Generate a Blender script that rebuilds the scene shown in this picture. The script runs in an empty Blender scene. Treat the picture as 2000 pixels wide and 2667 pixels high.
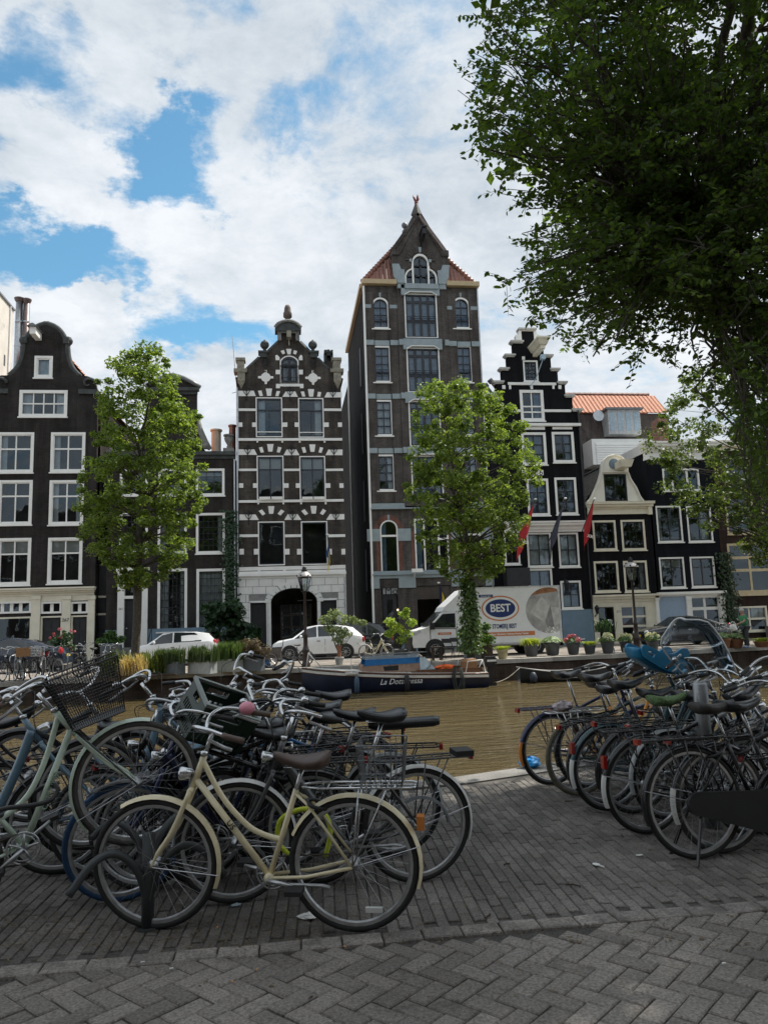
import bpy, bmesh, math, random
from math import sin, cos, pi, radians, atan2, sqrt, hypot
from mathutils import Vector, Matrix
from mathutils.geometry import tessellate_polygon
random.seed(7)
sc = bpy.context.scene
COL = sc.collection
# ------------------------------------------------------------------ camera
FPX = 2004.0; PSI, TH, RO = radians(7.5), radians(8.33), radians(1.9); CH = 1.6
FW = Vector((sin(PSI)*cos(TH), cos(PSI)*cos(TH), sin(TH)))
R0 = Vector((cos(PSI), -sin(PSI), 0)); U0 = R0.cross(FW)
RT = R0*cos(RO) - U0*sin(RO); UP = U0*cos(RO) + R0*sin(RO)
cam = bpy.data.cameras.new('camera'); camo = bpy.data.objects.new('camera', cam); COL.objects.link(camo)
M = Matrix((RT, UP, -FW)).transposed().to_4x4(); M.translation = (0, 0, CH)
camo.matrix_world = M
cam.sensor_fit = 'VERTICAL'; cam.sensor_height = 24; cam.lens = FPX/2667*24
cam.clip_start = .05; cam.clip_end = 3000
sc.camera = camo
# ------------------------------------------------------------------ light
SUN_AZ, SUN_EL = radians(62), radians(57)      # azimuth clockwise from +Y
sun = bpy.data.lights.new('sun', 'SUN'); sun.energy = 4.6; sun.angle = radians(.55); sun.color = (1, .95, .86)
suno = bpy.data.objects.new('sun', sun); COL.objects.link(suno)
SD = Vector((sin(SUN_AZ)*cos(SUN_EL), cos(SUN_AZ)*cos(SUN_EL), sin(SUN_EL)))
suno.rotation_euler = SD.to_track_quat('Z', 'Y').to_euler()
suno.location = SD*60
sc.view_settings.view_transform = 'Standard'; sc.view_settings.look = 'None'
sc.cycles.max_bounces = 6; sc.cycles.diffuse_bounces = 3; sc.cycles.glossy_bounces = 3; sc.cycles.transparent_max_bounces = 12; sc.cycles.caustics_reflective = False; sc.cycles.caustics_refractive = False
sc.cycles.adaptive_threshold = .02
sc.view_settings.exposure = 0.42; sc.view_settings.gamma = 1
def ray(u, v):
    return FW + RT*((u-1000)/FPX) + UP*((1333.5-v)/FPX)
wd = bpy.data.worlds.new('World'); sc.world = wd; wd.use_nodes = True
wd.cycles.sampling_method = 'MANUAL'; wd.cycles.sample_map_resolution = 256
def make_world():
    nt = wd.node_tree; N = nt.nodes; L = nt.links; N.clear()
    def nd(t, **k):
        n = N.new(t)
        for a, b in k.items(): setattr(n, a, b)
        return n
    out = nd('ShaderNodeOutputWorld'); bg = nd('ShaderNodeBackground'); bg.inputs['Strength'].default_value = .1
    sky = nd('ShaderNodeTexSky', sky_type='NISHITA'); sky.sun_disc = False
    sky.sun_elevation = SUN_EL; sky.sun_rotation = SUN_AZ; sky.air_density = 1.0; sky.dust_density = .3; sky.ozone_density = 2.5
    tc = nd('ShaderNodeTexCoord')
    nrm = nd('ShaderNodeVectorMath', operation='NORMALIZE'); L.new(tc.outputs['Generated'], nrm.inputs[0])
    sep = nd('ShaderNodeSeparateXYZ'); L.new(nrm.outputs[0], sep.inputs[0])
    def mth(op, a, b=None, c=None, clamp=False):
        n = nd('ShaderNodeMath', operation=op, use_clamp=clamp)
        for i, q in enumerate((a, b, c)):
            if q is None: continue
            if isinstance(q, (int, float)): n.inputs[i].default_value = q
            else: L.new(q, n.inputs[i])
        return n.outputs[0]
    zz = mth('ADD', mth('MAXIMUM', sep.outputs['Z'], 0.0), .22)
    cmb = nd('ShaderNodeCombineXYZ'); L.new(mth('DIVIDE', sep.outputs['X'], zz), cmb.inputs[0]); L.new(mth('DIVIDE', sep.outputs['Y'], zz), cmb.inputs[1])
    def noise(scale, detail, rough, off, dist=0):
        m = nd('ShaderNodeMapping'); m.inputs['Location'].default_value = off; L.new(cmb.outputs[0], m.inputs[0])
        n = nd('ShaderNodeTexNoise'); n.inputs['Scale'].default_value = scale; n.inputs['Detail'].default_value = detail
        n.inputs['Roughness'].default_value = rough; n.inputs['Distortion'].default_value = dist
        L.new(m.outputs[0], n.inputs['Vector']); return n.outputs['Fac']
    n1 = noise(2.6, 10, .63, (3.1, 1.7, 0), .25)
    n2 = noise(6.5, 10, .66, (9.3, 4.1, 2), .2)
    n3 = noise(1.6, 6, .55, (1.3, 7.7, 5), .1)
    cov = mth('ADD', n1, .2)
    wn = nd('ShaderNodeTexNoise'); wn.inputs['Scale'].default_value = 3.2; wn.inputs['Detail'].default_value = 7; wn.inputs['Roughness'].default_value = .62; L.new(cmb.outputs[0], wn.inputs['Vector'])
    ws = nd('ShaderNodeVectorMath', operation='SUBTRACT'); L.new(wn.outputs['Color'], ws.inputs[0]); ws.inputs[1].default_value = (.5,.5,.5)
    wm = nd('ShaderNodeVectorMath', operation='SCALE'); L.new(ws.outputs[0], wm.inputs[0]); wm.inputs['Scale'].default_value = .30
    wa = nd('ShaderNodeVectorMath', operation='ADD'); L.new(nrm.outputs[0], wa.inputs[0]); L.new(wm.outputs[0], wa.inputs[1])
    # openings in the cloud where the deep blue shows
    for (u, v, rad, amt) in [(140, 255, .085, .42), (20, 180, .06, .2), (300, 170, .05, .2), (430, 420, .085, .5), (400, 330, .05, .3), (450, 290, .05, .25), (360, 430, .05, .25),
                             (60, 610, .085, .42), (170, 700, .07, .4), (40, 690, .07, .3), (240, 720, .05, .22), (560, 860, .075, .34), (450, 850, .06, .25), (660, 880, .06, .25), (330, 900, .05, .2),
                             (740, 310, .05, .2), (820, 300, .05, .18), (560, 40, .05, .24), (480, 480, .04, .2), (420, 690, .04, .2), (1205, 280, .04, .24), (960, 110, .04, .14)]:
        d = ray(u, v).normalized()
        ds = nd('ShaderNodeVectorMath', operation='DISTANCE'); ds.inputs[1].default_value = d; L.new(wa.outputs[0], ds.inputs[0])
        g = mth('MULTIPLY', ds.outputs['Value'], 1/rad)
        g = mth('SUBTRACT', 1.0, mth('MULTIPLY', g, g), clamp=True)
        cov = mth('SUBTRACT', cov, mth('MULTIPLY', g, amt*.8))
    # bank of cumulus low on the left
    for (u, v, rad, amt) in [(60, 830, .085, .5), (200, 930, .075, .45), (830, 1000, .06, .2), (560, 1010, .08, .4), (420, 960, .04, .2), (150, 450, .09, .22), (80, 400, .07, .2), (620, 640, .14, .2)]:
        d = ray(u, v).normalized()
        ds = nd('ShaderNodeVectorMath', operation='DISTANCE'); ds.inputs[1].default_value = d; L.new(wa.outputs[0], ds.inputs[0])
        g = mth('MULTIPLY', ds.outputs['Value'], 1/rad)
        g = mth('SUBTRACT', 1.0, mth('MULTIPLY', g, g), clamp=True)
        cov = mth('ADD', cov, mth('MULTIPLY', g, amt*.7))
    cov = mth('ADD', cov, mth('MULTIPLY', mth('SUBTRACT', n2, .5), .8))
    mr = nd('ShaderNodeMapRange', interpolation_type='SMOOTHSTEP'); mr.inputs['From Min'].default_value = .33; mr.inputs['From Max'].default_value = .70
    L.new(cov, mr.inputs['Value'])
    shade = mth('ADD', mth('MULTIPLY', n3, .5), mth('MULTIPLY', n2, .55))
    ms = nd('ShaderNodeMapRange'); ms.inputs['From Min'].default_value = .38; ms.inputs['From Max'].default_value = .66; L.new(shade, ms.inputs['Value'])
    cc = nd('ShaderNodeMix', data_type='RGBA'); L.new(ms.outputs[0], cc.inputs['Factor'])
    cc.inputs['A'].default_value = (4.1, 4.65, 5.2, 1); cc.inputs['B'].default_value = (6.9, 7.2, 7.55, 1)
    # Nishita blue, scaled to the haze-free patches
    sb = nd('ShaderNodeMix', data_type='RGBA', blend_type='MULTIPLY'); sb.inputs['Factor'].default_value = 1; L.new(sky.outputs[0], sb.inputs['A']); sb.inputs['B'].default_value = SKYMUL
    mx = nd('ShaderNodeMix', data_type='RGBA'); L.new(mr.outputs[0], mx.inputs['Factor']); L.new(sb.outputs['Result'], mx.inputs['A']); L.new(cc.outputs['Result'], mx.inputs['B'])
    L.new(mx.outputs['Result'], bg.inputs['Color']); L.new(bg.outputs[0], out.inputs[0])
SKYMUL = (.95, 1.38, 1.27, 1)
make_world()
# ------------------------------------------------------------------ unproject calibrated pixels to places
YF = 43.0; ZF = .10            # facade plane, far street level
def P(u, v, Y):
    d = ray(u, v); t = Y/d.y; return Vector((d.x*t, Y, CH+d.z*t))
def G(u, v, z=0.0):
    d = ray(u, v); t = (z-CH)/d.z; return Vector((d.x*t, d.y*t, z))
class Reg:                     # a rectangle of the photograph, 1659 units wide
    def __init__(s, x, y, w): s.x, s.y, s.k = x, y, w/1659.0
    def px(s, a, b): return s.x+a*s.k, s.y+b*s.k
    def p(s, a, b, Y=None): return P(*s.px(a, b), YF if Y is None else Y)
    def rect(s, a0, b0, a1, b1, Y=None):
        q = [s.p(*c, Y) for c in ((a0, b0), (a1, b0), (a0, b1), (a1, b1))]
        return ((q[0].x+q[2].x)/2, (q[1].x+q[3].x)/2, (q[2].z+q[3].z)/2, (q[0].z+q[1].z)/2)   # x0,x1,z0,z1
Z1 = Reg(0, 720, 640); Z2 = Reg(560, 780, 440); Z3 = Reg(860, 500, 460); Z4 = Reg(860, 960, 460); Z5 = Reg(1260, 840, 380)
Z6 = Reg(1500, 1100, 500); Z7 = Reg(0, 1320, 640); Z8 = Reg(600, 1360, 660); ZR = Reg(1300, 1000, 700); Z0 = Reg(0, 0, 1659)
# ------------------------------------------------------------------ mesh helpers
class MB:
    def __init__(s): s.v = []; s.f = []
    def add(s, vs, fs):
        b = len(s.v); s.v += [tuple(q) for q in vs]; s.f += [tuple(b+i for i in f) for f in fs]; return s
    def box(s, x0, x1, y0, y1, z0, z1):
        return s.add([(x0,y0,z0),(x1,y0,z0),(x1,y1,z0),(x0,y1,z0),(x0,y0,z1),(x1,y0,z1),(x1,y1,z1),(x0,y1,z1)],
                     [(0,3,2,1),(4,5,6,7),(0,1,5,4),(1,2,6,5),(2,3,7,6),(3,0,4,7)])
    def hexa(s, p): return s.add(p, [(0,3,2,1),(4,5,6,7),(0,1,5,4),(1,2,6,5),(2,3,7,6),(3,0,4,7)])
    def quad(s, a, b, c, d): return s.add([a,b,c,d], [(0,1,2,3)])
    def tube(s, pts, r, n=6, closed=False, cap=True, flat=None):
        pts = [Vector(p) for p in pts]; m = len(pts)
        rr = r if isinstance(r, (list, tuple)) else [r]*m
        base = len(s.v); prev = None
        for i, p in enumerate(pts):
            if closed: t = pts[(i+1) % m]-pts[i-1]
            else: t = pts[min(i+1, m-1)]-pts[max(i-1, 0)]
            if t.length < 1e-9: t = Vector((0,0,1))
            t.normalize()
            if prev is None:
                a = Vector((0,0,1)) if abs(t.z) < .9 else Vector((1,0,0))
                nx = t.cross(a).normalized()
            else:
                nx = prev-t*prev.dot(t)
                if nx.length < 1e-6: nx = t.orthogonal()
                nx.normalize()
            prev = nx; by = t.cross(nx)
            for k in range(n):
                an = 2*pi*k/n
                s.v.append(tuple(p+nx*(rr[i]*cos(an))+by*(rr[i]*sin(an)*(flat or 1))))
        for i in range(m if closed else m-1):
            j = (i+1) % m
            for k in range(n):
                l = (k+1) % n
                s.f.append((base+i*n+k, base+i*n+l, base+j*n+l, base+j*n+k))
        if cap and not closed:
            s.f.append(tuple(base+k for k in reversed(range(n)))); s.f.append(tuple(base+(m-1)*n+k for k in range(n)))
        return s
    def poly(s, loops, y0, y1, ax='xz', front=True, back=True, sides=True):
        """loops: outer ring then holes, 2-D; extruded from y0 (front) to y1"""
        def to3(q, y):
            return (q[0], y, q[1]) if ax == 'xz' else ((y, q[0], q[1]) if ax == 'yz' else (q[0], q[1], y))
        tri = tessellate_polygon([[Vector((a, b, 0)) for a, b in lp] for lp in loops])
        flat = [q for lp in loops for q in lp]; n = len(flat); b = len(s.v)
        s.v += [to3(q, y0) for q in flat]+[to3(q, y1) for q in flat]
        def area(t):
            p, q, r = (flat[i] for i in t); return (q[0]-p[0])*(r[1]-p[1])-(r[0]-p[0])*(q[1]-p[1])
        for t in tri:
            if abs(area(t)) < 1e-12: continue
            t = tuple(t) if area(t) > 0 else tuple(reversed(t))
            if front: s.f.append(tuple(b+i for i in t))
            if back: s.f.append(tuple(b+n+i for i in reversed(t)))
        if sides:
            o = b
            for li, lp in enumerate(loops):
                m = len(lp); A = sum(lp[i][0]*lp[(i+1) % m][1]-lp[(i+1) % m][0]*lp[i][1] for i in range(m))
                for i in range(m):
                    j = (i+1) % m; fc = (o+i, o+n+i, o+n+j, o+j)
                    if (A > 0) == (li > 0): fc = tuple(reversed(fc))
                    s.f.append(fc)
                o += m
        return s
    def lathe(s, prof, n=12, o=(0,0,0), ax='z', cap=True):
        b = len(s.v); o = Vector(o)
        for r, z in prof:
            for k in range(n):
                a = 2*pi*k/n; c, d = r*cos(a), r*sin(a)
                s.v.append(tuple(o+Vector({'z': (c, d, z), 'y': (c, z, d), 'x': (z, c, d)}[ax])))
        for i in range(len(prof)-1):
            for k in range(n):
                l = (k+1) % n; s.f.append((b+i*n+k, b+i*n+l, b+(i+1)*n+l, b+(i+1)*n+k))
        if cap:
            s.f.append(tuple(b+k for k in reversed(range(n)))); s.f.append(tuple(b+(len(prof)-1)*n+k for k in range(n)))
        return s
    def ball(s, c, r, n=10, m=6, sc=(1,1,1)):
        c = Vector(c); pr = [(max(1e-4, r*sin(pi*i/m)), -r*cos(pi*i/m)) for i in range(m+1)]
        b = len(s.v); s.lathe(pr, n, (0,0,0), cap=False)
        for i in range(b, len(s.v)): q = s.v[i]; s.v[i] = (c.x+q[0]*sc[0], c.y+q[1]*sc[1], c.z+q[2]*sc[2])
        return s
    def xf(s, mtx, start=0):
        for i in range(start, len(s.v)): s.v[i] = tuple(mtx @ Vector(s.v[i]))
        return s
    def mesh(s, name, mat, smooth=False):
        me = bpy.data.meshes.new(name); me.from_pydata(s.v, [], s.f)
        if mat: me.materials.append(mat)
        if smooth: me.polygons.foreach_set('use_smooth', [True]*len(me.polygons))
        me.update(); return me
    def build(s, name, mat, parent=None, smooth=False, kind=None, label=None, loc=None):
        o = bpy.data.objects.new(name, s.mesh(name, mat, smooth)); COL.objects.link(o)
        if parent: o.parent = parent
        if kind: o['kind'] = kind
        if label: o['label'] = label
        if loc: o.location = loc
        return o
def inst(name, me, parent=None, loc=(0,0,0), rot=(0,0,0), scl=(1,1,1)):
    o = bpy.data.objects.new(name, me); COL.objects.link(o); o.parent = parent
    o.location = loc; o.rotation_euler = rot; o.scale = scl; return o
def tag(o, label, cat, group=None):
    o['label'] = label; o['category'] = cat
    if group: o['group'] = group
    return o
def thing(name, label, cat, loc=(0,0,0), rz=0, group=None):
    o = bpy.data.objects.new(name, None); COL.objects.link(o); o.location = loc; o.rotation_euler = (0,0,rz); o.empty_display_size = .3
    return tag(o, label, cat, group)
def copy_tree(o, parent=None):
    c = o.copy(); COL.objects.link(c); c.parent = parent
    for ch in list(o.children): copy_tree(ch, c)
    return c
def arc(cx, cz, r, a0, a1, n, rz=None):
    return [(cx+r*cos(radians(a0+(a1-a0)*i/n)), cz+(rz or r)*sin(radians(a0+(a1-a0)*i/n))) for i in range(n+1)]
def bez(p, n=8):
    """Catmull-Rom through points"""
    p = [Vector(q) for q in p]; o = []
    for i in range(len(p)-1):
        a, b, c, d = p[max(i-1,0)], p[i], p[i+1], p[min(i+2,len(p)-1)]
        for k in range(n):
            t = k/n; o.append(.5*((2*b)+(c-a)*t+(2*a-5*b+4*c-d)*t*t+(3*b-a-3*c+d)*t**3))
    o.append(p[-1]); return o
# ------------------------------------------------------------------ materials
MATS = {}
def mat(name, col, rough=.6, metal=0., var=.18, scale=6., bump=0., coat=0., spec=.5, dirt=None):
    if name in MATS: return MATS[name]
    m = bpy.data.materials.new(name); m.use_nodes = True; nt = m.node_tree; N, L = nt.nodes, nt.links
    b = N['Principled BSDF']; b.inputs['Roughness'].default_value = rough; b.inputs['Metallic'].default_value = metal
    b.inputs['Coat Weight'].default_value = coat; b.inputs['Specular IOR Level'].default_value = spec
    tc = N.new('ShaderNodeTexCoord'); ns = N.new('ShaderNodeTexNoise'); ns.inputs['Scale'].default_value = scale; ns.inputs['Detail'].default_value = 5
    L.new(tc.outputs['Object'], ns.inputs['Vector'])
    mx = N.new('ShaderNodeMix'); mx.data_type = 'RGBA'
    mr = N.new('ShaderNodeMapRange'); mr.inputs['From Min'].default_value = .3; mr.inputs['From Max'].default_value = .7; L.new(ns.outputs['Fac'], mr.inputs['Value'])
    L.new(mr.outputs[0], mx.inputs['Factor'])
    mx.inputs['A'].default_value = [max(0, c*(1-var)) for c in col]+[1]; mx.inputs['B'].default_value = [min(1, c*(1+var)) for c in col]+[1]
    last = mx.outputs['Result']
    if dirt:
        n2 = N.new('ShaderNodeTexNoise'); n2.inputs['Scale'].default_value = dirt[1]; n2.inputs['Detail'].default_value = 8; n2.inputs['Roughness'].default_value = .7
        L.new(tc.outputs['Object'], n2.inputs['Vector'])
        r2 = N.new('ShaderNodeMapRange'); r2.inputs['From Min'].default_value = dirt[2]; r2.inputs['From Max'].default_value = dirt[2]+.15; L.new(n2.outputs['Fac'], r2.inputs['Value'])
        m2 = N.new('ShaderNodeMix'); m2.data_type = 'RGBA'; L.new(r2.outputs[0], m2.inputs['Factor']); L.new(last, m2.inputs['A']); m2.inputs['B'].default_value = list(dirt[0])+[1]
        last = m2.outputs['Result']
        rr = N.new('ShaderNodeMapRange'); rr.inputs['To Min'].default_value = rough; rr.inputs['To Max'].default_value = min(1, rough+.35); L.new(r2.outputs[0], rr.inputs['Value']); L.new(rr.outputs[0], b.inputs['Roughness'])
    L.new(last, b.inputs['Base Color'])
    if bump:
        bp = N.new('ShaderNodeBump'); bp.inputs['Strength'].default_value = bump; bp.inputs['Distance'].default_value = .01
        L.new(ns.outputs['Fac'], bp.inputs['Height']); L.new(bp.outputs[0], b.inputs['Normal'])
    MATS[name] = m; return m
def brick_mat(name, c1, c2, mortar, bw=.21, bh=.062, mort=.010, var=.35):
    if name in MATS: return MATS[name]
    m = bpy.data.materials.new(name); m.use_nodes = True; nt = m.node_tree; N, L = nt.nodes, nt.links; b = N['Principled BSDF']; b.inputs['Roughness'].default_value = .9; b.inputs['Specular IOR Level'].default_value = .12
    tc = N.new('ShaderNodeTexCoord'); sp = N.new('ShaderNodeSeparateXYZ'); L.new(tc.outputs['Object'], sp.inputs[0])
    ad = N.new('ShaderNodeMath'); L.new(sp.outputs[0], ad.inputs[0]); L.new(sp.outputs[1], ad.inputs[1])
    cb = N.new('ShaderNodeCombineXYZ'); L.new(ad.outputs[0], cb.inputs[0]); L.new(sp.outputs[2], cb.inputs[1])
    br = N.new('ShaderNodeTexBrick'); br.inputs['Scale'].default_value = 1; br.inputs['Brick Width'].default_value = bw; br.inputs['Row Height'].default_value = bh
    br.inputs['Mortar Size'].default_value = mort; br.inputs['Mortar Smooth'].default_value = .2; br.inputs['Bias'].default_value = -.1
    br.inputs['Color1'].default_value = list(c1)+[1]; br.inputs['Color2'].default_value = list(c2)+[1]; br.inputs['Mortar'].default_value = list(mortar)+[1]
    L.new(cb.outputs[0], br.inputs['Vector'])
    ns = N.new('ShaderNodeTexNoise'); ns.inputs['Scale'].default_value = .9; ns.inputs['Detail'].default_value = 7; ns.inputs['Roughness'].default_value = .65; L.new(tc.outputs['Object'], ns.inputs['Vector'])
    mr = N.new('ShaderNodeMapRange'); mr.inputs['From Min'].default_value = .3; mr.inputs['From Max'].default_value = .7; mr.inputs['To Min'].default_value = 1-var; mr.inputs['To Max'].default_value = 1+var
    L.new(ns.outputs['Fac'], mr.inputs['Value'])
    mp = N.new('ShaderNodeMapping'); mp.inputs['Scale'].default_value = (1.6,1.6,.12); L.new(tc.outputs['Object'], mp.inputs[0])
    n4 = N.new('ShaderNodeTexNoise'); n4.inputs['Scale'].default_value = 1.4; n4.inputs['Detail'].default_value = 8; n4.inputs['Roughness'].default_value = .7; L.new(mp.outputs[0], n4.inputs['Vector'])
    m4 = N.new('ShaderNodeMapRange'); m4.inputs['From Min'].default_value = .35; m4.inputs['From Max'].default_value = .65; m4.inputs['To Min'].default_value = .62; m4.inputs['To Max'].default_value = 1.25; L.new(n4.outputs['Fac'], m4.inputs['Value'])
    mu = N.new('ShaderNodeMath'); mu.operation = 'MULTIPLY'; L.new(mr.outputs[0], mu.inputs[0]); L.new(m4.outputs[0], mu.inputs[1])
    mx = N.new('ShaderNodeMix'); mx.data_type = 'RGBA'; mx.blend_type = 'MULTIPLY'; mx.inputs['Factor'].default_value = 1
    L.new(br.outputs['Color'], mx.inputs['A']); L.new(mu.outputs[0], mx.inputs['B']); L.new(mx.outputs['Result'], b.inputs['Base Color'])
    bp = N.new('ShaderNodeBump'); bp.inputs['Strength'].default_value = .5; bp.inputs['Distance'].default_value = .008; bp.invert = True
    L.new(br.outputs['Fac'], bp.inputs['Height']); L.new(bp.outputs[0], b.inputs['Normal'])
    MATS[name] = m; return m
def glass_mat(name, tint=(.85,.9,.92), refl=1.0, rough=.02):
    if name in MATS: return MATS[name]
    m = bpy.data.materials.new(name); m.use_nodes = True; nt = m.node_tree; N, L = nt.nodes, nt.links; N.clear()
    o = N.new('ShaderNodeOutputMaterial'); t = N.new('ShaderNodeBsdfTransparent'); t.inputs[0].default_value = list(tint)+[1]
    g = N.new('ShaderNodeBsdfGlossy'); g.inputs['Roughness'].default_value = rough; g.inputs['Color'].default_value = (.78,.9,1,1)
    fr = N.new('ShaderNodeFresnel'); fr.inputs['IOR'].default_value = 1.5
    mm = N.new('ShaderNodeMath'); mm.operation = 'MULTIPLY'; mm.use_clamp = True; mm.inputs[1].default_value = refl; L.new(fr.outputs[0], mm.inputs[0])
    tc = N.new('ShaderNodeTexCoord'); ns = N.new('ShaderNodeTexNoise'); ns.inputs['Scale'].default_value = 1.3; L.new(tc.outputs['Object'], ns.inputs['Vector'])
    bp = N.new('ShaderNodeBump'); bp.inputs['Strength'].default_value = .12; bp.inputs['Distance'].default_value = .02; L.new(ns.outputs['Fac'], bp.inputs['Height']); L.new(bp.outputs[0], g.inputs['Normal'])
    mx = N.new('ShaderNodeMixShader'); L.new(mm.outputs[0], mx.inputs[0]); L.new(t.outputs[0], mx.inputs[1]); L.new(g.outputs[0], mx.inputs[2]); L.new(mx.outputs[0], o.inputs[0])
    MATS[name] = m; return m
def leaf_mat(name, c1, c2, trans=.45, rough=.45):
    if name in MATS: return MATS[name]
    m = bpy.data.materials.new(name); m.use_nodes = True; nt = m.node_tree; N, L = nt.nodes, nt.links; N.clear()
    o = N.new('ShaderNodeOutputMaterial'); p = N.new('ShaderNodeBsdfPrincipled'); p.inputs['Roughness'].default_value = rough
    tr = N.new('ShaderNodeBsdfTranslucent'); ge = N.new('ShaderNodeNewGeometry')
    mx = N.new('ShaderNodeMix'); mx.data_type = 'RGBA'; mx.inputs['A'].default_value = list(c1)+[1]; mx.inputs['B'].default_value = list(c2)+[1]
    L.new(ge.outputs['Random Per Island'], mx.inputs['Factor']); L.new(mx.outputs['Result'], p.inputs['Base Color'])
    br = N.new('ShaderNodeMix'); br.data_type = 'RGBA'; br.blend_type = 'MULTIPLY'; br.inputs['Factor'].default_value = 1; br.inputs['B'].default_value = (1.45, 1.4, .55, 1)
    L.new(mx.outputs['Result'], br.inputs['A']); L.new(br.outputs['Result'], tr.inputs['Color'])
    ms = N.new('ShaderNodeMixShader'); ms.inputs[0].default_value = trans; L.new(p.outputs[0], ms.inputs[1]); L.new(tr.outputs[0], ms.inputs[2]); L.new(ms.outputs[0], o.inputs[0])
    MATS[name] = m; return m
WHITE = mat('white_paint', (.87,.86,.82), .5, var=.05, scale=2, dirt=((.55,.53,.48), 3, .66))
CREAM = mat('cream_paint', (.78,.73,.59), .55, var=.08, scale=2, dirt=((.42,.38,.29), 3, .62))
DARKW = mat('dark_window_paint', (.018,.02,.024), .4, var=.2)
BLACKP = mat('black_paint', (.02,.021,.024), .55, var=.25, scale=3)
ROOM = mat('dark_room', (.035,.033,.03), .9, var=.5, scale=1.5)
CURT = mat('curtain_cloth', (.72,.74,.76), .9, var=.1)
SKYCURT = mat('sky_reflection_curtain', (.2,.27,.38), .9, var=.2)  # blue sky reflected in the panes is put into the cloth colour
BLIND = mat('blind_cloth', (.62,.6,.56), .9, var=.06)
GLASS = glass_mat('window_glass', (.8,.86,.88), 2.0)
STONE = mat('grey_stone', (.2,.2,.19), .85, var=.3, scale=5, bump=.3)
SANDST = mat('weathered_sandstone', (.27,.25,.2), .85, var=.3, scale=5, bump=.3)
SLATEST = mat('dark_stone', (.06,.065,.065), .85, var=.3, scale=5, bump=.3)
IRON = mat('black_iron', (.012,.012,.014), .45, var=.2)
STEEL = mat('galvanised_steel', (.45,.46,.47), .35, 1.0, var=.15)
COPPER = mat('copper_pipe', (.3,.19,.15), .4, .8, var=.2)
BLUEST = mat('blue_grey_painted_stone', (.3,.355,.375), .7, var=.1, scale=3, dirt=((.2,.27,.3), 4, .62))
TILE = mat('orange_roof_tile', (.5,.2,.11), .75, var=.3, scale=3)
TILER = mat('red_glazed_tile', (.27,.125,.095), .4, var=.35, scale=4)
TILEG = mat('grey_roof_tile', (.075,.072,.066), .8, var=.35, scale=4)
LEAD = mat('lead_sheet', (.16,.17,.18), .5, var=.15)
# ================================================================== SETTING
ZW = -.70
FARQ = [(-60, 26.0), (-22, 26.6), (-9.5, 27.7), (-1.5, 29.05), (7.9, 29.5), (13, 30.1), (19.5, 31.5), (30, 33.5), (80, 41)]
NEARQ = [(-60, 5.2), (-20, 6.0), (-6, 7.0), (1.76, 8.2), (3.0, 8.66), (8, 9.9), (30, 14.5), (80, 24)]
def world_mat(name, col, var=.3, scale=3., rough=.85, fine=70., finev=.42, spots=None, bump=.3, dist=.004):
    """procedural colour from world position, so that alike pieces differ"""
    if name in MATS: return MATS[name]
    m = bpy.data.materials.new(name); m.use_nodes = True; nt = m.node_tree; N, L = nt.nodes, nt.links; b = N['Principled BSDF']; b.inputs['Roughness'].default_value = rough; b.inputs['Specular IOR Level'].default_value = .2
    ge = N.new('ShaderNodeNewGeometry'); oi = N.new('ShaderNodeObjectInfo')
    def ns(s, d=6, r=.6):
        n = N.new('ShaderNodeTexNoise'); n.inputs['Scale'].default_value = s; n.inputs['Detail'].default_value = d; n.inputs['Roughness'].default_value = r; L.new(ge.outputs['Position'], n.inputs['Vector']); return n.outputs['Fac']
    def mr(x, a, b2, c, d):
        n = N.new('ShaderNodeMapRange'); L.new(x, n.inputs['Value'])
        for k, q in zip(('From Min','From Max','To Min','To Max'), (a,b2,c,d)): n.inputs[k].default_value = q
        return n.outputs[0]
    def mul(a, b2):
        n = N.new('ShaderNodeMath'); n.operation = 'MULTIPLY'; L.new(a, n.inputs[0]); L.new(b2, n.inputs[1]); return n.outputs[0]
    f = mul(mr(ns(scale), .3, .7, 1-var, 1+var), mr(ns(fine, 3), .3, .7, 1-finev, 1+finev))
    f = mul(f, mr(ge.outputs['Random Per Island'], 0, 1, .78, 1.22)); f = mul(f, mr(oi.outputs['Random'], 0, 1, .8, 1.2))
    mx = N.new('ShaderNodeMix'); mx.data_type = 'RGBA'; mx.blend_type = 'MULTIPLY'; mx.inputs['Factor'].default_value = 1; mx.inputs['A'].default_value = list(col)+[1]; L.new(f, mx.inputs['B'])
    last = mx.outputs['Result']
    for (c, s, th, w) in (spots or []):
        q = N.new('ShaderNodeMix'); q.data_type = 'RGBA'; L.new(mr(ns(s, 8, .7), th, th+w, 0, 1), q.inputs['Factor']); L.new(last, q.inputs['A']); q.inputs['B'].default_value = list(c)+[1]; last = q.outputs['Result']
    L.new(last, b.inputs['Base Color'])
    bp = N.new('ShaderNodeBump'); bp.inputs['Strength'].default_value = bump; bp.inputs['Distance'].default_value = dist; L.new(ns(fine*1.5, 4), bp.inputs['Height']); L.new(bp.outputs[0], b.inputs['Normal'])
    MATS[name] = m; return m
PAVE = world_mat('paving_brick_clay', (.16,.147,.133), .3, 1.2, spots=[((.05,.048,.042), 2.2, .56, .2), ((.46,.43,.38), 120., .66, .06), ((.05,.06,.032), 5., .66, .12)])
ROADM = world_mat('road_brick_concrete', (.195,.177,.158), .22, 1.0, spots=[((.55,.5,.44), 120., .64, .06), ((.06,.055,.05), 1.6, .56, .2), ((.05,.045,.04), 160., .66, .05)])
KERBM = world_mat('pale_kerb_brick', (.225,.205,.185), .3, 2.5, spots=[((.09,.085,.075), 3., .52, .2), ((.5,.47,.42), 150., .66, .06)])
SANDJ = world_mat('joint_sand', (.095,.089,.08), .3, 3., spots=[((.03,.035,.02), 6., .6, .1)])
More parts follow.
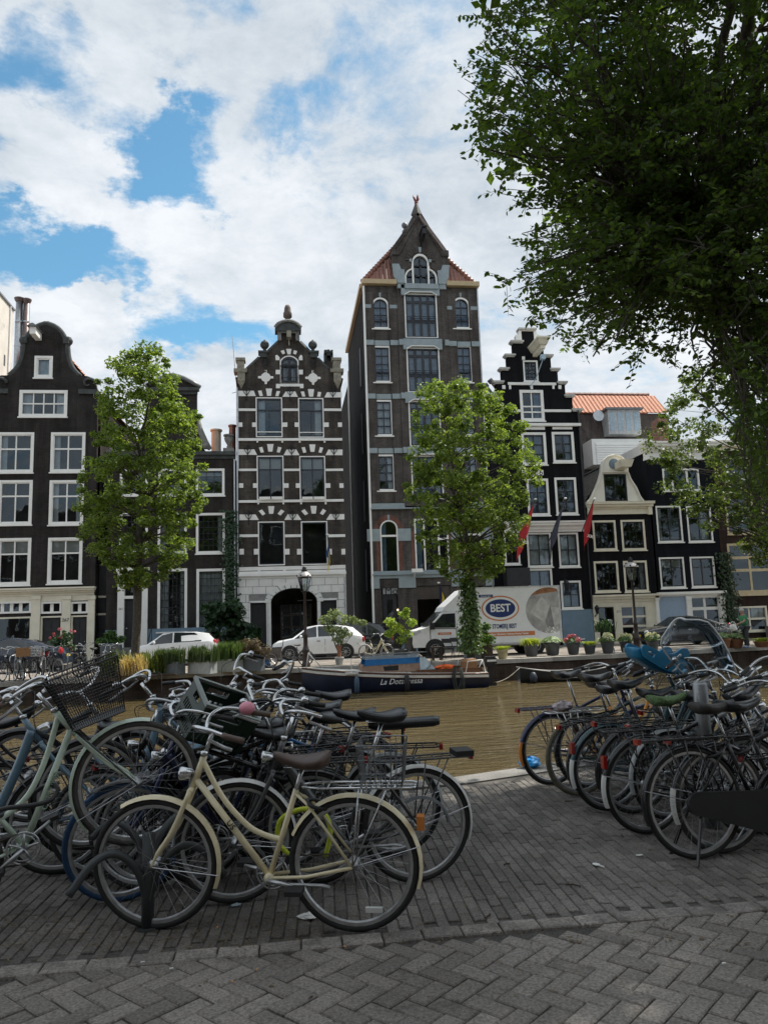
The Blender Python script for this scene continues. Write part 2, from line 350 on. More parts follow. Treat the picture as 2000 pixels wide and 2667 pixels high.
FARPAVE = world_mat('far_street_brick', (.27,.24,.21), .3, 1.0, spots=[((.3,.28,.25), 20., .65, .05)])
COPING = world_mat('quay_coping_stone', (.36,.34,.31), .3, 1.5, spots=[((.1,.1,.085), 3., .6, .15)])
QWALL = brick_mat('quay_wall_brick', (.08,.05,.037), (.045,.034,.028), (.06,.055,.048), var=.55)
def sheet(name, pts, z, m, kind='structure', parent=None):
    mb = MB(); mb.poly([[(a, b) for a, b in pts]], z, z-.02, ax='xy'); return mb.build(name, m, parent, kind=kind)
# water
def water():
    m = bpy.data.materials.new('canal_water'); m.use_nodes = True; nt = m.node_tree; N, L = nt.nodes, nt.links; b = N['Principled BSDF']
    b.inputs['Roughness'].default_value = .04; b.inputs['IOR'].default_value = 1.33; b.inputs['Specular IOR Level'].default_value = .5
    ge = N.new('ShaderNodeNewGeometry')
    def ns(s, st, d=4, r=.55, off=(0,0,0)):
        mp = N.new('ShaderNodeMapping'); mp.inputs['Scale'].default_value = st; mp.inputs['Location'].default_value = off; mp.inputs['Rotation'].default_value = (0,0,radians(8)); L.new(ge.outputs['Position'], mp.inputs[0])
        n = N.new('ShaderNodeTexNoise'); n.inputs['Scale'].default_value = s; n.inputs['Detail'].default_value = d; n.inputs['Roughness'].default_value = r; L.new(mp.outputs[0], n.inputs['Vector']); return n.outputs['Fac']
    mx = N.new('ShaderNodeMix'); mx.data_type = 'RGBA'; mx.inputs['A'].default_value = (.06,.046,.022,1); mx.inputs['B'].default_value = (.13,.098,.045,1); L.new(ns(.5, (.35,1.5,1), 6), mx.inputs['Factor']); L.new(mx.outputs['Result'], b.inputs['Base Color'])
    def add(a, k, c, j):
        p = N.new('ShaderNodeMath'); p.operation = 'MULTIPLY'; L.new(a, p.inputs[0]); p.inputs[1].default_value = k
        q = N.new('ShaderNodeMath'); q.operation = 'MULTIPLY_ADD'; L.new(c, q.inputs[0]); q.inputs[1].default_value = j; L.new(p.outputs[0], q.inputs[2]); return q.outputs[0]
    h = add(ns(1.6, (.55,1.4,1)), 1., ns(6., (.6,1.3,1), 3, .6, (3,1,0)), .35)
    bp = N.new('ShaderNodeBump'); bp.inputs['Strength'].default_value = 1.0; bp.inputs['Distance'].default_value = .2; L.new(h, bp.inputs['Height']); L.new(bp.outputs[0], b.inputs['Normal'])
    pts = [(-60,4)]+[(80,4), (80,48), (-60,48)]
    return sheet('water', pts, ZW, m)
water()
# far street and its quay wall
st = sheet('street', [(-60, 26.2)]+[(a, b+.42) for a, b in FARQ[1:-1]]+[(80, 41.4), (80, 200), (-60, 200)], ZF, FARPAVE)
qw = MB()
for (a, b), (c, d) in zip(FARQ, FARQ[1:]):
    qw.quad((a,b+.06,ZW-.5), (c,d+.06,ZW-.5), (c,d+.06,ZF-.14), (a,b+.06,ZF-.14)); qw.quad((a,b+.06,ZF-.14), (c,d+.06,ZF-.14), (c,d+.5,ZF-.14), (a,b+.5,ZF-.14))
fqw = qw.build('far_quay_wall', QWALL, kind=None); tag(fqw, 'dark brick quay wall with pale stone coping across the canal', 'quay wall')
def along(poly, step, x0, x1):
    out = []
    for (a, b), (c, d) in zip(poly, poly[1:]):
        n = max(1, round(hypot(c-a, d-b)/step))
        for i in range(n):
            p, q = (a+(c-a)*i/n, b+(d-b)*i/n), (a+(c-a)*(i+1)/n, b+(d-b)*(i+1)/n)
            if q[0] > x0 and p[0] < x1: out.append((p, q))
    return out
def coping(poly, step, x0, x1, z0, z1, wy, parent, m, name='coping_stone', proud=0.0):
    for p, q in along(poly, step, x0, x1):
        dx, dy = q[0]-p[0], q[1]-p[1]; l = hypot(dx, dy); ux, uy = dx/l, dy/l; nx, ny = -uy, ux; g = .006
        j = random.uniform(-.006, .006)
        a = [(p[0]+ux*g+nx*t, p[1]+uy*g+ny*t) for t in (0+j, wy)]; b = [(q[0]-ux*g+nx*t, q[1]-uy*g+ny*t) for t in (0+j, wy)]
        cx, cy = (p[0]+q[0])/2, (p[1]+q[1])/2; zz = z1+random.uniform(-.004, .004)
        o = MB().hexa([(a[0][0]-cx,a[0][1]-cy,z0),(b[0][0]-cx,b[0][1]-cy,z0),(b[1][0]-cx,b[1][1]-cy,z0),(a[1][0]-cx,a[1][1]-cy,z0)]+
                      [(a[0][0]-cx,a[0][1]-cy,zz),(b[0][0]-cx,b[0][1]-cy,zz),(b[1][0]-cx,b[1][1]-cy,zz),(a[1][0]-cx,a[1][1]-cy,zz)]).build(name, m, parent); o.location = (cx, cy, 0)
coping(FARQ, 1.25, -24, 34, ZF-.14, ZF+.02, .46, fqw, COPING)
# near quay: wall, coping, paving
nq = MB()
for (a, b), (c, d) in zip(NEARQ, NEARQ[1:]):
    nq.quad((c,d-.05,ZW-.5), (a,b-.05,ZW-.5), (a,b-.05,-.12), (c,d-.05,-.12)); nq.quad((a,b-.05,-.12), (a,b-.5,-.12), (c,d-.5,-.12), (c,d-.05,-.12))
nqw = nq.build('near_quay_wall', QWALL); tag(nqw, 'near brick quay wall with flat stone coping behind the parked bicycles', 'quay wall')
coping([(a, b-.34) for a, b in NEARQ], 1.1, -8, 10, -.12, .006, .34, nqw, world_mat('shaded_coping_stone', (.17,.165,.155), .3, 1.5, spots=[((.07,.07,.06), 3., .58, .15)]))  # shade on the near edge put into a darker stone colour
pv = sheet('quay_pavement', [(-60, 4.22), (80, 4.22)]+[(a, b-.34) for a, b in reversed(NEARQ)], -.012, SANDJ)
rd = sheet('road', [(-60, -40), (80, -40), (80, 4.2), (-60, 4.2)], -.012, SANDJ)
def nearq_y(x):
    for (a, b), (c, d) in zip(NEARQ, NEARQ[1:]):
        if a <= x <= c: return b+(d-b)*(x-a)/(c-a)
    return 8.
def bevel_block(l, w, h, b=.006):
    """paver with a chamfered rim, centred, top at z=0"""
    o = [(-l/2,-w/2),(l/2,-w/2),(l/2,w/2),(-l/2,w/2)]; i = [(-l/2+b,-w/2+b),(l/2-b,-w/2+b),(l/2-b,w/2-b),(-l/2+b,w/2-b)]
    mb = MB(); v = [(x,y,-h) for x,y in o]+[(x,y,-b) for x,y in o]+[(x,y,0) for x,y in i]
    return mb.add(v, [(0,1,5,4),(1,2,6,5),(2,3,7,6),(3,0,4,7),(4,5,9,8),(5,6,10,9),(6,7,11,10),(7,4,8,11),(8,9,10,11)])
def lay(spots, blk, m, parent, pname, nobj, key):
    """spots: (x,y,angle); nearest ones become objects, the rest one joined part"""
    spots.sort(key=key); me = blk.mesh(pname, m)
    for (x, y, a) in spots[:nobj]:
        inst(pname, me, parent, (x, y, random.uniform(-.004,.003)), (random.gauss(0,.008), random.gauss(0,.008), a+random.gauss(0,.012)))
    mb = MB()
    for (x, y, a) in spots[nobj:]:
        s = len(mb.v); mb.add(blk.v, blk.f)
        mb.xf(Matrix.Translation((x, y, random.uniform(-.005,.003))) @ Matrix.Rotation(a+random.gauss(0,.012), 4, 'Z') @ Matrix.Rotation(random.gauss(0,.01), 4, 'X'), s)
    if mb.v: mb.build(pname+'_field', m, parent, kind='stuff')
# running-bond bricks of the quay, courses running towards the water
sp = []; bl, bw_ = .18, .068
for i in range(int(-4.2/bw_), int(7.5/bw_)):
    x = i*bw_; y = 4.37+(bl/2 if i % 2 else 0)+random.uniform(-.02,.02)
    while y < nearq_y(x)-.36-bl/2:
        sp.append((x+(y-4.3)*.05, y, pi/2-.05)); y += bl
def vis(q):
    u = (q[0]*RT.x+q[1]*RT.y-CH*RT.z); d = q[0]*FW.x+q[1]*FW.y-CH*FW.z
    px_ = 1000+FPX*u/d; return hypot(q[0], q[1])+(0 if 900 < px_ < 2000 else 2.2)
lay(sp, bevel_block(bl-.006, bw_-.005, .05, .005), PAVE, pv, 'paving_brick', 300, vis)
# herringbone pavers of the road
sp = []; A = radians(-48); Lh, Wh = .212, .106; ca, sa = cos(A), sin(A)
for r in range(-58, 58):
    for c in range(-58, 58):
        k = (c-r) % 4
        if k == 0: sp.append(((c+1.0)*Wh, (r+.5)*Wh, 0.))
        elif k == 3: sp.append(((c+.5)*Wh, (r+1.0)*Wh, pi/2))
sp2 = []
for x, y, a in sp:
    X, Y = x*ca-y*sa+.4, x*sa+y*ca+3.2
    if Y < 4.15 and Y > -1.2 and -3.2 < X < 4.2: sp2.append((X, Y, a+A))
lay(sp2, bevel_block(Lh-.007, Wh-.007, .06, .006), ROADM, rd, 'road_paver', 300, vis)
kb = MB().box(-60, 80, 4.13, 4.30, -.14, -.016).build('kerb', SANDJ, kind='structure')
bk = bevel_block(.2, .125, .07).mesh('kerb_stone', KERBM)
x = -3.6
while x < 4.6:
    inst('kerb_stone', bk, kb, (x, 4.215+.015*sin(x*1.3), random.uniform(.004,.010)), (random.gauss(0,.01), random.gauss(0,.01), random.gauss(0,.012))); x += .209
# ================================================================== HOUSES
def text_mesh(name, body, size, m, parent, loc, rot=(pi/2,0,0), shear=0, align='CENTER', ext=.004, bold=0, sx=1.0):
    cu = bpy.data.curves.new(name, 'FONT'); cu.body = body; cu.size = size; cu.align_x = align; cu.align_y = 'CENTER'; cu.shear = shear; cu.extrude = ext; cu.offset = bold
    cu.resolution_u = 3
    o = bpy.data.objects.new(name+'_tmp', cu); COL.objects.link(o)
    bpy.context.view_layer.update()
    me = bpy.data.meshes.new_from_object(o.evaluated_get(bpy.context.evaluated_depsgraph_get())); bpy.data.objects.remove(o)
    me.name = name; me.materials.clear(); me.materials.append(m)
    r = bpy.data.objects.new(name, me); COL.objects.link(r); r.parent = parent; r.location = loc; r.rotation_euler = rot; r.scale = (sx,1,1); return r
class House:
    def __init__(s, name, label, xc, Y=None, cat='house'):
        s.Y = YF if Y is None else Y; s.xc = xc
        s.root = thing(name, label, cat, (xc, s.Y, ZF)); s.holes = []
    def lx(s, x): return x-s.xc
    def lz(s, z): return z-ZF
    def R(s, reg, a0, b0, a1, b1):
        x0, x1, z0, z1 = reg.rect(a0, b0, a1, b1, s.Y); return (x0-s.xc, x1-s.xc, z0-ZF, z1-ZF)
    def Q(s, reg, pts): return [(reg.p(a, b, s.Y).x-s.xc, reg.p(a, b, s.Y).z-ZF) for a, b in pts]
    def box(s, name, r, y0, y1, m, parent=None):
        x0, x1, z0, z1 = r; return MB().box(x0, x1, y0, y1, z0, z1).build(name, m, parent or s.root)
    def shape(s, name, pts, y0, y1, m, parent=None, holes=()):
        return MB().poly([pts]+list(holes), y0, y1).build(name, m, parent or s.root)
    def wall(s, outline, m, thick=.34, name='front_wall'):
        return MB().poly([outline]+s.holes, 0, thick).build(name, m, s.root)
    def body(s, x0, x1, zt, depth, m, y0=.34, name='side_walls'):
        mb = MB(); mb.quad((x0,depth,0),(x0,y0,0),(x0,y0,zt),(x0,depth,zt)); mb.quad((x1,y0,0),(x1,depth,0),(x1,depth,zt),(x1,y0,zt)); mb.quad((x1,depth,0),(x0,depth,0),(x0,depth,zt),(x1,depth,zt))
        return mb.build(name, m, s.root)
    def gable_roof(s, x0, x1, ze, zr, y0, depth, m, over=.12, xr=None, name='roof'):
        """tiled pitched roof with its ridge running back from the street, courses as real steps"""
        xr = (x0+x1)/2 if xr is None else xr; mb = MB()
        for sx, xe in ((-1, x0-over), (1, x1+over)):
            n = max(4, int(hypot(xe-xr, zr-ze)/.3)); w = Vector((xe-xr, 0, ze-zr))
            up = Vector((-w.z*-sx if False else 0, 0, 0))
            nn = Vector((sx*(zr-ze), 0, abs(xe-xr))).normalized()
            cols = int((depth-y0)/.3)
            for i in range(n):
                a = Vector((xr,0,zr))+w*(i/n)+nn*.02; b = Vector((xr,0,zr))+w*((i+1.12)/n)+nn*.06
                for j in range(cols):
                    ya, yb = y0+j*.3, y0+j*.3+.3; c = Vector((0,0,0))
                    ym = (ya+yb)/2; hu = nn*.035
                    q = [(a, ya, 0), (a, ym, 1), (a, yb, 0), (b, yb, 0), (b, ym, 1), (b, ya, 0)]
                    vs = [tuple((p+hu*h)+Vector((0,y,0))) for p, y, h in q]
                    mb.add(vs, [(0,1,4,5),(1,2,3,4)])
            mb.quad(*[tuple(p) for p in ((xr,y0,zr),(xe,y0,ze),(xe,depth,ze),(xr,depth,zr))])
        mb.tube([(xr,y0,zr+.05),(xr,depth,zr+.05)], .11, 6)
        mb.add([(x0,depth-.05,ze),(x1,depth-.05,ze),(xr,depth-.05,zr)], [(0,2,1)])
        return mb.build(name, m, s.root)
    def win(s, r, cols=(.5,), rows=(.4,), frame=WHITE, fw=.09, bar=.035, barm=None, sill=WHITE, curtain=None, rise=0, sash=None, sashw=.05, pane=GLASS, proud=.02, room=True, cm=None, hole=True, depth=.9, sillh=.07, name='window', inner_rise=None):
        x0, x1, z0, z1 = r; barm = barm or frame; n = 14
        def shp(d):
            a, b, c, e = x0+d, x1-d, z0+d, z1-d; ri = min(max(0, rise-d*.3), (b-a)/2) if rise else 0
            if not ri: return [(a,c),(b,c),(b,e),(a,e)]
            hw = (b-a)/2; R_ = (hw*hw+ri*ri)/(2*ri); cz = e-R_; an = math.degrees(math.asin(min(1, hw/R_)))
            if ri > hw-1e-6: return [(a,c),(b,c)]+arc((a+b)/2, e-hw, hw, 0, 180, n)
            return [(a,c),(b,c)]+arc((a+b)/2, cz, R_, 90-an, 90+an, n)
        if hole: s.holes.append(shp(0))
        fr = MB().poly([shp(-.004), shp(fw)], -proud, .16).build(name, frame, s.root)
        ix0, ix1, iz0, iz1 = x0+fw, x1-fw, z0+fw, z1-fw
        def ztop(x):
            if not rise: return iz1
            L = shp(fw)[2:]; best = min(L, key=lambda q: abs(q[0]-x)); return best[1]
        if sash:
            MB().poly([shp(fw), shp(fw+sashw)], .03, .13).build('sash', sash, fr)
        xs = [ix0]+[ix0+(ix1-ix0)*c for c in cols]+[ix1]; zs = [iz1]+[iz1-(iz1-iz0)*c for c in rows]+[iz0]
        gb = MB(); bw = bar
        for c in xs[1:-1]: gb.box(c-bw/2, c+bw/2, .06, .12, iz0, ztop(c))
        for z in zs[1:-1]: gb.box(ix0, ix1, .055, .115, z-bw/2*1.2, z+bw/2*1.2)
        if gb.v: gb.build('glazing_bar', barm, fr)
        if rise:
            MB().poly([shp(fw-.005)], .09, .094, sides=False, back=False).build('pane', pane, fr)
        else:
            for i in range(len(xs)-1):
                for j in range(len(zs)-1):
                    t = random.gauss(0, .006); a, b, c, e = xs[i], xs[i+1], zs[j+1], zs[j]
                    MB().quad((a,.09+t,c),(b,.09-t,c),(b,.09-t*.3,e),(a,.09+t*.6,e)).build('pane', pane, fr)
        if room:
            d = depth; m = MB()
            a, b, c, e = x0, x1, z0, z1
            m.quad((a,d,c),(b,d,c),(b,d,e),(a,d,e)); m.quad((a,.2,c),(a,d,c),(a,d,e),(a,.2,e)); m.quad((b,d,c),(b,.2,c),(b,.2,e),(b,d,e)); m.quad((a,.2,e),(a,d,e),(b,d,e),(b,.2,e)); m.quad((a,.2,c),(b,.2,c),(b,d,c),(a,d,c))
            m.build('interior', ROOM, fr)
        if curtain:
            w = ix1-ix0
            for k in curtain:
                if k == 'b':   # roller blind
                    MB().box(ix0, ix1, .2, .205, iz1-(iz1-iz0)*.3, iz1).build('blind', BLIND, fr); continue
                if k == 'L': u0, u1 = ix0, ix0+w*.33
                elif k == 'l': u0, u1 = ix0, ix0+w*.2
                elif k == 'R': u0, u1 = ix1-w*.33, ix1
                elif k == 'r': u0, u1 = ix1-w*.2, ix1
                else: u0, u1 = ix0, ix1
                m = MB(); st_ = max(6, int((u1-u0)/.05)); vs = []
                ph = random.random()*6
                for i in range(st_+1):
                    x = u0+(u1-u0)*i/st_; y = .24+.028*sin(i*1.9+ph)+.015*sin(i*.7)
                    vs += [(x, y, iz0+.02), (x, y*.98, ztop(min(max(x, ix0), ix1)) if not rise else iz1-rise*.0-.0)]
                if rise:
                    L = shp(fw)[2:]
                    vs = [(v[0], v[1], v[2] if k2 % 2 == 0 else min(L, key=lambda q: abs(q[0]-v[0]))[1]) for k2, v in enumerate(vs)]
                m.add(vs, [(2*i, 2*i+2, 2*i+3, 2*i+1) for i in range(st_)]); m.build('curtain', cm or CURT, fr, smooth=True)
        if sill: MB().box(x0-.05, x1+.05, -.09, .1, z0-sillh, z0-.002).build('sill', sill, fr)
        return fr
    def door(s, r, m, frame=WHITE, fw=.08, panels=True, hole=True, name='door', handle=True, trans=None):
        x0, x1, z0, z1 = r
        if hole: s.holes.append([(x0,z0),(x1,z0),(x1,z1),(x0,z1)])
        d = MB().box(x0+fw, x1-fw, .1, .16, z0, z1-fw).build(name, m, s.root)
        MB().box(x0, x0+fw, -.02, .2, z0, z1).box(x1-fw, x1, -.02, .2, z0, z1).box(x0+fw, x1-fw, -.02, .2, z1-fw, z1).build('door_frame', frame, d)
        if panels:
            w = x1-x0-2*fw; h = z1-z0
            for c in (0, 1):
                for (a, b) in ((.06,.34),(.4,.62),(.68,.92)):
                    xa = x0+fw+w*(.1+.45*c); MB().box(xa, xa+w*.35, .075, .102, z0+h*a, z0+h*b-.04).build('door_panel', m, d)
        if handle: MB().ball((x1-fw-.1, .05, z0+(z1-z0)*.45), .04).build('handle', STEEL, d)
        return d
def cornice_profile(h, r, ys, m, name='cornice', parent=None):
    """moulded cornice: list of (fraction of height, projection)"""
    x0, x1, z0, z1 = r; mb = MB(); H = z1-z0
    for (f0, f1, p, e) in ys: mb.box(x0-e, x1+e, -p, .02, z0+H*f0, z0+H*f1-.001)
    return mb.build(name, m, parent or h.root)
BR_B = brick_mat('brown_black_brick', (.036,.031,.029), (.023,.021,.0205), (.048,.045,.043))
BR_C = brick_mat('dark_umber_brick', (.04,.034,.031), (.027,.024,.023), (.052,.049,.046))
BR_D = brick_mat('mottled_brown_brick', (.072,.058,.048), (.043,.037,.034), (.086,.08,.073), var=.45)
BR_E = brick_mat('warehouse_brown_brick', (.105,.088,.078), (.066,.057,.052), (.1,.095,.09))
BR_R = brick_mat('red_warehouse_brick', (.24,.09,.06), (.17,.07,.05), (.15,.13,.12))
BR_K = brick_mat('black_painted_brick', (.013,.013,.0155), (.010,.010,.012), (.0095,.0095,.011), var=.25)
BR_KB = brick_mat('blue_black_painted_brick', (.011,.0135,.019), (.0085,.010,.014), (.0085,.0095,.012), var=.2)
BR_J = brick_mat('red_brown_dark_brick', (.05,.03,.024), (.035,.022,.019), (.04,.032,.028), var=.3)
BLUEPL = mat('blue_plinth_paint', (.16,.24,.31), .6, var=.1, scale=2)
GREYPL = mat('plaster_render', (.62,.58,.52), .85, var=.12, scale=.8, dirt=((.36,.35,.34), .6, .58))
# ------------------------------------------------------------------ B: bell-gabled brick house at the left
def house_B():
    h = House('bell_gable_house', 'dark brown brick house with scrolled bell gable and cream shopfront numbered 267', Z1.p(295, 900).x)
    r = h.R
    h.win(r(Z1,235,537,358,685), cols=(), rows=(), fw=.13, sash=WHITE, sashw=.07, curtain='n')
    h.win(r(Z1,133,768,457,948), cols=(.25,.5,.75), rows=(.5,), fw=.17, bar=.06, curtain='lr', sash=None)
    for c in ((345,1053,577,1322), (-15,1053,230,1325)): h.win(r(Z1,*c), cols=(.5,), rows=(.4,), fw=.13, sash=WHITE, bar=.07, curtain='l')
    for c in ((335,1376,567,0), (-12,1376,220,0)):
        a = r(Z1,c[0],c[1],c[2],1659); b = r(Z7,c[0],0,c[2],122); h.win((a[0],a[1],b[2],a[3]), cols=(.5,), rows=(.34,), fw=.13, sash=WHITE, bar=.07, curtain='lr' if c[0] > 0 else '')
    for c in ((325,208,557,518), (-18,212,210,530)): h.win(r(Z7,*c), cols=(.5,), rows=(.32,), fw=.13, sash=WHITE, bar=.07, curtain='b')
    # shopfront
    x0, x1, zc0, zc1 = r(Z7,-70,548,655,600)
    zs = 0
    def op(a0,b0,a1,b1): return r(Z7,a0,b0,a1,b1)
    # transom lights
    for (a0,a1,c) in ((-60,215,(.25,.5,.75)), (280,420,(.5,)), (480,597,(.5,))):
        q = op(a0,640,a1,720); h.win(q, cols=c, rows=(), frame=WHITE, fw=.10, bar=.17, sill=None, proud=.06)
    q = op(-60,745,212,1020); h.win((q[0],q[1],.5,q[3]), cols=(), rows=(), frame=CREAM, fw=.08, sill=None, depth=2.0)
    q = op(275,738,420,1020); d = h.door((q[0],q[1],0,q[3]), BLACKP, CREAM, panels=True); d.rotation_euler = (0,0,0)
    q = op(480,733,597,1020); h.door((q[0],q[1],0,q[3]), BLACKP, CREAM)
    for (a0,a1) in ((215,275), (422,480), (597,642)):
        q = op(a0,600,a1,1020); MB().box(q[0], q[1], -.14, .02, 0, q[3]).box(q[0]-.03, q[1]+.03, -.18, .02, 0, .3).box(q[0]-.03, q[1]+.03, -.18, -.0, q[3]-.2, q[3]).build('pilaster', CREAM, h.root)
    cornice_profile(h, (x0, x1-.12, zc0, zc1), [(0,.3,.1,0),(.3,.55,.2,.03),(.55,.8,.34,.07),(.8,1.0,.42,.1)], CREAM, 'shop_cornice')
    q = op(-70,600,642,640); h.box('shop_fascia', (q[0],q[1]-.02,q[2],q[3]), -.05, .03, CREAM)
    text_mesh('house_number', '267', .24, IRON, h.root, ((op(430,745,465,760)[0]+op(430,745,465,760)[1])/2, -.148, op(430,745,465,765)[2]), shear=.2)
    # gable outline (right half traced, mirrored about the hoist)
    rt = [(660,1600),(660,780),(640,690),(590,672),(540,672),(505,640),(478,600),(462,550),(455,500),(453,450),(468,442),(468,425),(438,418),(425,392),(400,360),(365,335),(330,322),(295,318)]
    R_ = h.Q(Z1, rt); xm = 0.0
    xr = R_[0][0]; R_[0] = (xr, 0)
    pts = R_+[(-a, b) for a, b in reversed(R_[:-1])]
    h.wall(pts, BR_B)
    # dark stone coping along the curves
    for sgn in (1, -1):
        cp = [(sgn*a, -.0, b) for a, b in R_[2:]]
        mb = MB(); mb.tube([(p[0], .12, p[2]+.02) for p in bez(cp[2:], 3)], .17, 6); mb.build('gable_coping', SLATEST, h.root, smooth=True)
        q = h.R(Z1,535,765,665,795); x0_, x1_ = sorted((sgn*q[0], sgn*q[1])); h.box('shoulder_stone', (x0_,x1_,q[2],q[3]), -.12, .3, SLATEST)
        sc_ = h.Q(Z1, [(600,725)])[0]; mb = MB()
        sp_ = [(sgn*(sc_[0])+(.42-.035*i)*cos(i*.55)*1.0, -.03, sc_[1]+(.36-.03*i)*sin(i*.55)) for i in range(11)]
        mb.tube(sp_, [.1-.005*i for i in range(11)], 6); mb.build('scroll', SLATEST, h.root, smooth=True)
        q = h.R(Z1,432,415,470,455); x0_, x1_ = sorted((sgn*q[0], sgn*q[1])); h.box('cap_block', (x0_,x1_,q[2],q[3]), -.1, .35, SLATEST)
    # hoist beam box
    hx, hz = h.Q(Z1, [(265,385)])[0]
    mb = MB().box(hx-.16, hx+.16, -1.05, .1, hz-.42, hz-.02).build('hoist_beam', WHITE, h.root)
    MB().hexa([(hx-.28,-1.2,hz-.02),(hx+.28,-1.2,hz-.02),(hx+.28,.05,hz-.02),(hx-.28,.05,hz-.02),(hx-.05,-1.2,hz+.14),(hx+.05,-1.2,hz+.14),(hx+.05,.05,hz+.14),(hx-.05,.05,hz+.14)]).build('beam_cover', LEAD, mb)
    # flat arches of upright bricks
    for (a0,b0,a1) in ((160,728,430),(345,1020,580),(-15,1022,230),(335,1345,570),(-12,1345,222)):
        q = h.R(Z1,a0,b0,a1,b0+30); n = int((q[1]-q[0])/.075)
        m = MB(); [m.box(q[0]+(q[1]-q[0])*i/n+.006, q[0]+(q[1]-q[0])*(i+1)/n-.006, -.012, .01, q[2], q[3]) for i in range(n)]; m.build('brick_arch', BR_B, h.root)
    ze = h.Q(Z1,[(660,800)])[0][1]; h.body(-xr, xr, ze, 12, BR_B)
    zr = h.Q(Z1,[(295,345)])[0][1]; h.gable_roof(-xr, xr, ze-.1, zr-.2, .36, 12, TILE)
    return h
hB = house_B()
# black infill front between the shop and its neighbour
def infill():
    h = House('passage_front', 'narrow black panelled passage front with cream frame beside shop numbered 267', Z7.p(690,700).x, YF+.6)
    q = h.R(Z7,632,395,742,1020); h.box('front_wall', (q[0],q[1],0,q[3]), .1, .5, BLACKP)
    for b in (600,718): c = h.R(Z7,640,b,735,b+14); h.box('rail', c, .02, .1, CREAM)
    c = h.R(Z7,720,600,735,1020); h.box('post', (c[0],c[1],0,c[3]), .02, .1, CREAM)
    for (b0,b1) in ((615,705),(735,830),(845,940)):
        c = h.R(Z7,650,b0,712,b1); h.box('panel', c, .05, .1, DARKW)
    h.body(q[0], q[1], q[3], 6, BLACKP, y0=.5)
    MB().box(q[0], q[1], .1, 6, q[3]+.002, q[3]+.06).build('roof', LEAD, h.root)
infill()
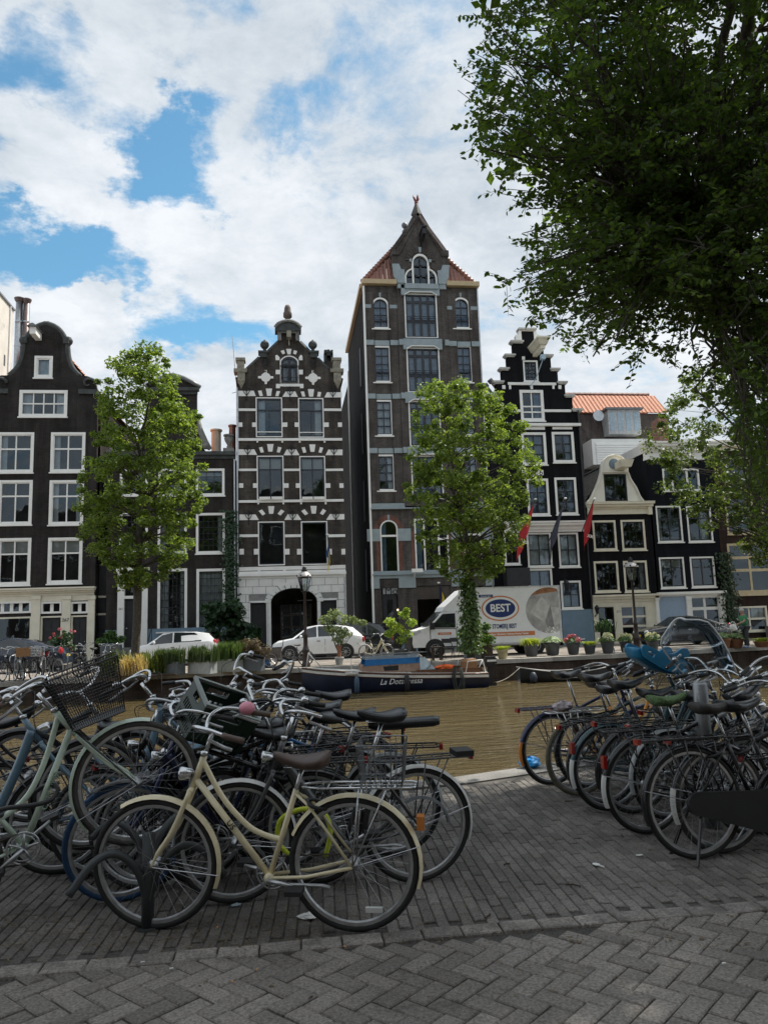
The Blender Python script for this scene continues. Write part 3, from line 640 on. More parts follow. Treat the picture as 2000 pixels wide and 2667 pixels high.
# ------------------------------------------------------------------ C: neck-gabled house behind the left tree
def house_C():
    h = House('neck_gable_house', 'dark brick house with raised neck gable, white windows and blue plinth', Z7.p(1162,300).x)
    r = h.R
    for (a0,a1,cu) in ((1325,1517,'b'), (1070,1262,''), (812,1000,'')):
        h.win(r(Z1,a0,1298,a1,1480), cols=(.33,.66), rows=(.25,), fw=.13, sash=DARKW, bar=.03, barm=DARKW, curtain=cu)
    for (a0,a1,cu) in ((1325,1520,'r'), (1068,1262,'lr'), (808,1000,'')):
        h.win(r(Z7,a0,42,a1,315), cols=(.2,.4,.6,.8), rows=(.17,.33,.5,.67,.83), fw=.13, sash=DARKW, bar=.022, barm=DARKW, curtain=cu)
    for (a0,a1,cu) in ((1065,1265,'Lr'), (1328,1522,'n')):
        h.win(r(Z7,a0,418,a1,843), cols=(.17,.34,.5,.67,.84), rows=(.125,.25,.375,.5,.625,.75,.875), fw=.14, sash=DARKW, bar=.022, barm=DARKW, curtain=cu)
    q = r(Z7,797,425,1000,940); zd = r(Z7,797,860,1000,1000)[3]
    # door case with transom
    h.holes.append([(q[0],.75),(q[1],.75),(q[1],q[3]),(q[0],q[3])])
    w = .34; zt = r(Z7,0,625,1,645)
    d = MB().box(q[0]+w, q[1]-w, .12, .18, .75, zt[2]).build('door', BLACKP, h.root)
    MB().box(q[0], q[0]+w, -.12, .2, .75, q[3]).box(q[1]-w, q[1], -.12, .2, .75, q[3]).box(q[0]-.08, q[1]+.08, -.2, .2, q[3]-.18, q[3]+.1).box(q[0]+w, q[1]-w, -.08, .2, zt[2], zt[3]).box(q[0]+w, q[1]-w, -.04, .2, q[3]-.5, q[3]-.18).build('door_surround', WHITE, d)
    for (f0, f1) in ((.08,.36),(.42,.7),(.76,.95)):
        H = zt[2]-.75; MB().box(q[0]+w+.12, q[1]-w-.12, .1, .122, .75+H*f0, .75+H*f1).build('door_panel', DARKW, d)
    MB().quad((q[0]+w,.14,zt[3]),(q[1]-w,.14,zt[3]),(q[1]-w,.14,q[3]-.5),(q[0]+w,.14,q[3]-.5)).build('fanlight', GLASS, d)
    MB().box(q[0]+w, q[1]-w, .4, .42, zt[3], q[3]-.4).build('interior', ROOM, d)
    MB().ball((q[0]+w+.12,.06,.75+1.0), .05).build('handle', STEEL, d)
    text_mesh('house_number', '261', .16, IRON, h.root, (q[0]+w*.5, -.126, r(Z7,0,712,1,714)[2]), shear=.2)
    # outline
    Rr = h.Q(Z1,[(1590,1600),(1588,1190),(1345,1185)]); nk = h.Q(Z1,[(1328,1150),(1328,905),(1330,770)]); ap = h.Q(Z1,[(1345,765),(1300,722),(1240,692),(1162,672)])
    xr = Rr[0][0]; zsd = Rr[1][1]; xn = nk[2][0]
    Rp = [(xr,0),(xr,zsd),(xn+.55,zsd),(xn+.35,zsd+.3),(xn+.1,zsd+1.2),(xn,zsd+2.0)]+[(xn,nk[2][1])]+[(xn+.12,ap[0][1])]+[ap[1],ap[2]]
    za = ap[3][1]
    pts = Rp+[(0,za)]+[(-a,b) for a,b in reversed(Rp)]
    h.wall(pts, BR_C)
    cornice_profile(h, (-xr,xr,zsd-.35,zsd+.05), [(0,.5,.08,0),(.5,1,.2,.02)], SLATEST, 'shoulder_cornice')
    cornice_profile(h, (-xn,xn,nk[2][1]-.25,nk[2][1]+.12), [(0,.5,.1,.05),(.5,1,.24,.15)], SLATEST, 'neck_cornice')
    top = [(xn+.2,nk[2][1]+.12)]+[ap[1],ap[2],(0,za)]+[(-ap[2][0],ap[2][1]),(-ap[1][0],ap[1][1])]+[(-xn-.2,nk[2][1]+.12)]
    m = MB(); m.tube([(a,-.05,b+.05) for a,b in top], .13, 6); m.build('pediment', LEAD, h.root, smooth=True)
    for sgn in (1,-1):
        m = MB(); m.tube([(sgn*(xn+.1),-.03,zsd+1.9),(sgn*(xn+.2),-.06,zsd+1.3),(sgn*(xn+.45),-.06,zsd+.6),(sgn*(xn+.75),-.04,zsd+.2)], [.1,.16,.2,.12], 7); m.ball((sgn*(xn+.5),-.05,zsd+.4), .22); m.build('claw_piece', STONE, h.root, smooth=True)
        x = sgn*(xr-.35); m = MB(); m.box(x-.3,x+.3,-.15,.4,zsd+.05,zsd+.25); m.lathe([(.12,0),(.12,.15),(.08,.2),(.22,.45),(.26,.62),(.2,.68),(.3,.72),(.3,.8),(.05,.85)], 12, (x,.1,zsd+.25)); m.build('urn', STONE, h.root, smooth=False)
    q = h.R(Z7,1000,815,1592,900); h.box('plinth', (q[0],xr-.002,0,q[3]), -.04, .001, BLUEPL)
    q2 = h.R(Z7,735,900,797,901); h.box('plinth', (-xr+.002,q2[1],0,q[3]), -.04, .001, BLUEPL)
    # ivy-dark drainpipe
    MB().tube([(xr-.03,-.1,0),(xr-.03,-.1,zsd-.4)], .05, 8).build('drainpipe', STEEL, h.root)
    h.body(-xr, xr, zsd-.3, 11, BR_C); h.gable_roof(-xn*1.05, xn*1.05, zsd-.2, za-.6, .36, 11, TILE, xr=0)
    MB().box(-xr,xr,.34,11,zsd-.3,zsd-.24).build('flat_roof', LEAD, h.root)
    # stoop with steps and iron rails
    q = r(Z7,720,830,1010,945); dq = r(Z7,797,425,1000,940)
    stp = MB(); [stp.box(dq[0]-.3, dq[1]+.3, -1.5+.28*i, -.05, .15*i, .15*(i+1)) for i in range(5)]; stp.build('stoop', STONE, h.root)
    m = MB(); zt = q[3]
    for x in (dq[0]-.28, dq[1]+.28):
        m.tube([(x,-1.5,0.1),(x,-1.5,1.05),(x,-.4,1.75),(x,-.05,1.75)], .025, 6); m.tube([(x,-.4,.7),(x,-.4,1.75)], .02, 6); m.tube([(x,-1.5,.55),(x,-.4,1.2)], .015, 5)
    m.build('stair_rail', IRON, h.root)
    # flues on the roof
    for (a,b0,b1,rad,mm) in ((1550,928,1095,.2,COPPER),(1435,960,1110,.28,CREAM)):
        p0 = h.Q(Z1,[(a,b0),(a,b1)]); m = MB(); m.lathe([(rad,p0[1][1]-.6),(rad,p0[0][1]-.1),(rad*1.25,p0[0][1]-.1),(rad*1.25,p0[0][1])], 12, (p0[0][0],2.5,0)); m.build('chimney_flue', mm, h.root)
    return h
hC = house_C()
# ------------------------------------------------------------------ D: striped house with arched doorway
def anchor(h, x, z, s=1.0, y=-.05):
    m = MB(); m.tube([(x,y,z-.42*s),(x,y,z+.3*s)], .022*s, 5)
    for sg in (1,-1):
        m.tube([(x,y,z-.2*s),(x+sg*.14*s,y,z+.0*s),(x+sg*.22*s,y,z+.16*s),(x+sg*.16*s,y,z+.26*s),(x+sg*.08*s,y,z+.2*s),(x+sg*.1*s,y,z+.12*s)], .02*s, 5)
        m.tube([(x,y,z+.05*s),(x+sg*.08*s,y,z+.12*s)], .016*s, 5)
    m.ball((x,y,z+.34*s), .045*s, 6, 4); m.ball((x,y,z-.44*s), .045*s, 6, 4)
    m.build('wall_anchor', IRON, h.root)
def house_D():
    xc = (Z2.p(232,1500).x+Z2.p(1252,1500).x)/2
    h = House('striped_house', 'brown brick house with white stone stripes, crested gable and white arched ground floor', xc)
    r, Q = h.R, h.Q; WS = mat('white_stone_band', (.85,.84,.81), .7, var=.06, scale=2, dirt=((.55,.54,.5), 2.5, .64)); pr = -.035
    xl, xr = Q(Z2,[(232,1500),(1252,1500)]); xl, xr = xl[0], xr[0]
    def st_(pts): return h.shape('stone_block', Q(Z2, pts), pr, .002, WS)
    # windows
    NV = mat('navy_window_paint', (.015,.02,.03), .35, var=.2)
    for k, (a0,b0,a1,b1,cu) in enumerate(((403,962,662,1352,'L'), (820,968,1068,1356,'R'))):
        w = h.win(r(Z2,a0,b0,a1,b1), cols=(), rows=(.31,), fw=.055, sash=NV, sashw=.08, bar=.07, barm=NV, curtain=cu, sill=None, frame=WS, proud=.01, pane=GLASS)
        q = r(Z2,a0,b0,a1,b1); xm = (q[0]+q[1])/2; zb = q[2]+(q[3]-q[2])*.66
        MB().box(xm-.03,xm+.03,.05,.12,q[2]+.1,zb).build('glazing_bar', NV, w)
        zz = q[2]+(q[3]-q[2])*.13; MB().box(q[0]+.05,q[1]-.05,-.01,.02,zz-.025,zz+.025).build('guard_rail', WS, w)
    for (a0,b0,a1,b1) in ((413,1535,675,1968), (832,1538,1085,1968)):
        w = h.win(r(Z2,a0,b0,a1,b1), cols=(.5,), rows=(.3,), fw=.055, sash=NV, sashw=.08, bar=.05, barm=NV, curtain='b', sill=None, frame=WS, proud=.01)
        q = r(Z2,a0+18,1942,a1-5,1970); h2 = (q[1]-q[0])/2
        for i in range(2): MB().box(q[0]+h2*i+.03,q[0]+h2*(i+1)-.03,-.22,-.02,q[2],q[3]).build('window_box', WS, w)
    for (a0,b0,a1,b1) in ((183,-4,356,283), (465,-6,637,279)):
        h.win(r(Z8,a0,b0,a1,b1), cols=(), rows=(), fw=.055, sash=NV, sashw=.07, curtain='', sill=None, frame=WS, proud=.01, rise=.0)
    # attic loading door
    w = h.win(r(Z2,640,552,822,825), cols=(.5,), rows=(.33,), fw=.06, sash=NV, sashw=.13, bar=.2, barm=NV, frame=WS, sill=None, rise=.32, curtain='n', cm=mat('net_curtain',(.4,.42,.45),.9))
    q = r(Z2,645,650,815,820); m = MB()
    for z in (.0,.3,.95,1.0): m.tube([(q[0],-.05,q[2]+(q[3]-q[2])*z),(q[1],-.05,q[2]+(q[3]-q[2])*z)], .018, 5)
    for i in range(9): x = q[0]+(q[1]-q[0])*i/8; m.tube([(x,-.05,q[2]),(x+.04*(-1)**i,-.05,q[3])], .012, 4)
    m.build('balcony_rail', IRON, h.root)
    # voussoirs and bands
    st_([(600,830),(870,830),(870,872),(835,872),(835,855),(640,855),(640,872),(600,872)])
    for p in ([(700,487),(752,487),(743,540),(712,540)], [(645,507),(678,497),(690,530),(665,540)], [(775,500),(808,508),(795,542),(768,532)], [(593,552),(612,545),(636,570),(636,597),(597,597)], [(858,552),(840,545),(824,570),(824,597),(862,597)], [(597,692),(640,692),(640,735),(597,735)], [(824,692),(864,692),(864,737),(824,737)]): st_(p)
    for (cx,cy) in ((500,766),(963,772)):
        c = Q(Z2,[(cx,cy),(cx+47,cy)]); R_ = c[1][0]-c[0][0]; cx_, cz_ = c[0]
        pts = []
        for k in range(4):
            a = 90*k
            pts += [(cx_+R_*cos(radians(a+t)), cz_+R_*sin(radians(a+t))) for t in (16,30,45,60,74)]
            b = 90*(k+1); e = R_*(1.62 if b != 270 else 1.5)
            pts += [(cx_+e*cos(radians(b-8)), cz_+e*sin(radians(b-8))), (cx_+e*cos(radians(b+8)), cz_+e*sin(radians(b+8)))]
        h.shape('medallion', pts, -.05, .002, WS)
    def band(y0, y1, key0, kx, vx, arch):
        """stone band broken by the window heads; kx: keystone centres"""
        for pts in arch: st_(pts)
    A1 = [[(222,898),(383,898),(402,950),(222,950)], [(695,905),(790,905),(815,957),(662,957)], [(1100,912),(1246,912),(1246,963),(1073,963)],
          [(423,898),(458,895),(472,948),(440,950)], [(500,876),(562,876),(552,948),(513,948)], [(607,900),(641,902),(625,950),(594,950)],
          [(841,906),(875,904),(888,953),(858,955)], [(913,882),(973,882),(965,955),(925,955)], [(1012,908),(1044,912),(1035,956),(1002,954)]]
    A2 = [[(234,1473),(388,1473),(415,1527),(234,1527)], [(705,1473),(800,1473),(830,1530),(675,1530)], [(1113,1475),(1252,1475),(1252,1530),(1085,1530)],
          [(433,1455),(466,1447),(482,1500),(452,1507)], [(512,1421),(576,1421),(565,1495),(524,1495)], [(620,1447),(655,1455),(637,1505),(607,1500)],
          [(850,1455),(884,1449),(898,1502),(868,1508)], [(926,1424),(987,1424),(977,1497),(938,1497)], [(1030,1450),(1063,1457),(1046,1508),(1017,1502)]]
    A3 = [[(242,2112),(400,2112),(432,2165),(242,2168)], [(716,2108),(812,2108),(850,2165),(682,2165)], [(1128,2108),(1270,2108),(1270,2160),(1092,2165)],
          [(430,2078),(462,2062),(497,2105),(468,2122)], [(522,2030),(585,2030),(573,2105),(533,2105)], [(650,2062),(682,2080),(645,2122),(615,2105)],
          [(847,2078),(880,2060),(915,2103),(886,2120)], [(938,2028),(1000,2028),(990,2103),(950,2103)], [(1060,2055),(1092,2075),(1060,2118),(1030,2102)]]
    for A_ in (A1, A2, A3):
        for p in A_: st_(p)
    def strip(reg, y0, y1, segs, name='string_course', ym=None):
        for (a,b) in segs: q = r(reg,a,y0,b,y1); h.box(name, q, pr, .003, WS)
    strip(Z2,1072,1096,((226,403),(664,820),(1070,1243))); strip(Z2,1662,1685,((234,413),(677,832),(1087,1258)))
    strip(Z8,80,98,((62,183),(358,465),(639,752)))
    for (reg,y0,y1,xs) in ((Z2,1209,1252,((229,271),(366,403),(664,712),(782,820),(1070,1117),(1207,1247))), (Z2,1806,1850,((237,280),(375,413),(677,724),(794,832),(1087,1133),(1222,1262))), (Z8,175,212,((62,90),(155,183),(358,388),(437,465),(639,665),(727,752)))):
        for (a,b) in xs: h.box('stone_block', r(reg,a,y0,b,y1), pr, .003, WS)
    for (reg,y0,y1,a,b) in ((Z2,1365,1389,230,1249), (Z2,1968,1992,240,1266), (Z8,288,312,62,755)):
        q = r(reg,a,y0,b,y1); h.box('sill_band', (xl,xr,q[2],q[3]), -.09, .003, WS)
    for (reg,xs,y0,y1) in ((Z2,(418,662,833,1076),1390,1407), (Z2,(427,672,846,1087),1992,2012), (Z8,(190,355,474,633),312,326)):
        for x in xs: h.box('sill_lug', r(reg,x-9,y0,x+9,y1), -.07, .003, WS)
    for (x,y,s) in ((495,636,1.0),(965,640,1.0),(312,915,.9),(738,915,.9),(1157,925,.9),(323,1490,.9),(752,1490,.9),(1168,1490,.9),(332,2132,.9),(763,2132,.9),(1187,2132,.9)):
        a = Q(Z2,[(x,y)])[0]; anchor(h, a[0], a[1], s*1.05, pr-.03)
    # ground floor: white ashlar blocks round an arched doorway
    zt = r(Z8,65,345,760,366); g0 = zt[2]
    arch_r = r(Z8,268,432,572,900); cx = (arch_r[0]+arch_r[1])/2; hw = (arch_r[1]-arch_r[0])/2; zsp = arch_r[3]-hw*.62
    archp = [(cx-hw,0),(cx+hw,0)]+arc(cx, zsp, hw, 0, 180, 18, hw*.62)
    dl = r(Z8,125,520,245,900); dr = r(Z8,587,503,707,900)
    dlp = [(dl[0],0),(dl[1],0),(dl[1],dl[3]),(dl[0],dl[3])]; drp = [(dr[0],0),(dr[1],0),(dr[1],dr[3]),(dr[0],dr[3])]
    holes_up = h.holes; h.holes = [archp, dlp, drp]
    ASH = mat('white_ashlar', (.78,.77,.74), .7, var=.08, scale=2, dirt=((.4,.39,.37), 2, .6)); JO = mat('ashlar_joint', (.25,.25,.24), .9)
    MB().poly([[(xl-.02,0),(xr+.02,0),(xr+.02,g0),(xl-.02,g0)]]+h.holes, -.02, .34).build('ground_floor_wall', JO, h.root)
    rows = 10; hh = g0/rows
    def free(x0,x1,z0,z1):
        for (a,b,t) in ((dl[0],dl[1],dl[3]),(dr[0],dr[1],dr[3])):
            if x1 > a+.01 and x0 < b-.01 and z0 < t-.01: return False
        for zz in (z0+.02, (z0+z1)/2, z1-.02):
            ex = hw if zz < zsp else (hw*sqrt(max(0,1-((zz-zsp)/(hw*.62))**2)) if zz < zsp+hw*.62 else 0)
            if ex and x1 > cx-ex-.02 and x0 < cx+ex+.02: return False
        return True
    for i in range(rows):
        z0, z1 = i*hh, (i+1)*hh; x = xl-.02; k = 0
        cuts = sorted(set([xl-.02, xr+.02]+[xl+j*.72+(.36 if i % 2 else 0) for j in range(10) if xl < xl+j*.72+(.36 if i % 2 else 0) < xr]+([dl[0],dl[1]] if z0 < dl[3] else [])+([dr[0],dr[1]] if z0 < dr[3] else [])))
        ex = None
        zz = z1-.0
        if z0 < zsp+hw*.62:
            e = hw if z0 < zsp else hw*sqrt(max(0,1-((z0-zsp)/(hw*.62))**2))
            e2 = hw if z1 < zsp else (hw*sqrt(max(0,1-((z1-zsp)/(hw*.62))**2)) if z1 < zsp+hw*.62 else 0)
            cuts = sorted(c for c in set(cuts+[cx-e-.03, cx+e+.03]))
        for a, b in zip(cuts, cuts[1:]):
            if b-a < .08 or not free(a,b,z0,z1): continue
            MB().box(a+.012,b-.012,-.05,-.018,z0+.012,z1-.012).build('ashlar_block', ASH, h.root)
    # arch ring voussoirs
    n = 13
    for i in range(n):
        a0, a1 = 180*i/n+1, 180*(i+1)/n-1; e = .16
        pts = arc(cx,zsp,hw+.01,a0,a1,2,hw*.62+.01)+list(reversed(arc(cx,zsp,hw+.34,a0,a1,2,hw*.62+.34)))
        MB().poly([pts], -.09, -.0).build('arch_stone', ASH, h.root)
    for sg in (1,-1): MB().box(cx+sg*(hw+.08)-.08, cx+sg*(hw+.08)+.08, -.1, .02, 0, zsp).build('arch_jamb', ASH, h.root)
    cornice_profile(h, (xl,xr,g0,g0+.42), [(0,.35,.07,0),(.35,.7,.2,.02),(.7,1,.12,0)], WS, 'ground_cornice')
    # dark porch inside the arch
    m = MB(); d = 2.2
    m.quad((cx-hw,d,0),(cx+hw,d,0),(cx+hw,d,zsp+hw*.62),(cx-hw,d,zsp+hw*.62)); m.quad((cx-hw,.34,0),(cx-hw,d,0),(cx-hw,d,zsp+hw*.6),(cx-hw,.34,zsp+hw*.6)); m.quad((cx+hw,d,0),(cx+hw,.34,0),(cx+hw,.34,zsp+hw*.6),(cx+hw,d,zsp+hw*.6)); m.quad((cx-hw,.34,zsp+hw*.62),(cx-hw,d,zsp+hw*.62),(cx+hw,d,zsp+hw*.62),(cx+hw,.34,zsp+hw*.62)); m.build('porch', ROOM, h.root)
    pd = MB().box(cx-hw*.62,cx+hw*.8,1.7,1.76,0,zsp*.98).build('porch_door', mat('brown_glazed_door',(.05,.035,.025),.4), h.root)
    for i in range(3):
        for j in range(4): MB().box(cx-hw*.55+i*hw*.44,cx-hw*.55+i*hw*.44+hw*.38,1.68,1.7,.3+j*.65,.85+j*.65).build('pane', GLASS, pd)
    for q in (dl, dr):
        dd = MB().box(q[0]+.05,q[1]-.05,.14,.2,0,q[3]-.05).build('door', BLACKP, h.root)
        for (f0,f1) in ((.06,.3),(.36,.6),(.7,.95)): MB().box(q[0]+.2,q[1]-.2,.115,.142,q[3]*f0,q[3]*f1).build('door_panel', DARKW, dd)
        MB().box(q[0],q[0]+.06,-.06,.2,0,q[3]).box(q[1]-.06,q[1],-.06,.2,0,q[3]).box(q[0],q[1],-.06,.2,q[3]-.06,q[3]+.04).build('door_frame', WS, dd)
    # wall outline with gable
    h.holes = holes_up
    zp = Q(Z2,[(300,705)])[0][1]
    gl = Q(Z2,[(315,690),(445,572),(445,545),(515,525),(640,408),(640,300)]); gr = Q(Z2,[(800,300),(826,408),(940,528),(1003,545),(1003,580),(1115,692)])
    out = [(xl,g0+.4),(xr,g0+.4),(xr,zp)]+list(reversed(gr))+list(reversed(gl))+[(xl,zp)]
    h.wall(out, BR_D)
    for seg in (((318,690),(442,575)),((515,528),(634,415))):
        a, b = Q(Z2, seg); m = MB(); m.tube([(a[0],.12,a[1]+.04),(b[0],.12,b[1]+.04)], .15, 4); m.build('gable_coping', SLATEST, h.root)
    for seg in (((1112,690),(1003,585)),((935,528),(830,420))):
        a, b = Q(Z2, seg); m = MB(); m.tube([(a[0],.12,a[1]+.04),(b[0],.12,b[1]+.04)], .15, 4); m.build('gable_coping', SLATEST, h.root)
    for (a0,a1,cxx) in ((440,512,488),(935,1007,961)):
        q = r(Z2,a0,510,a1,572); m = MB().box(q[0],q[1],-.12,.4,q[2],q[3]-.12).box(q[0]-.08,q[1]+.08,-.18,.46,q[3]-.12,q[3]).build('gable_block', SLATEST, h.root)
        c = Q(Z2,[(cxx,440),(cxx,490)]); MB().lathe([(.17,0),(.1,.06),(.1,.2),(.16,.26)], 10, (c[0][0],.12,q[3])).ball((c[0][0],.12,c[0][1]), .26, 12, 8).ball((c[0][0],.12,c[0][1]+.27), .06, 6, 4).build('ball_finial', SLATEST, m, smooth=True)
    # crest
    q = r(Z2,615,318,830,410); MB().box(q[0],q[0]+.22,-.14,.35,q[2],q[3]).box(q[1]-.22,q[1],-.14,.35,q[2],q[3]).box(q[0],q[1],-.16,.36,q[3]-.12,q[3]).build('crest_neck', STONE, h.root)
    a = Q(Z2,[(590,322),(590,290),(620,255),(665,235),(718,226),(770,235),(815,258),(846,292),(846,322)]); MB().poly([a], -.26, .42).build('crest_pediment', SLATEST, h.root)
    m = MB(); m.tube([(x,-.3,z) for x,z in a[1:-1]], .09, 5); m.build('crest_moulding', STONE, h.root)
    c = Q(Z2,[(715,228),(715,112)]); m = MB(); m.lathe([(.22,0),(.22,.18),(.13,.24),(.15,.3),(.25,.38),(.25,.62),(.2,.72),(.18,.95),(.12,1.1),(.03,c[1][1]-c[0][1])], 12, (c[0][0],.1,c[0][1])); m.build('crest_finial', mat('red_sandstone',(.12,.095,.085),.9,var=.3,bump=.3), h.root, smooth=True)
    q = r(Z2,705,335,750,462); MB().box(q[0],q[1],-.5,.1,(q[2]+q[3])/2,q[3]).box(q[0]+.1,q[1]-.1,-.25,.1,q[2],(q[2]+q[3])/2).build('hoist_bracket', SANDST, h.root)
    for (a0,a1) in ((205,300),(1147,1242)):
        q = r(Z2,a0,580,a1,690); q2 = r(Z2,a0+18,720,a1-3,808)
        MB().box(q[0],q[1],-.2,.45,q[3]-.16,q[3]).box(q[0]+.07,q[1]-.07,-.13,.38,q[2],q[3]-.16).box(q[0]-.1,q[1]+.1,-.26,.45,q[2]-.2,q[2]).box(q2[0],q2[1],-.2,.3,q2[2],q[2]-.2).hexa([(q2[0]+.2,-.02,q2[2]-.4),(q2[1]-.2,-.02,q2[2]-.4),(q2[1]-.2,.2,q2[2]-.4),(q2[0]+.2,.2,q2[2]-.4),(q2[0],-.2,q2[2]),(q2[1],-.2,q2[2]),(q2[1],.2,q2[2]),(q2[0],.2,q2[2])]).build('corner_pier', SANDST, h.root)
    zg = gl[4][1]; h.body(xl, xr, zp-.1, 11, BR_D); h.gable_roof(xl, xr, zp-.3, zg-.2, .36, 11, TILEG)
    q = r(Z2,1098,515,1176,700); ch = MB().box(q[0],q[1],1.6,2.6,q[2]-1,q[3]).build('chimney', BR_D, h.root)
    m = MB(); q3 = r(Z2,1090,392,1176,515)
    for x in (q3[0]+.06,q3[1]-.06): m.box(x-.07,x+.07,1.7,2.5,q3[2],q3[3])
    m.lathe([(.14,0),(.2,.2),(.12,.4),(.18,.7),(.1,.9)], 8, ((q3[0]+q3[1])/2,2.1,q3[2])); m.box(q3[0],q3[1],1.7,2.5,q3[3]-.35,q3[3]-.22); m.build('chimney_pots', SLATEST, ch)
    # antenna
    m = MB(); p = Q(Z2,[(165,330),(215,900)]); m.tube([(p[0][0],.4,p[0][1]),(p[1][0],.4,p[1][1])], .018, 4); m.tube([(p[1][0]-.3,.4,p[1][1]),(p[1][0]+.05,.4,p[1][1]+.1)], .018, 4); m.build('antenna', STEEL, h.root)
    MB().tube([(xl-.06,-.06,0),(xl-.06,-.06,zp-1)], .05, 8).build('drainpipe', STEEL, h.root)
    MB().tube([(xr-.04,-.08,0),(xr-.04,-.08,g0)], .05, 8).build('drainpipe', STEEL, h.root)
    return h
hD = house_D()
def glow(name, col, e):
    m = bpy.data.materials.new(name); m.use_nodes = True; b = m.node_tree.nodes['Principled BSDF']; b.inputs['Emission Color'].default_value = list(col)+[1]; b.inputs['Emission Strength'].default_value = e; MATS[name] = m; return m
# ------------------------------------------------------------------ E: tall warehouse
def pantile(m, name='roof_tile', w=.27, l=.36):
    mb = MB(); n = 6; vs = []
    for i in range(n+1):
        x = -w/2+w*i/n; z = .028*sin(2*pi*i/n+.6)
        vs += [(x,0,z),(x,l,z+.0)]
    fs = [(2*i,2*i+2,2*i+3,2*i+1) for i in range(n)]
    b = len(vs); vs += [(v[0],v[1],v[2]-.022) for v in vs[0::2]]
    fs += [(b+i, b+i+1, 2*(i+1), 2*i) for i in range(n)]
    return mb.add(vs, fs).mesh(name, m, smooth=False)
def tile_slope(root, me, o, ux, uy, n, inside, dx=.25, dy=.31, limit=300, nx=60, ny=40, name='roof_tile', m=None):
    """lay tiles on a slope: o origin at eave, ux along eave, uy up the slope"""
    R_ = Matrix((ux, uy, n)).transposed().to_euler(); c = 0; spots = []
    for j in range(ny):
        for i in range(-nx, nx):
            x, y = (i+.5)*dx, j*dy
            if inside(x, y+dy*.5): spots.append((x, y))
    for (x, y) in spots[:limit]:
        p = o+ux*x+uy*y+n*.05; t = inst(name, me, root, p, R_); t.rotation_euler.x += .06+random.gauss(0,.01)
    if spots[limit:]:
        mb = MB(); vs = [tuple(v.co) for v in me.vertices]; fs = [tuple(f.vertices) for f in me.polygons]
        M4 = Matrix((ux, uy, n)).transposed().to_4x4()
        for (x, y) in spots[limit:]:
            s = len(mb.v); mb.add(vs, fs); T = Matrix.Translation(o+ux*x+uy*y+n*.05) @ M4 @ Matrix.Rotation(.06, 4, 'X'); mb.xf(T, s)
        mb.build(name+'_field', m, root, kind='stuff')
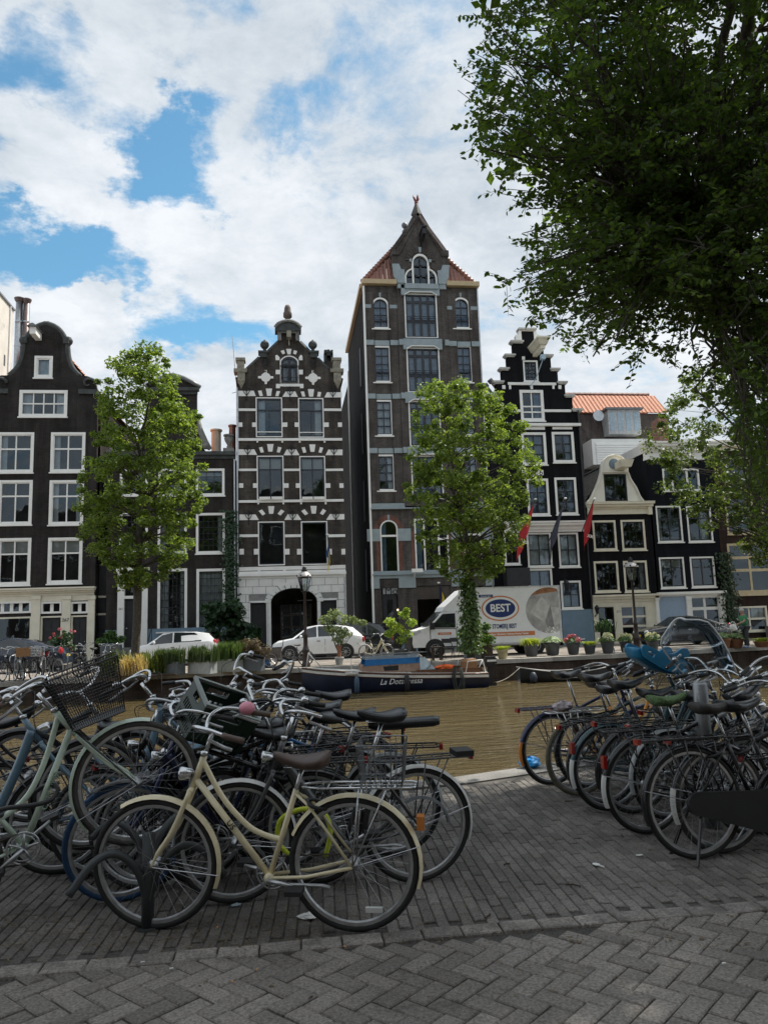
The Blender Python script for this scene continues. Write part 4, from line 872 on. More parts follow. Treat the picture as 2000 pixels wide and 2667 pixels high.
def house_E():
    xl = Z4.p(345,260).x; xr = Z4.p(1425,260).x; xc = (xl+xr)/2
    h = House('tall_warehouse', 'tall brown brick warehouse with blue stone bands, loading doors and pointed gable', xc, cat='building')
    r, Q = h.R, h.Q; xl -= xc; xr -= xc
    NV = mat('navy_window_paint', (.015,.02,.03), .35)
    zc0, zc1 = r(Z3,285,838,620,880)[2:]
    # side windows (left column traced, right mirrored where hidden)
    def pair(a0,b0,a1,b1,reg,reg2=None,b2=None):
        q = r(reg,a0,b0,a1,b1)
        if reg2: q = (q[0],q[1],r(reg2,a0,b2,a1,b2+1)[2],q[3])
        return q, (-q[1],-q[0],q[2],q[3])
    W1 = (r(Z3,392,992,552,1285), r(Z3,1150,992,1310,1284)); W2 = tuple((a[0],a[1],r(Z4,0,b,1,b+1)[2],a[3]) for a,b in ((r(Z3,404,1446,568,1700),125),(r(Z3,1168,1444,1332,1700),120)))
    for q in W1:
        w = h.win(q, cols=(.5,), rows=(.3,.56,.78), fw=.1, sash=NV, sashw=.05, bar=.055, barm=NV, rise=.7, curtain='n', cm=SKYCURT)
    W3, W3b = pair(422,295,587,632,Z4); W4, W4b = pair(441,808,607,1148,Z4)
    for k, q in enumerate(W2+(W3,W3b,W4,W4b)):
        w = h.win(q, cols=(.5,), rows=(.25,.5,.75), fw=.1, sash=NV, sashw=.05, bar=.055, barm=NV, curtain='n' if k < 4 else 'R', cm=SKYCURT if k < 2 else CURT)
    for q in W1+W2:
        m = MB(); H = q[3]-q[2]
        for f in (.2,.27,.34): m.tube([(q[0]+.1,-.03,q[2]+H*f),(q[1]-.1,-.03,q[2]+H*f)], .018, 5)
        m.build('guard_rail', IRON, h.root)
    # loading doors up the central bay
    cb0, cb1 = r(Z3,622,900,1082,901)[:2]; yb = -.14
    LD = []
    a = r(Z3,697,965,1000,1382); LD.append(a)
    a = r(Z3,714,1470,1020,1700); b = r(Z4,0,225,1,226); LD.append((a[0],a[1],b[2],a[3]))
    a = r(Z4,737,310,1032,738); LD.append(a)
    a = r(Z4,760,822,1055,1235); LD.append(a)
    holes_side = h.holes; h.holes = []
    for q in LD:
        w = h.win(q, cols=(.25,.5,.75), rows=(.17,.62), fw=.07, sash=NV, sashw=.07, bar=.15, barm=NV, curtain='n', cm=SKYCURT, sill=NV)
        H = q[3]-q[2]
        m = MB(); [m.tube([(q[0]+.1,yb-.04,q[2]+H*f),(q[1]-.1,yb-.04,q[2]+H*f)], .02, 5) for f in (.42,.46)]; m.build('guard_rail', IRON, w)
        for ch in [w]+list(w.children): ch.location.y += yb if ch is w else 0
        # stone lintel with chamfered corners
        z1 = q[3]; e = .18; pts = [(q[0]-e,z1+.5),(q[0]-e,z1-.15),(q[0]+.02,z1-.15),(q[0]+.3,z1+.06),(q[1]-.3,z1+.06),(q[1]-.02,z1-.15),(q[1]+e,z1-.15),(q[1]+e,z1+.5)]
        h.shape('lintel', pts, yb-.14, yb+.02, BLUEST)
        fr = [(q[0],z1-.15),(q[0]+.3,z1+.04),(q[1]-.3,z1+.04),(q[1],z1-.15)]
        m = MB(); m.tube([(x,yb-.16,z) for x,z in fr], .04, 4); m.build('lintel_moulding', WHITE, h.root)
    holes_c = h.holes; h.holes = holes_side
    zg = r(Z4,0,1275,1,1330)   # heavy cornice above the first floor
    # side bays and central bay as separate planes
    h.holes = holes_side
    wallL = [hh for hh in holes_side if hh[0][0] < cb0]; wallR = [hh for hh in holes_side if hh[0][0] > cb1]
    zf1 = zg[2]
    # lower (first and ground floor) openings
    aL = r(Z8,983,-40,1098,345); aL = (aL[0],aL[1],aL[2],r(Z4,0,1432,1,1433)[3]); aR = (-aL[1],-aL[0],aL[2],aL[3])
    h.holes = []
    for q in (aL,aR):
        h.win(q, cols=(), rows=(), fw=.07, frame=WHITE, rise=.72, curtain='L', cm=SKYCURT, sill=BLUEST)
        z = r(Z4,0,1572,1,1590); MB().box(q[0]+.05,q[1]-.05,-.03,.1,z[2],z[3]).build('transom', WHITE, h.root)
    bw = r(Z8,1200,-20,1421,340); zt = r(Z4,0,1425,1,1426)[3]; hwid = (bw[1]-bw[0])/2; bc = (cb0+cb1)/2
    h.win((bc-hwid,bc+hwid,bw[2],zt), cols=(.27,.73), rows=(.36,), fw=.08, bar=.09, frame=WHITE, curtain='l', cm=SKYCURT, sill=BLUEST)
    low_holes = h.holes
    gs = r(Z8,930,370,1659,395)      # blue string above the shops
    # ground floor openings
    dq = r(Z8,995,470,1102,760); sg = r(Z8,995,432,1098,470)
    oc = r(Z8,1215,415,1437,760)
    h.holes = []
    op1 = (dq[0],dq[1],0,sg[3]); op2 = (bc-(oc[1]-oc[0])/2, bc+(oc[1]-oc[0])/2, 0, oc[3]); op3 = (-dq[1],-dq[0],0,sg[3])
    for q in (op1,op2,op3): h.holes.append([(q[0],0),(q[1],0),(q[1],q[3]),(q[0],q[3])])
    gholes = h.holes
    MB().poly([[(xl,0),(xr,0),(xr,gs[2]),(xl,gs[2])]]+gholes, 0, .34).build('ground_floor_wall', BR_E, h.root)
    MB().poly([[(xl,gs[2]),(xr,gs[2]),(xr,zf1),(xl,zf1)]]+low_holes, 0, .34).build('first_floor_wall', BR_E, h.root)
    cz = r(Z4,0,240,1,241)
    MB().poly([[(xl,zf1),(cb0,zf1),(cb0,zc0),(xl,zc0)]]+wallL, 0, .34).build('left_bay_wall', BR_E, h.root)
    MB().poly([[(cb1,zf1),(xr,zf1),(xr,zc0),(cb1,zc0)]]+wallR, 0, .34).build('right_bay_wall', BR_E, h.root)
    # pilaster strips framing each window bay
    m = MB()
    for (a,b) in ((xl,xl+.55),(cb0-.55,cb0-.002),(cb1+.002,cb1+.55),(xr-.55,xr)): m.box(a,b,-.06,.0,zf1+.002,zc0-.45)
    m.build('pilaster_strips', BR_E, h.root)
    # red brick dressing of the lower openings
    RB = BR_R
    for q in (aL,aR):
        cx = (q[0]+q[1])/2; hw = (q[1]-q[0])/2; zs = q[3]-hw; n = 17
        for i in range(n):
            a0, a1 = 180*i/n+.7, 180*(i+1)/n-.7; pts = arc(cx,zs,hw+.02,a0,a1,2)+list(reversed(arc(cx,zs,hw+.3,a0,a1,2)))
            MB().poly([pts], -.03, .002).build('arch_brick', BLUEST if i == n//2 else RB, h.root)
        for sg_ in (-1,1): x = cx+sg_*(hw+.13); MB().box(x-.12,x+.12,-.03,.002,q[2],zs-.7).build('brick_jamb', RB, h.root)
        [MB().box(cx+e0,cx+e1,-.05,.002,zs-.7,zs).build('impost_stone', BLUEST, h.root) for e0, e1 in ((-hw-.75,-hw-.02),(hw+.02,hw+.75))]
    for x in (bc-hwid,bc+hwid):
        MB().box(x-.2 if x < bc else x+.02, x-.02 if x < bc else x+.2, -.03, .002, bw[2], zt-.7).build('brick_jamb', RB, h.root)
    # blue stone bands
    def bandz(z0,z1,pr=.08):
        for (a,b,p) in ((xl,xl+.5,pr+.05),(xl+.5,cb0-.5,pr-.02),(cb0-.5,cb0-.02,pr+.05),(cb1+.02,cb1+.5,pr+.05),(cb1+.5,xr-.5,pr-.02),(xr-.5,xr,pr+.05)): h.box('stone_band', (a,b,z0,z1), -p, .002, BLUEST)
        for (a,b) in ((cb0,cb0+.24),(cb1-.24,cb1)): h.box('stone_band', (a,b,z0-.02,z1+.02), -.28, .0, BLUEST)
    for (reg,y0,y1) in ((Z3,1390,1437),(Z4,238,285),(Z4,752,800)): q = r(reg,0,y0,1,y1); bandz(q[2],q[3])
    for q in W1:
        z = r(Z3,0,1052,1,1085)
        for (a,b) in ((q[0]-.65,q[0]-.05),(q[1]+.05,q[1]+.65)): h.box('impost_stone', (max(a,xl),min(b,xr),z[2],z[3]), -.075, .002, BLUEST)
        cx = (q[0]+q[1])/2; hw = (q[1]-q[0])/2; zs = q[3]-hw; n = 15
        for i in range(n):
            a0, a1 = 180*i/n+1, 180*(i+1)/n-1; pts = arc(cx,zs,hw+.03,a0,a1,2)+list(reversed(arc(cx,zs,hw+.3,a0,a1,2)))
            MB().poly([pts], -.03, .002).build('arch_brick', BLUEST if i == n//2 else BR_E, h.root)
    cornice_profile(h, (xl,xr,zg[2],zg[3]), [(0,.2,.22,0),(.2,.5,.14,0),(.5,1,.1,0)], BLUEST, 'first_floor_cornice')
    q = r(Z8,0,345,1,395); cornice_profile(h, (xl,xr,q[2],q[3]), [(0,.45,.1,0),(.45,.62,.22,.02),(.62,1,.08,0)], BLUEST, 'shop_cornice')
    for x in (dq[0]-.35,dq[1]+.3,op2[0]-.3,op2[1]+.3,op3[0]-.3,op3[1]+.35):
        h.box('pilaster_cap', (x-.24,x+.24,q[2]-.55,q[2]), -.1, .002, BLUEST)
        h.box('plinth', (x-.26,x+.26,0,.9), -.07, .002, BLUEPL)
    # sign over the side door, doors and shop interior
    SG = mat('grey_sign_board', (.3,.31,.32), .5)
    s = MB().box(sg[0]+.04,sg[1]-.04,.04,.1,sg[2],sg[3]).build('sign_board', SG, h.root)
    text_mesh('sign_lettering', 'Mo', .55, IRON, s, (sg[0]+.5,.03,(sg[2]+sg[3])/2)); text_mesh('sign_lettering', 'ss', .34, IRON, s, (sg[0]+1.15,.03,sg[2]+.25), shear=.3)
    for q in (op1,op3):
        d = MB().box(q[0]+.05,q[1]-.05,.14,.2,0,sg[2]).build('door', BLACKP, h.root)
        MB().box(q[0]+.3,q[1]-.3,.12,.142,1.1,sg[2]-.3).build('pane', GLASS, d)
    MB().ball((op1[0]+.9,.1,sg[2]-.9), .05).build('wall_lamp', MATS.get('lamp_glow') or glow('lamp_glow', (1,.72,.38), 5), h.root)
    m = MB(); d = 3.0
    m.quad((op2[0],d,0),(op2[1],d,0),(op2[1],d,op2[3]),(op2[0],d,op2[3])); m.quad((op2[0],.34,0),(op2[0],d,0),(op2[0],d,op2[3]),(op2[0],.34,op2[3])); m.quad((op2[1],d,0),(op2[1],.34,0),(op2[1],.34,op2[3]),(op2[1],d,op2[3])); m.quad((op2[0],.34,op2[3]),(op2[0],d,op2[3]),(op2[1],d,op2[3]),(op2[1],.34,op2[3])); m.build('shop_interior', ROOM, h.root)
    MB().box(op2[0],op2[1],.1,.2,op2[3]-.75,op2[3]-.02).build('shop_fascia', mat('brown_fascia',(.07,.055,.045),.5), h.root)
    # central bay rising into the gable
    G0 = Q(Z3,[(577,690),(577,605),(572,560),(600,555),(780,215),(855,215),(1060,555),(1103,557),(1103,605),(1107,690)])
    st0, st1 = r(Z3,575,690,1107,830)[2:]
    bay = [(cb0,zf1),(cb1,zf1),(cb1,st0)]+[(g[0],g[1]) for g in reversed(G0)]+[(cb0,st0)]
    h.holes = list(holes_c)
    # three-light gable window
    gw = r(Z3,692,592,995,880); gc = (gw[0]+gw[1])/2; h3 = (gw[1]-gw[0])/2; zc = r(Z3,0,720,1,721)[3]
    hc = r(Z3,765,592,910,880); hcw = (hc[1]-hc[0])/2; zcs = hc[3]-hcw
    side_r = h3-hcw
    op = [(gc-h3,gw[2]),(gc+h3,gw[2])]+[(gc+hcw+side_r*cos(t*pi/16), zc-side_r*1.0+side_r*1.15*sin(t*pi/16)) for t in range(0,8)]+[(gc+hcw*cos(t*pi/12), zcs+hcw*sin(t*pi/12)) for t in range(0,13)]+[(gc-hcw-side_r*cos(t*pi/16), zc-side_r*1.0+side_r*1.15*sin(t*pi/16)) for t in range(7,-1,-1)]
    h.holes.append(op)
    MB().poly([bay]+h.holes, yb, .3).build('central_bay_wall', BR_E, h.root)
    def off(pts, k): return [((x-gc)*k+gc, (z-gw[2])*(1-(1-k)*.8)+gw[2]+(1-k)*.25) for x,z in pts]
    w = MB().poly([op, off(op,.9)], yb-.02, .1).build('gable_window', WHITE, h.root)
    for sg_ in (-1,1): MB().box(gc+sg_*hcw-.05,gc+sg_*hcw+.05,yb-.01,.06,gw[2],zcs).build('mullion', WHITE, w)
    m = MB()
    for x in (gc, gc-h3+.12, gc+h3-.12, gc-hcw+.1, gc+hcw-.1): m.box(x-.05,x+.05,yb+.03,.05,gw[2]+.1,(zcs+hcw-.1) if abs(x-gc) < .01 else zc-.2)
    for f in (.28,.62): m.box(gc-h3+.08,gc+h3-.08,yb+.03,.05,gw[2]+(hc[3]-gw[2])*f-.04,gw[2]+(hc[3]-gw[2])*f+.04)
    m.build('glazing_bar', NV, w)
    MB().poly([op], .0, .004, sides=False, back=False).build('pane', GLASS, w)
    MB().box(gc-h3,gc+h3,.27,.29,gw[2],hc[3]).build('interior', ROOM, w)
    # stone shoulders and corbels
    for sg_ in (-1,1):
        base = h.Q(Z3,[(577,690),(640,690),(660,740),(692,745),(692,880),(625,920),(622,860),(590,800)])
        pts = [(x if sg_ < 0 else 2*bc-x, z) for x,z in base]
        h.shape('gable_shoulder', pts, yb-.1, yb+.02, BLUEST)
        q = r(Z3,622,830,695,920); x0_, x1_ = (q[0],q[1]) if sg_ < 0 else (2*bc-q[1],2*bc-q[0])
        MB().box(x0_,x1_,yb-.2,.3,q[2]+.3,q[3]).box(x0_+.05,x1_-.05,yb-.14,.3,q[2],q[2]+.3).build('corbel', BLUEST, h.root)
    q = r(Z3,695,885,1005,930); h.box('gable_sill', q, yb-.24, yb+.01, BLUEST)
    # arch rings over the gable window
    n = 13
    for i in range(n):
        a0, a1 = 180*i/n+1, 180*(i+1)/n-1; pts = arc(gc,zcs,hcw+.08,a0,a1,2)+list(reversed(arc(gc,zcs,hcw+.42,a0,a1,2)))
        MB().poly([pts], yb-.05, yb+.002).build('arch_brick', BLUEST if i == n//2 else BR_E, h.root)
    for sg_ in (-1,1):
        pts = [(gc+sg_*(hcw+side_r*1.15*cos(t*pi/14)), zc-side_r+side_r*1.35*sin(t*pi/14)) for t in range(0,7)]; pts2 = [(gc+sg_*(hcw+(side_r*1.15+.32)*cos(t*pi/14)), zc-side_r+(side_r*1.35+.32)*sin(t*pi/14)) for t in range(6,-1,-1)]
        MB().poly([pts+pts2], yb-.05, yb+.002).build('side_arch', BR_E, h.root)
        q = r(Z3,738,642,762,668); x0_, x1_ = (q[0],q[1]) if sg_ < 0 else (2*gc-q[1],2*gc-q[0]); h.box('springer_stone', (x0_,x1_,q[2],q[3]), yb-.08, yb+.002, BLUEST)
    # brick-faced coping and recessed panel of the gable
    ap = Q(Z3,[(818,215),(572,560),(1075,560)])
    COPLIT = mat('sunlit_coping', (.2,.15,.13), .6, var=.3)  # sunlight on the right slope put into a lighter coping colour
    for a, m_ in ((ap[1],BR_E),(ap[2],COPLIT)):
        d = Vector((ap[0][0]-a[0],0,ap[0][1]-a[1])); u = d.normalized(); n_ = Vector((-u.z,0,u.x))
        if n_.z < 0: n_ = -n_
        p0, p1 = Vector((a[0],0,a[1])), Vector((ap[0][0],0,ap[0][1])); w0 = n_*.07
        vs = [p0+Vector((0,yb-.07,0)),p1+Vector((0,yb-.07,0)),p1+Vector((0,.8,0)),p0+Vector((0,.8,0))]; MB().hexa([tuple(v-n_*.13) for v in vs]+[tuple(v+w0) for v in vs]).build('gable_coping', m_, h.root)
    pl = Q(Z3,[(640,600),(825,250),(1050,600)])
    for a,b in ((pl[0],pl[1]),(pl[1],pl[2])): m = MB(); m.tube([(a[0],yb-.05,a[1]),(b[0],yb-.02,b[1])], .06, 4); m.build('gable_moulding', BR_E, h.root)
    for sg_ in (-1,1):
        q = r(Z3,572,555,640,605); x0_, x1_ = (q[0],q[1]) if sg_ < 0 else (2*bc-q[1],2*bc-q[0]); h.box('kneeler', (x0_,x1_,q[2],q[3]), yb-.1, .5, BR_E)
    # hoist beam, finials
    c = Q(Z3,[(850,425),(850,510)]); MB().box(c[0][0]-.1,c[0][0]+.1,-1.2,.1,c[1][1]+.2,c[0][1]).box(c[0][0]-.14,c[0][0]+.14,-1.3,.1,c[0][1],c[0][1]+.08).build('hoist_beam', IRON, h.root)
    MB().tube([(c[0][0]-.05,-.9,c[1][1]+.3),(c[0][0]-.05,-.15,c[1][1]-.1)], .06, 6).build('beam_strut', IRON, h.root)
    f = Q(Z3,[(815,215),(812,140),(808,70)]); RF = mat('red_terracotta', (.22,.07,.06), .6)
    m = MB(); m.lathe([(.34,0),(.36,.06),(.1,.75),(.12,.85),(.07,.9)], 4, (f[0][0],.1,f[0][1]-.02)); m.build('finial_base', TILEG, h.root)
    zz = f[1][1]; m = MB(); m.tube([(f[1][0],.1,zz-.1),(f[1][0],.1,f[2][1]-.15)], [.07,.1], 6)
    for k in range(4):
        a = pi/2*k+.4; m.tube([(f[1][0],.1,zz+.3),(f[1][0]+.16*cos(a),.1+.16*sin(a),zz+.62),(f[1][0]+.2*cos(a),.1+.2*sin(a),zz+.78)], [.05,.07,.02], 5)
    m.ball((f[1][0],.1,f[2][1]-.15), .12, 8, 6); m.build('finial', RF, h.root, smooth=True)
    # cream eaves
    EV = mat('ochre_eaves_paint', (.5,.38,.22), .5, var=.08)
    for (a,b) in ((xl-.12,cb0-.02),(cb1+.02,xr+.12)): h.box('eaves', (a,b,zc0,zc1), -.32, .4, EV)
    dep = 11.5
    h.box('eaves', (xl-.2,xl+.05,zc0,zc1), .402, dep, EV); h.box('eaves', (xr-.05,xr+.2,zc0,zc1), .402, dep, EV)
    SIDE = brick_mat('shaded_side_brick', (.024,.02,.018), (.017,.015,.014), (.022,.02,.019))  # shade of the side wall put into a darker brick colour
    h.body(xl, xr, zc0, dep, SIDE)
    for k in range(4): MB().box(xl-.05,xl+.02,2.5,3.0,3.5+k*4.2,6.0+k*4.2).build('side_niche', BLACKP, h.root)
    # lower wing behind
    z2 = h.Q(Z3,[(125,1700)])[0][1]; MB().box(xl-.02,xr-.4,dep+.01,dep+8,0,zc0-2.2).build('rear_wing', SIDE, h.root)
    # roof: steep tiled pavilion, front and side slopes
    rz = h.Q(Z3,[(735,292)])[0][1]; ins = 1.0; fx0, fx1 = xl-.02, xr+.02
    rl = h.Q(Z3,[(735,292)])[0][0]; run = (zc1+0)*0+1.9; ridx = (fx0+fx1)/2
    A_, B_, C_, D_ = Vector((fx0,.31,zc1)), Vector((fx1,.31,zc1)), Vector((fx1,dep,zc1)), Vector((fx0,dep,zc1)); ry = 1.9
    Rf, Rb = Vector((ridx,ry,rz+.6)), Vector((ridx,dep-2,rz+.6))
    MB().add([tuple(v) for v in (A_,B_,C_,D_,Rf,Rb)], [(0,1,4),(1,2,5,4),(2,3,5),(3,0,4,5)]).build('roof', TILER, h.root)
    me = pantile(TILER); up = Vector((0,ry-.31,rz+.6-zc1)); Lf = up.length; uy = up.normalized(); ux = Vector((1,0,0)); nn = ux.cross(uy)
    hw_ = (fx1-fx0)/2; gx0 = cb0-.0; o = Vector((ridx,.31,zc1))
    gl_, gr_ = G0[0][0]-ridx+.05, G0[-1][0]-ridx-.05
    zk = G0[2][1]; zap = G0[4][1]
    def ins_(x, y):
        if abs(x) > hw_*(1-y/Lf)-.12: return False
        z = zc1+uy.z*y
        if z < zk: return x < gl_ or x > gr_
        f_ = max(0, (zap-z)/(zap-zk)); return x < gl_*f_-.05 or x > gr_*f_+.05
    tile_slope(h.root, me, o, ux, uy, nn, ins_, .25, .31, 300)
    # left hip tiles
    n = 22
    for sg_ in (-1,1):
        a = A_ if sg_ < 0 else B_
        for i in range(n):
            p, q2 = a.lerp(Rf, i/n), a.lerp(Rf, (i+1.15)/n); MB().tube([tuple(p+Vector((0,-.02,.09))), tuple(q2+Vector((0,-.02,.05)))], [.17,.13], 7).build('hip_tile', TILER, h.root, smooth=True)
    c = h.Q(Z3,[(735,285)])[0]; MB().lathe([(.18,0),(.16,.35),(.08,.4),(.08,.5)], 8, (c[0],ry-.4,c[1]-.1)).ball((c[0],ry-.4,c[1]+.62), .19, 10, 8).build('ridge_finial', LEAD, h.root, smooth=True)
    # white downpipes
    for x in (xl-.02,): MB().tube([(x,-.12,0),(x,-.12,zc0-.1)], .065, 8).build('downpipe', WHITE, h.root)
    MB().tube([(xr+.02,-.08,0),(xr+.02,-.08,zc0-.1)], .05, 8).build('downpipe', STEEL, h.root)
    MB().tube([(xl-.06,dep-.3,0),(xl-.06,dep-.3,zc0-1.5)], .06, 8).build('downpipe', WHITE, h.root)
    q = Q(Z8,[(1212,325)])[0]; m = MB().box(q[0]-.3,q[0]+.32,-.6,-.4,q[1]-.06,q[1]+.14).build('security_camera', WHITE, h.root); MB().tube([(q[0]-.1,-.45,q[1]-.05),(q[0]-.1,0,q[1]-.35)], .035, 6).build('camera_arm', WHITE, m)
    return h
hE = house_E()
# ------------------------------------------------------------------ F: black step gable of 1656
def house_F():
    xl = P(1272,1400,YF).x; xr = Z5.p(1105,1650).x; xc = (xl+xr)/2
    h = House('step_gable_house', 'black painted step gable house with white trim and a 1656 date stone', xc)
    r, Q = h.R, h.Q; xl -= xc; xr -= xc; NV = DARKW
    gc = Q(Z5,[(528,700)])[0][0]
    h.win(r(Z5,447,432,612,674), cols=(.33,.66), rows=(.2,.4,.6,.8), fw=.09, sash=DARKW, sashw=.05, bar=.03, barm=DARKW, curtain=None)
    w = h.win(r(Z5,412,768,680,1120), cols=(.5,), rows=(.53,.75), fw=.17, frame=WHITE, bar=.07, curtain='R', cm=SKYCURT)
    for c, cu in (((430,1250,708,1618),'n'), ((778,1245,1025,1592),'R')):
        h.win(r(Z5,*c), cols=(.5,), rows=(.36,.7), fw=.15, sash=NV, sashw=.06, bar=.06, barm=NV, curtain=cu, cm=SKYCURT)
    for c, cu in (((172,585,306,812),'n'), ((345,578,478,806),'R')):
        h.win(r(ZR,*c), cols=(.5,), rows=(.36,.68), fw=.13, sash=NV, sashw=.05, bar=.05, barm=NV, curtain=cu, cm=SKYCURT)
    for c, cu in (((172,918,322,1130),'n'), ((365,918,490,1130),'n'), ((30,925,125,1115),'')):
        h.win(r(ZR,*c), cols=(.5,), rows=(.5,), fw=.1, sash=NV, sashw=.05, bar=.05, barm=NV, curtain=cu, cm=CURT, sill=WHITE)
    for c in ((182,1140,330,1390), (380,1215,506,1388)):
        h.win(r(ZR,*c), cols=(.5,), rows=(.5,), fw=.11, sash=NV, sashw=.04, bar=.04, barm=NV, curtain='n', cm=SKYCURT)
    q = r(ZR,400,1472,516,1585); h.win((q[0],q[1],.35,q[3]), cols=(.5,), rows=(.55,), fw=.09, bar=.05, curtain='b', sill=WHITE)
    tiers = [(560,90),(670,232),(755,388),(834,542),(917,692),(1000,842),(1090,1002)]
    pts = [(xr,0)]; prev = xr; CW = mat('grey_white_step_cap', (.5,.49,.46), .7, var=.15)
    R_ = [Q(Z5,[t])[0] for t in tiers]
    right = []
    for i in range(len(R_)-1, -1, -1):
        x, z = R_[i]; x = x-gc
        right += [(x, z if not right else z)] if False else []
    # walk up the right-hand steps
    steps = [(R_[i][0]-gc, R_[i][1]) for i in range(len(R_))]      # half width, top z, from the crown down
    seq = []
    for i in range(len(steps)-1, -1, -1):
        hw, zt = steps[i]; zb = steps[i+1][1] if i+1 < len(steps) else None
        seq += [(hw, zb if zb is not None else zt), (hw, zt)] if zb is not None else [(hw, zt)]
    rp = [(gc+a, b) for a, b in seq]; lp = [(max(xl, gc-a), b) for a, b in seq]
    out = [(xl,0),(xr,0),(xr, steps[-1][1])]+rp+list(reversed(lp))+[(xl, steps[-1][1])]
    # drop duplicate points
    cl = []
    for p in out:
        if not cl or hypot(p[0]-cl[-1][0], p[1]-cl[-1][1]) > 1e-4: cl.append(p)
    h.wall(cl, BR_K)
    for i, (hw, zt) in enumerate(steps):
        inner = steps[i-1][0]-.1 if i else 0
        for sg in ((-1,1) if i else (1,)):
            a, b = (gc+sg*inner, gc+sg*(hw+.15)) if i else (gc-hw-.18, gc+hw+.18); a, b = min(a,b), max(a,b); a = max(a, xl)
            if b-a < .1: continue
            MB().box(a,b,-.16,.4,zt,zt+.11).box(a+.06,b-.06,-.1,.36,zt-.07,zt).build('step_cap', CW, h.root)
    for sg in (-1,1):      # white scroll pieces beside the crown
        z0 = steps[1][1]+.14; x = steps[0][0]; pts = [(gc+sg*x,z0),(gc+sg*(x+.36),z0),(gc+sg*(x+.36),z0+.3),(gc+sg*(x+.18),z0+.42),(gc+sg*(x+.12),z0+.8),(gc+sg*x,z0+.85)]
        h.shape('scroll_stone', pts, -.06, .3, WHITE)
    def strip(reg,a0,b0,a1,b1,pr,name='string_course',m=WHITE): q = r(reg,a0,b0,a1,b1); return h.box(name, (max(q[0],xl),min(q[1],xr+.1),q[2],q[3]), -pr, .003, m)
    strip(Z5,268,685,815,714,.08); strip(Z5,255,992,410,1020,.08); strip(Z5,682,992,985,1020,.08); strip(Z5,345,1152,1092,1182,.2,'cornice')
    strip(Z5,430,1184,688,1220,.05,'panel'); strip(Z5,775,1188,1000,1216,.05,'panel')
    for (a,b,y0,y1) in ((205,240,716,758),(283,305,716,760),(526,552,716,760),(774,797,716,758),(842,875,716,758),(430,462,390,425)): h.box('bracket', r(Z5,a,y0,b,y1), -.07, .003, WHITE)
    q = r(ZR,28,850,530,915); cornice_profile(h, (max(q[0],xl+.02),min(q[1],xr-.02),q[2],q[3]), [(0,.25,.1,0),(.25,.6,.16,0),(.6,.85,.3,.02),(.85,1,.36,.03)], WHITE, 'shop_cornice')
    q = r(ZR,210,532,270,564); d = MB().box(q[0]-.9,q[1],-.05,.003,q[2],q[3]).build('date_stone', WHITE, h.root)
    text_mesh('date', '1656', .5, IRON, d, (q[0]+.05,-.053,(q[2]+q[3])/2), shear=.15)
    # hoist hood, pulley
    q = r(Z5,525,290,618,412); xm = (q[0]+q[1])/2; hd = MB().box(q[0]+.14,q[1]-.1,-1.5,.05,q[2]+.1,q[3]-.35).hexa([(q[0]+.05,-1.6,q[3]-.35),(q[1],-1.6,q[3]-.35),(q[1],.05,q[3]-.35),(q[0]+.05,.05,q[3]-.35),(q[0]-.1,-1.8,q[3]-.05),(q[1]+.1,-1.8,q[3]-.05),(q[1]+.1,.05,q[3]-.05),(q[0]-.1,.05,q[3]-.05)]).box(q[0]-.14,q[1]+.14,-1.85,.05,q[3]-.05,q[3]+.06).build('hoist_hood', CREAM, h.root)
    q = r(Z5,565,450,618,500); MB().box((q[0]+q[1])/2-.14,(q[0]+q[1])/2+.14,-1.35,-1.1,q[2],q[3]).tube([((q[0]+q[1])/2,-1.2,q[2]),((q[0]+q[1])/2-.2,-.4,q[2]-.9),((q[0]+q[1])/2-.5,-.1,q[2]-1.3)], .03, 5).build('pulley', mat('pale_blue_metal',(.4,.55,.65),.4), hd)
    q = r(ZR,388,1392,566,1595); h.box('plinth', (q[0],xr+.03,0,q[3]), -.05, .003, BLUEPL)
    q = r(ZR,20,1115,160,1250); MB().box(max(q[0],xl),q[1],-.9,-.05,q[2],q[3]-.25).build('stair_canopy', BLACKP, h.root)
    # relief panels beside the upper window
    for (a,b) in ((262,330),(745,822)): h.box('panel', r(Z5,a,770,b,985), -.03, .002, BR_K)
    h.body(xl, xr, steps[-1][1]-.2, 11, BR_K)
    h.gable_roof(xl, xr, steps[-1][1]-.3, steps[2][1]-.5, .36, 11, TILEG, xr=gc)
    for (a,b) in ((75,640),(130,585)):
        p = Q(Z5,[(a,b)])[0]; MB().tube([(p[0]+.35,1.2,p[1]-.5),(p[0]+.1,1.2,p[1]-.15)], .1, 8).tube([(p[0]+.1,1.2,p[1]-.15),(p[0]-.05,1.2,p[1]+.05)], .18, 8).build('roof_vent', LEAD, h.root)
    MB().tube([(xr+.02,-.06,2),(xr+.02,-.06,steps[-1][1])], .05, 8).build('drainpipe', BLACKP, h.root)
    # wall lantern
    q = Q(ZR,[(398,1250)])[0]; m = MB().lathe([(.1,-.25),(.16,.15),(.2,.16),(.05,.35)], 6, (q[0],-.45,q[1])).tube([(q[0],-.45,q[1]+.35),(q[0],-.2,q[1]+.45),(q[0],0,q[1]+.2)], .02, 5).build('wall_lantern', IRON, h.root)
    return h
hF = house_F()
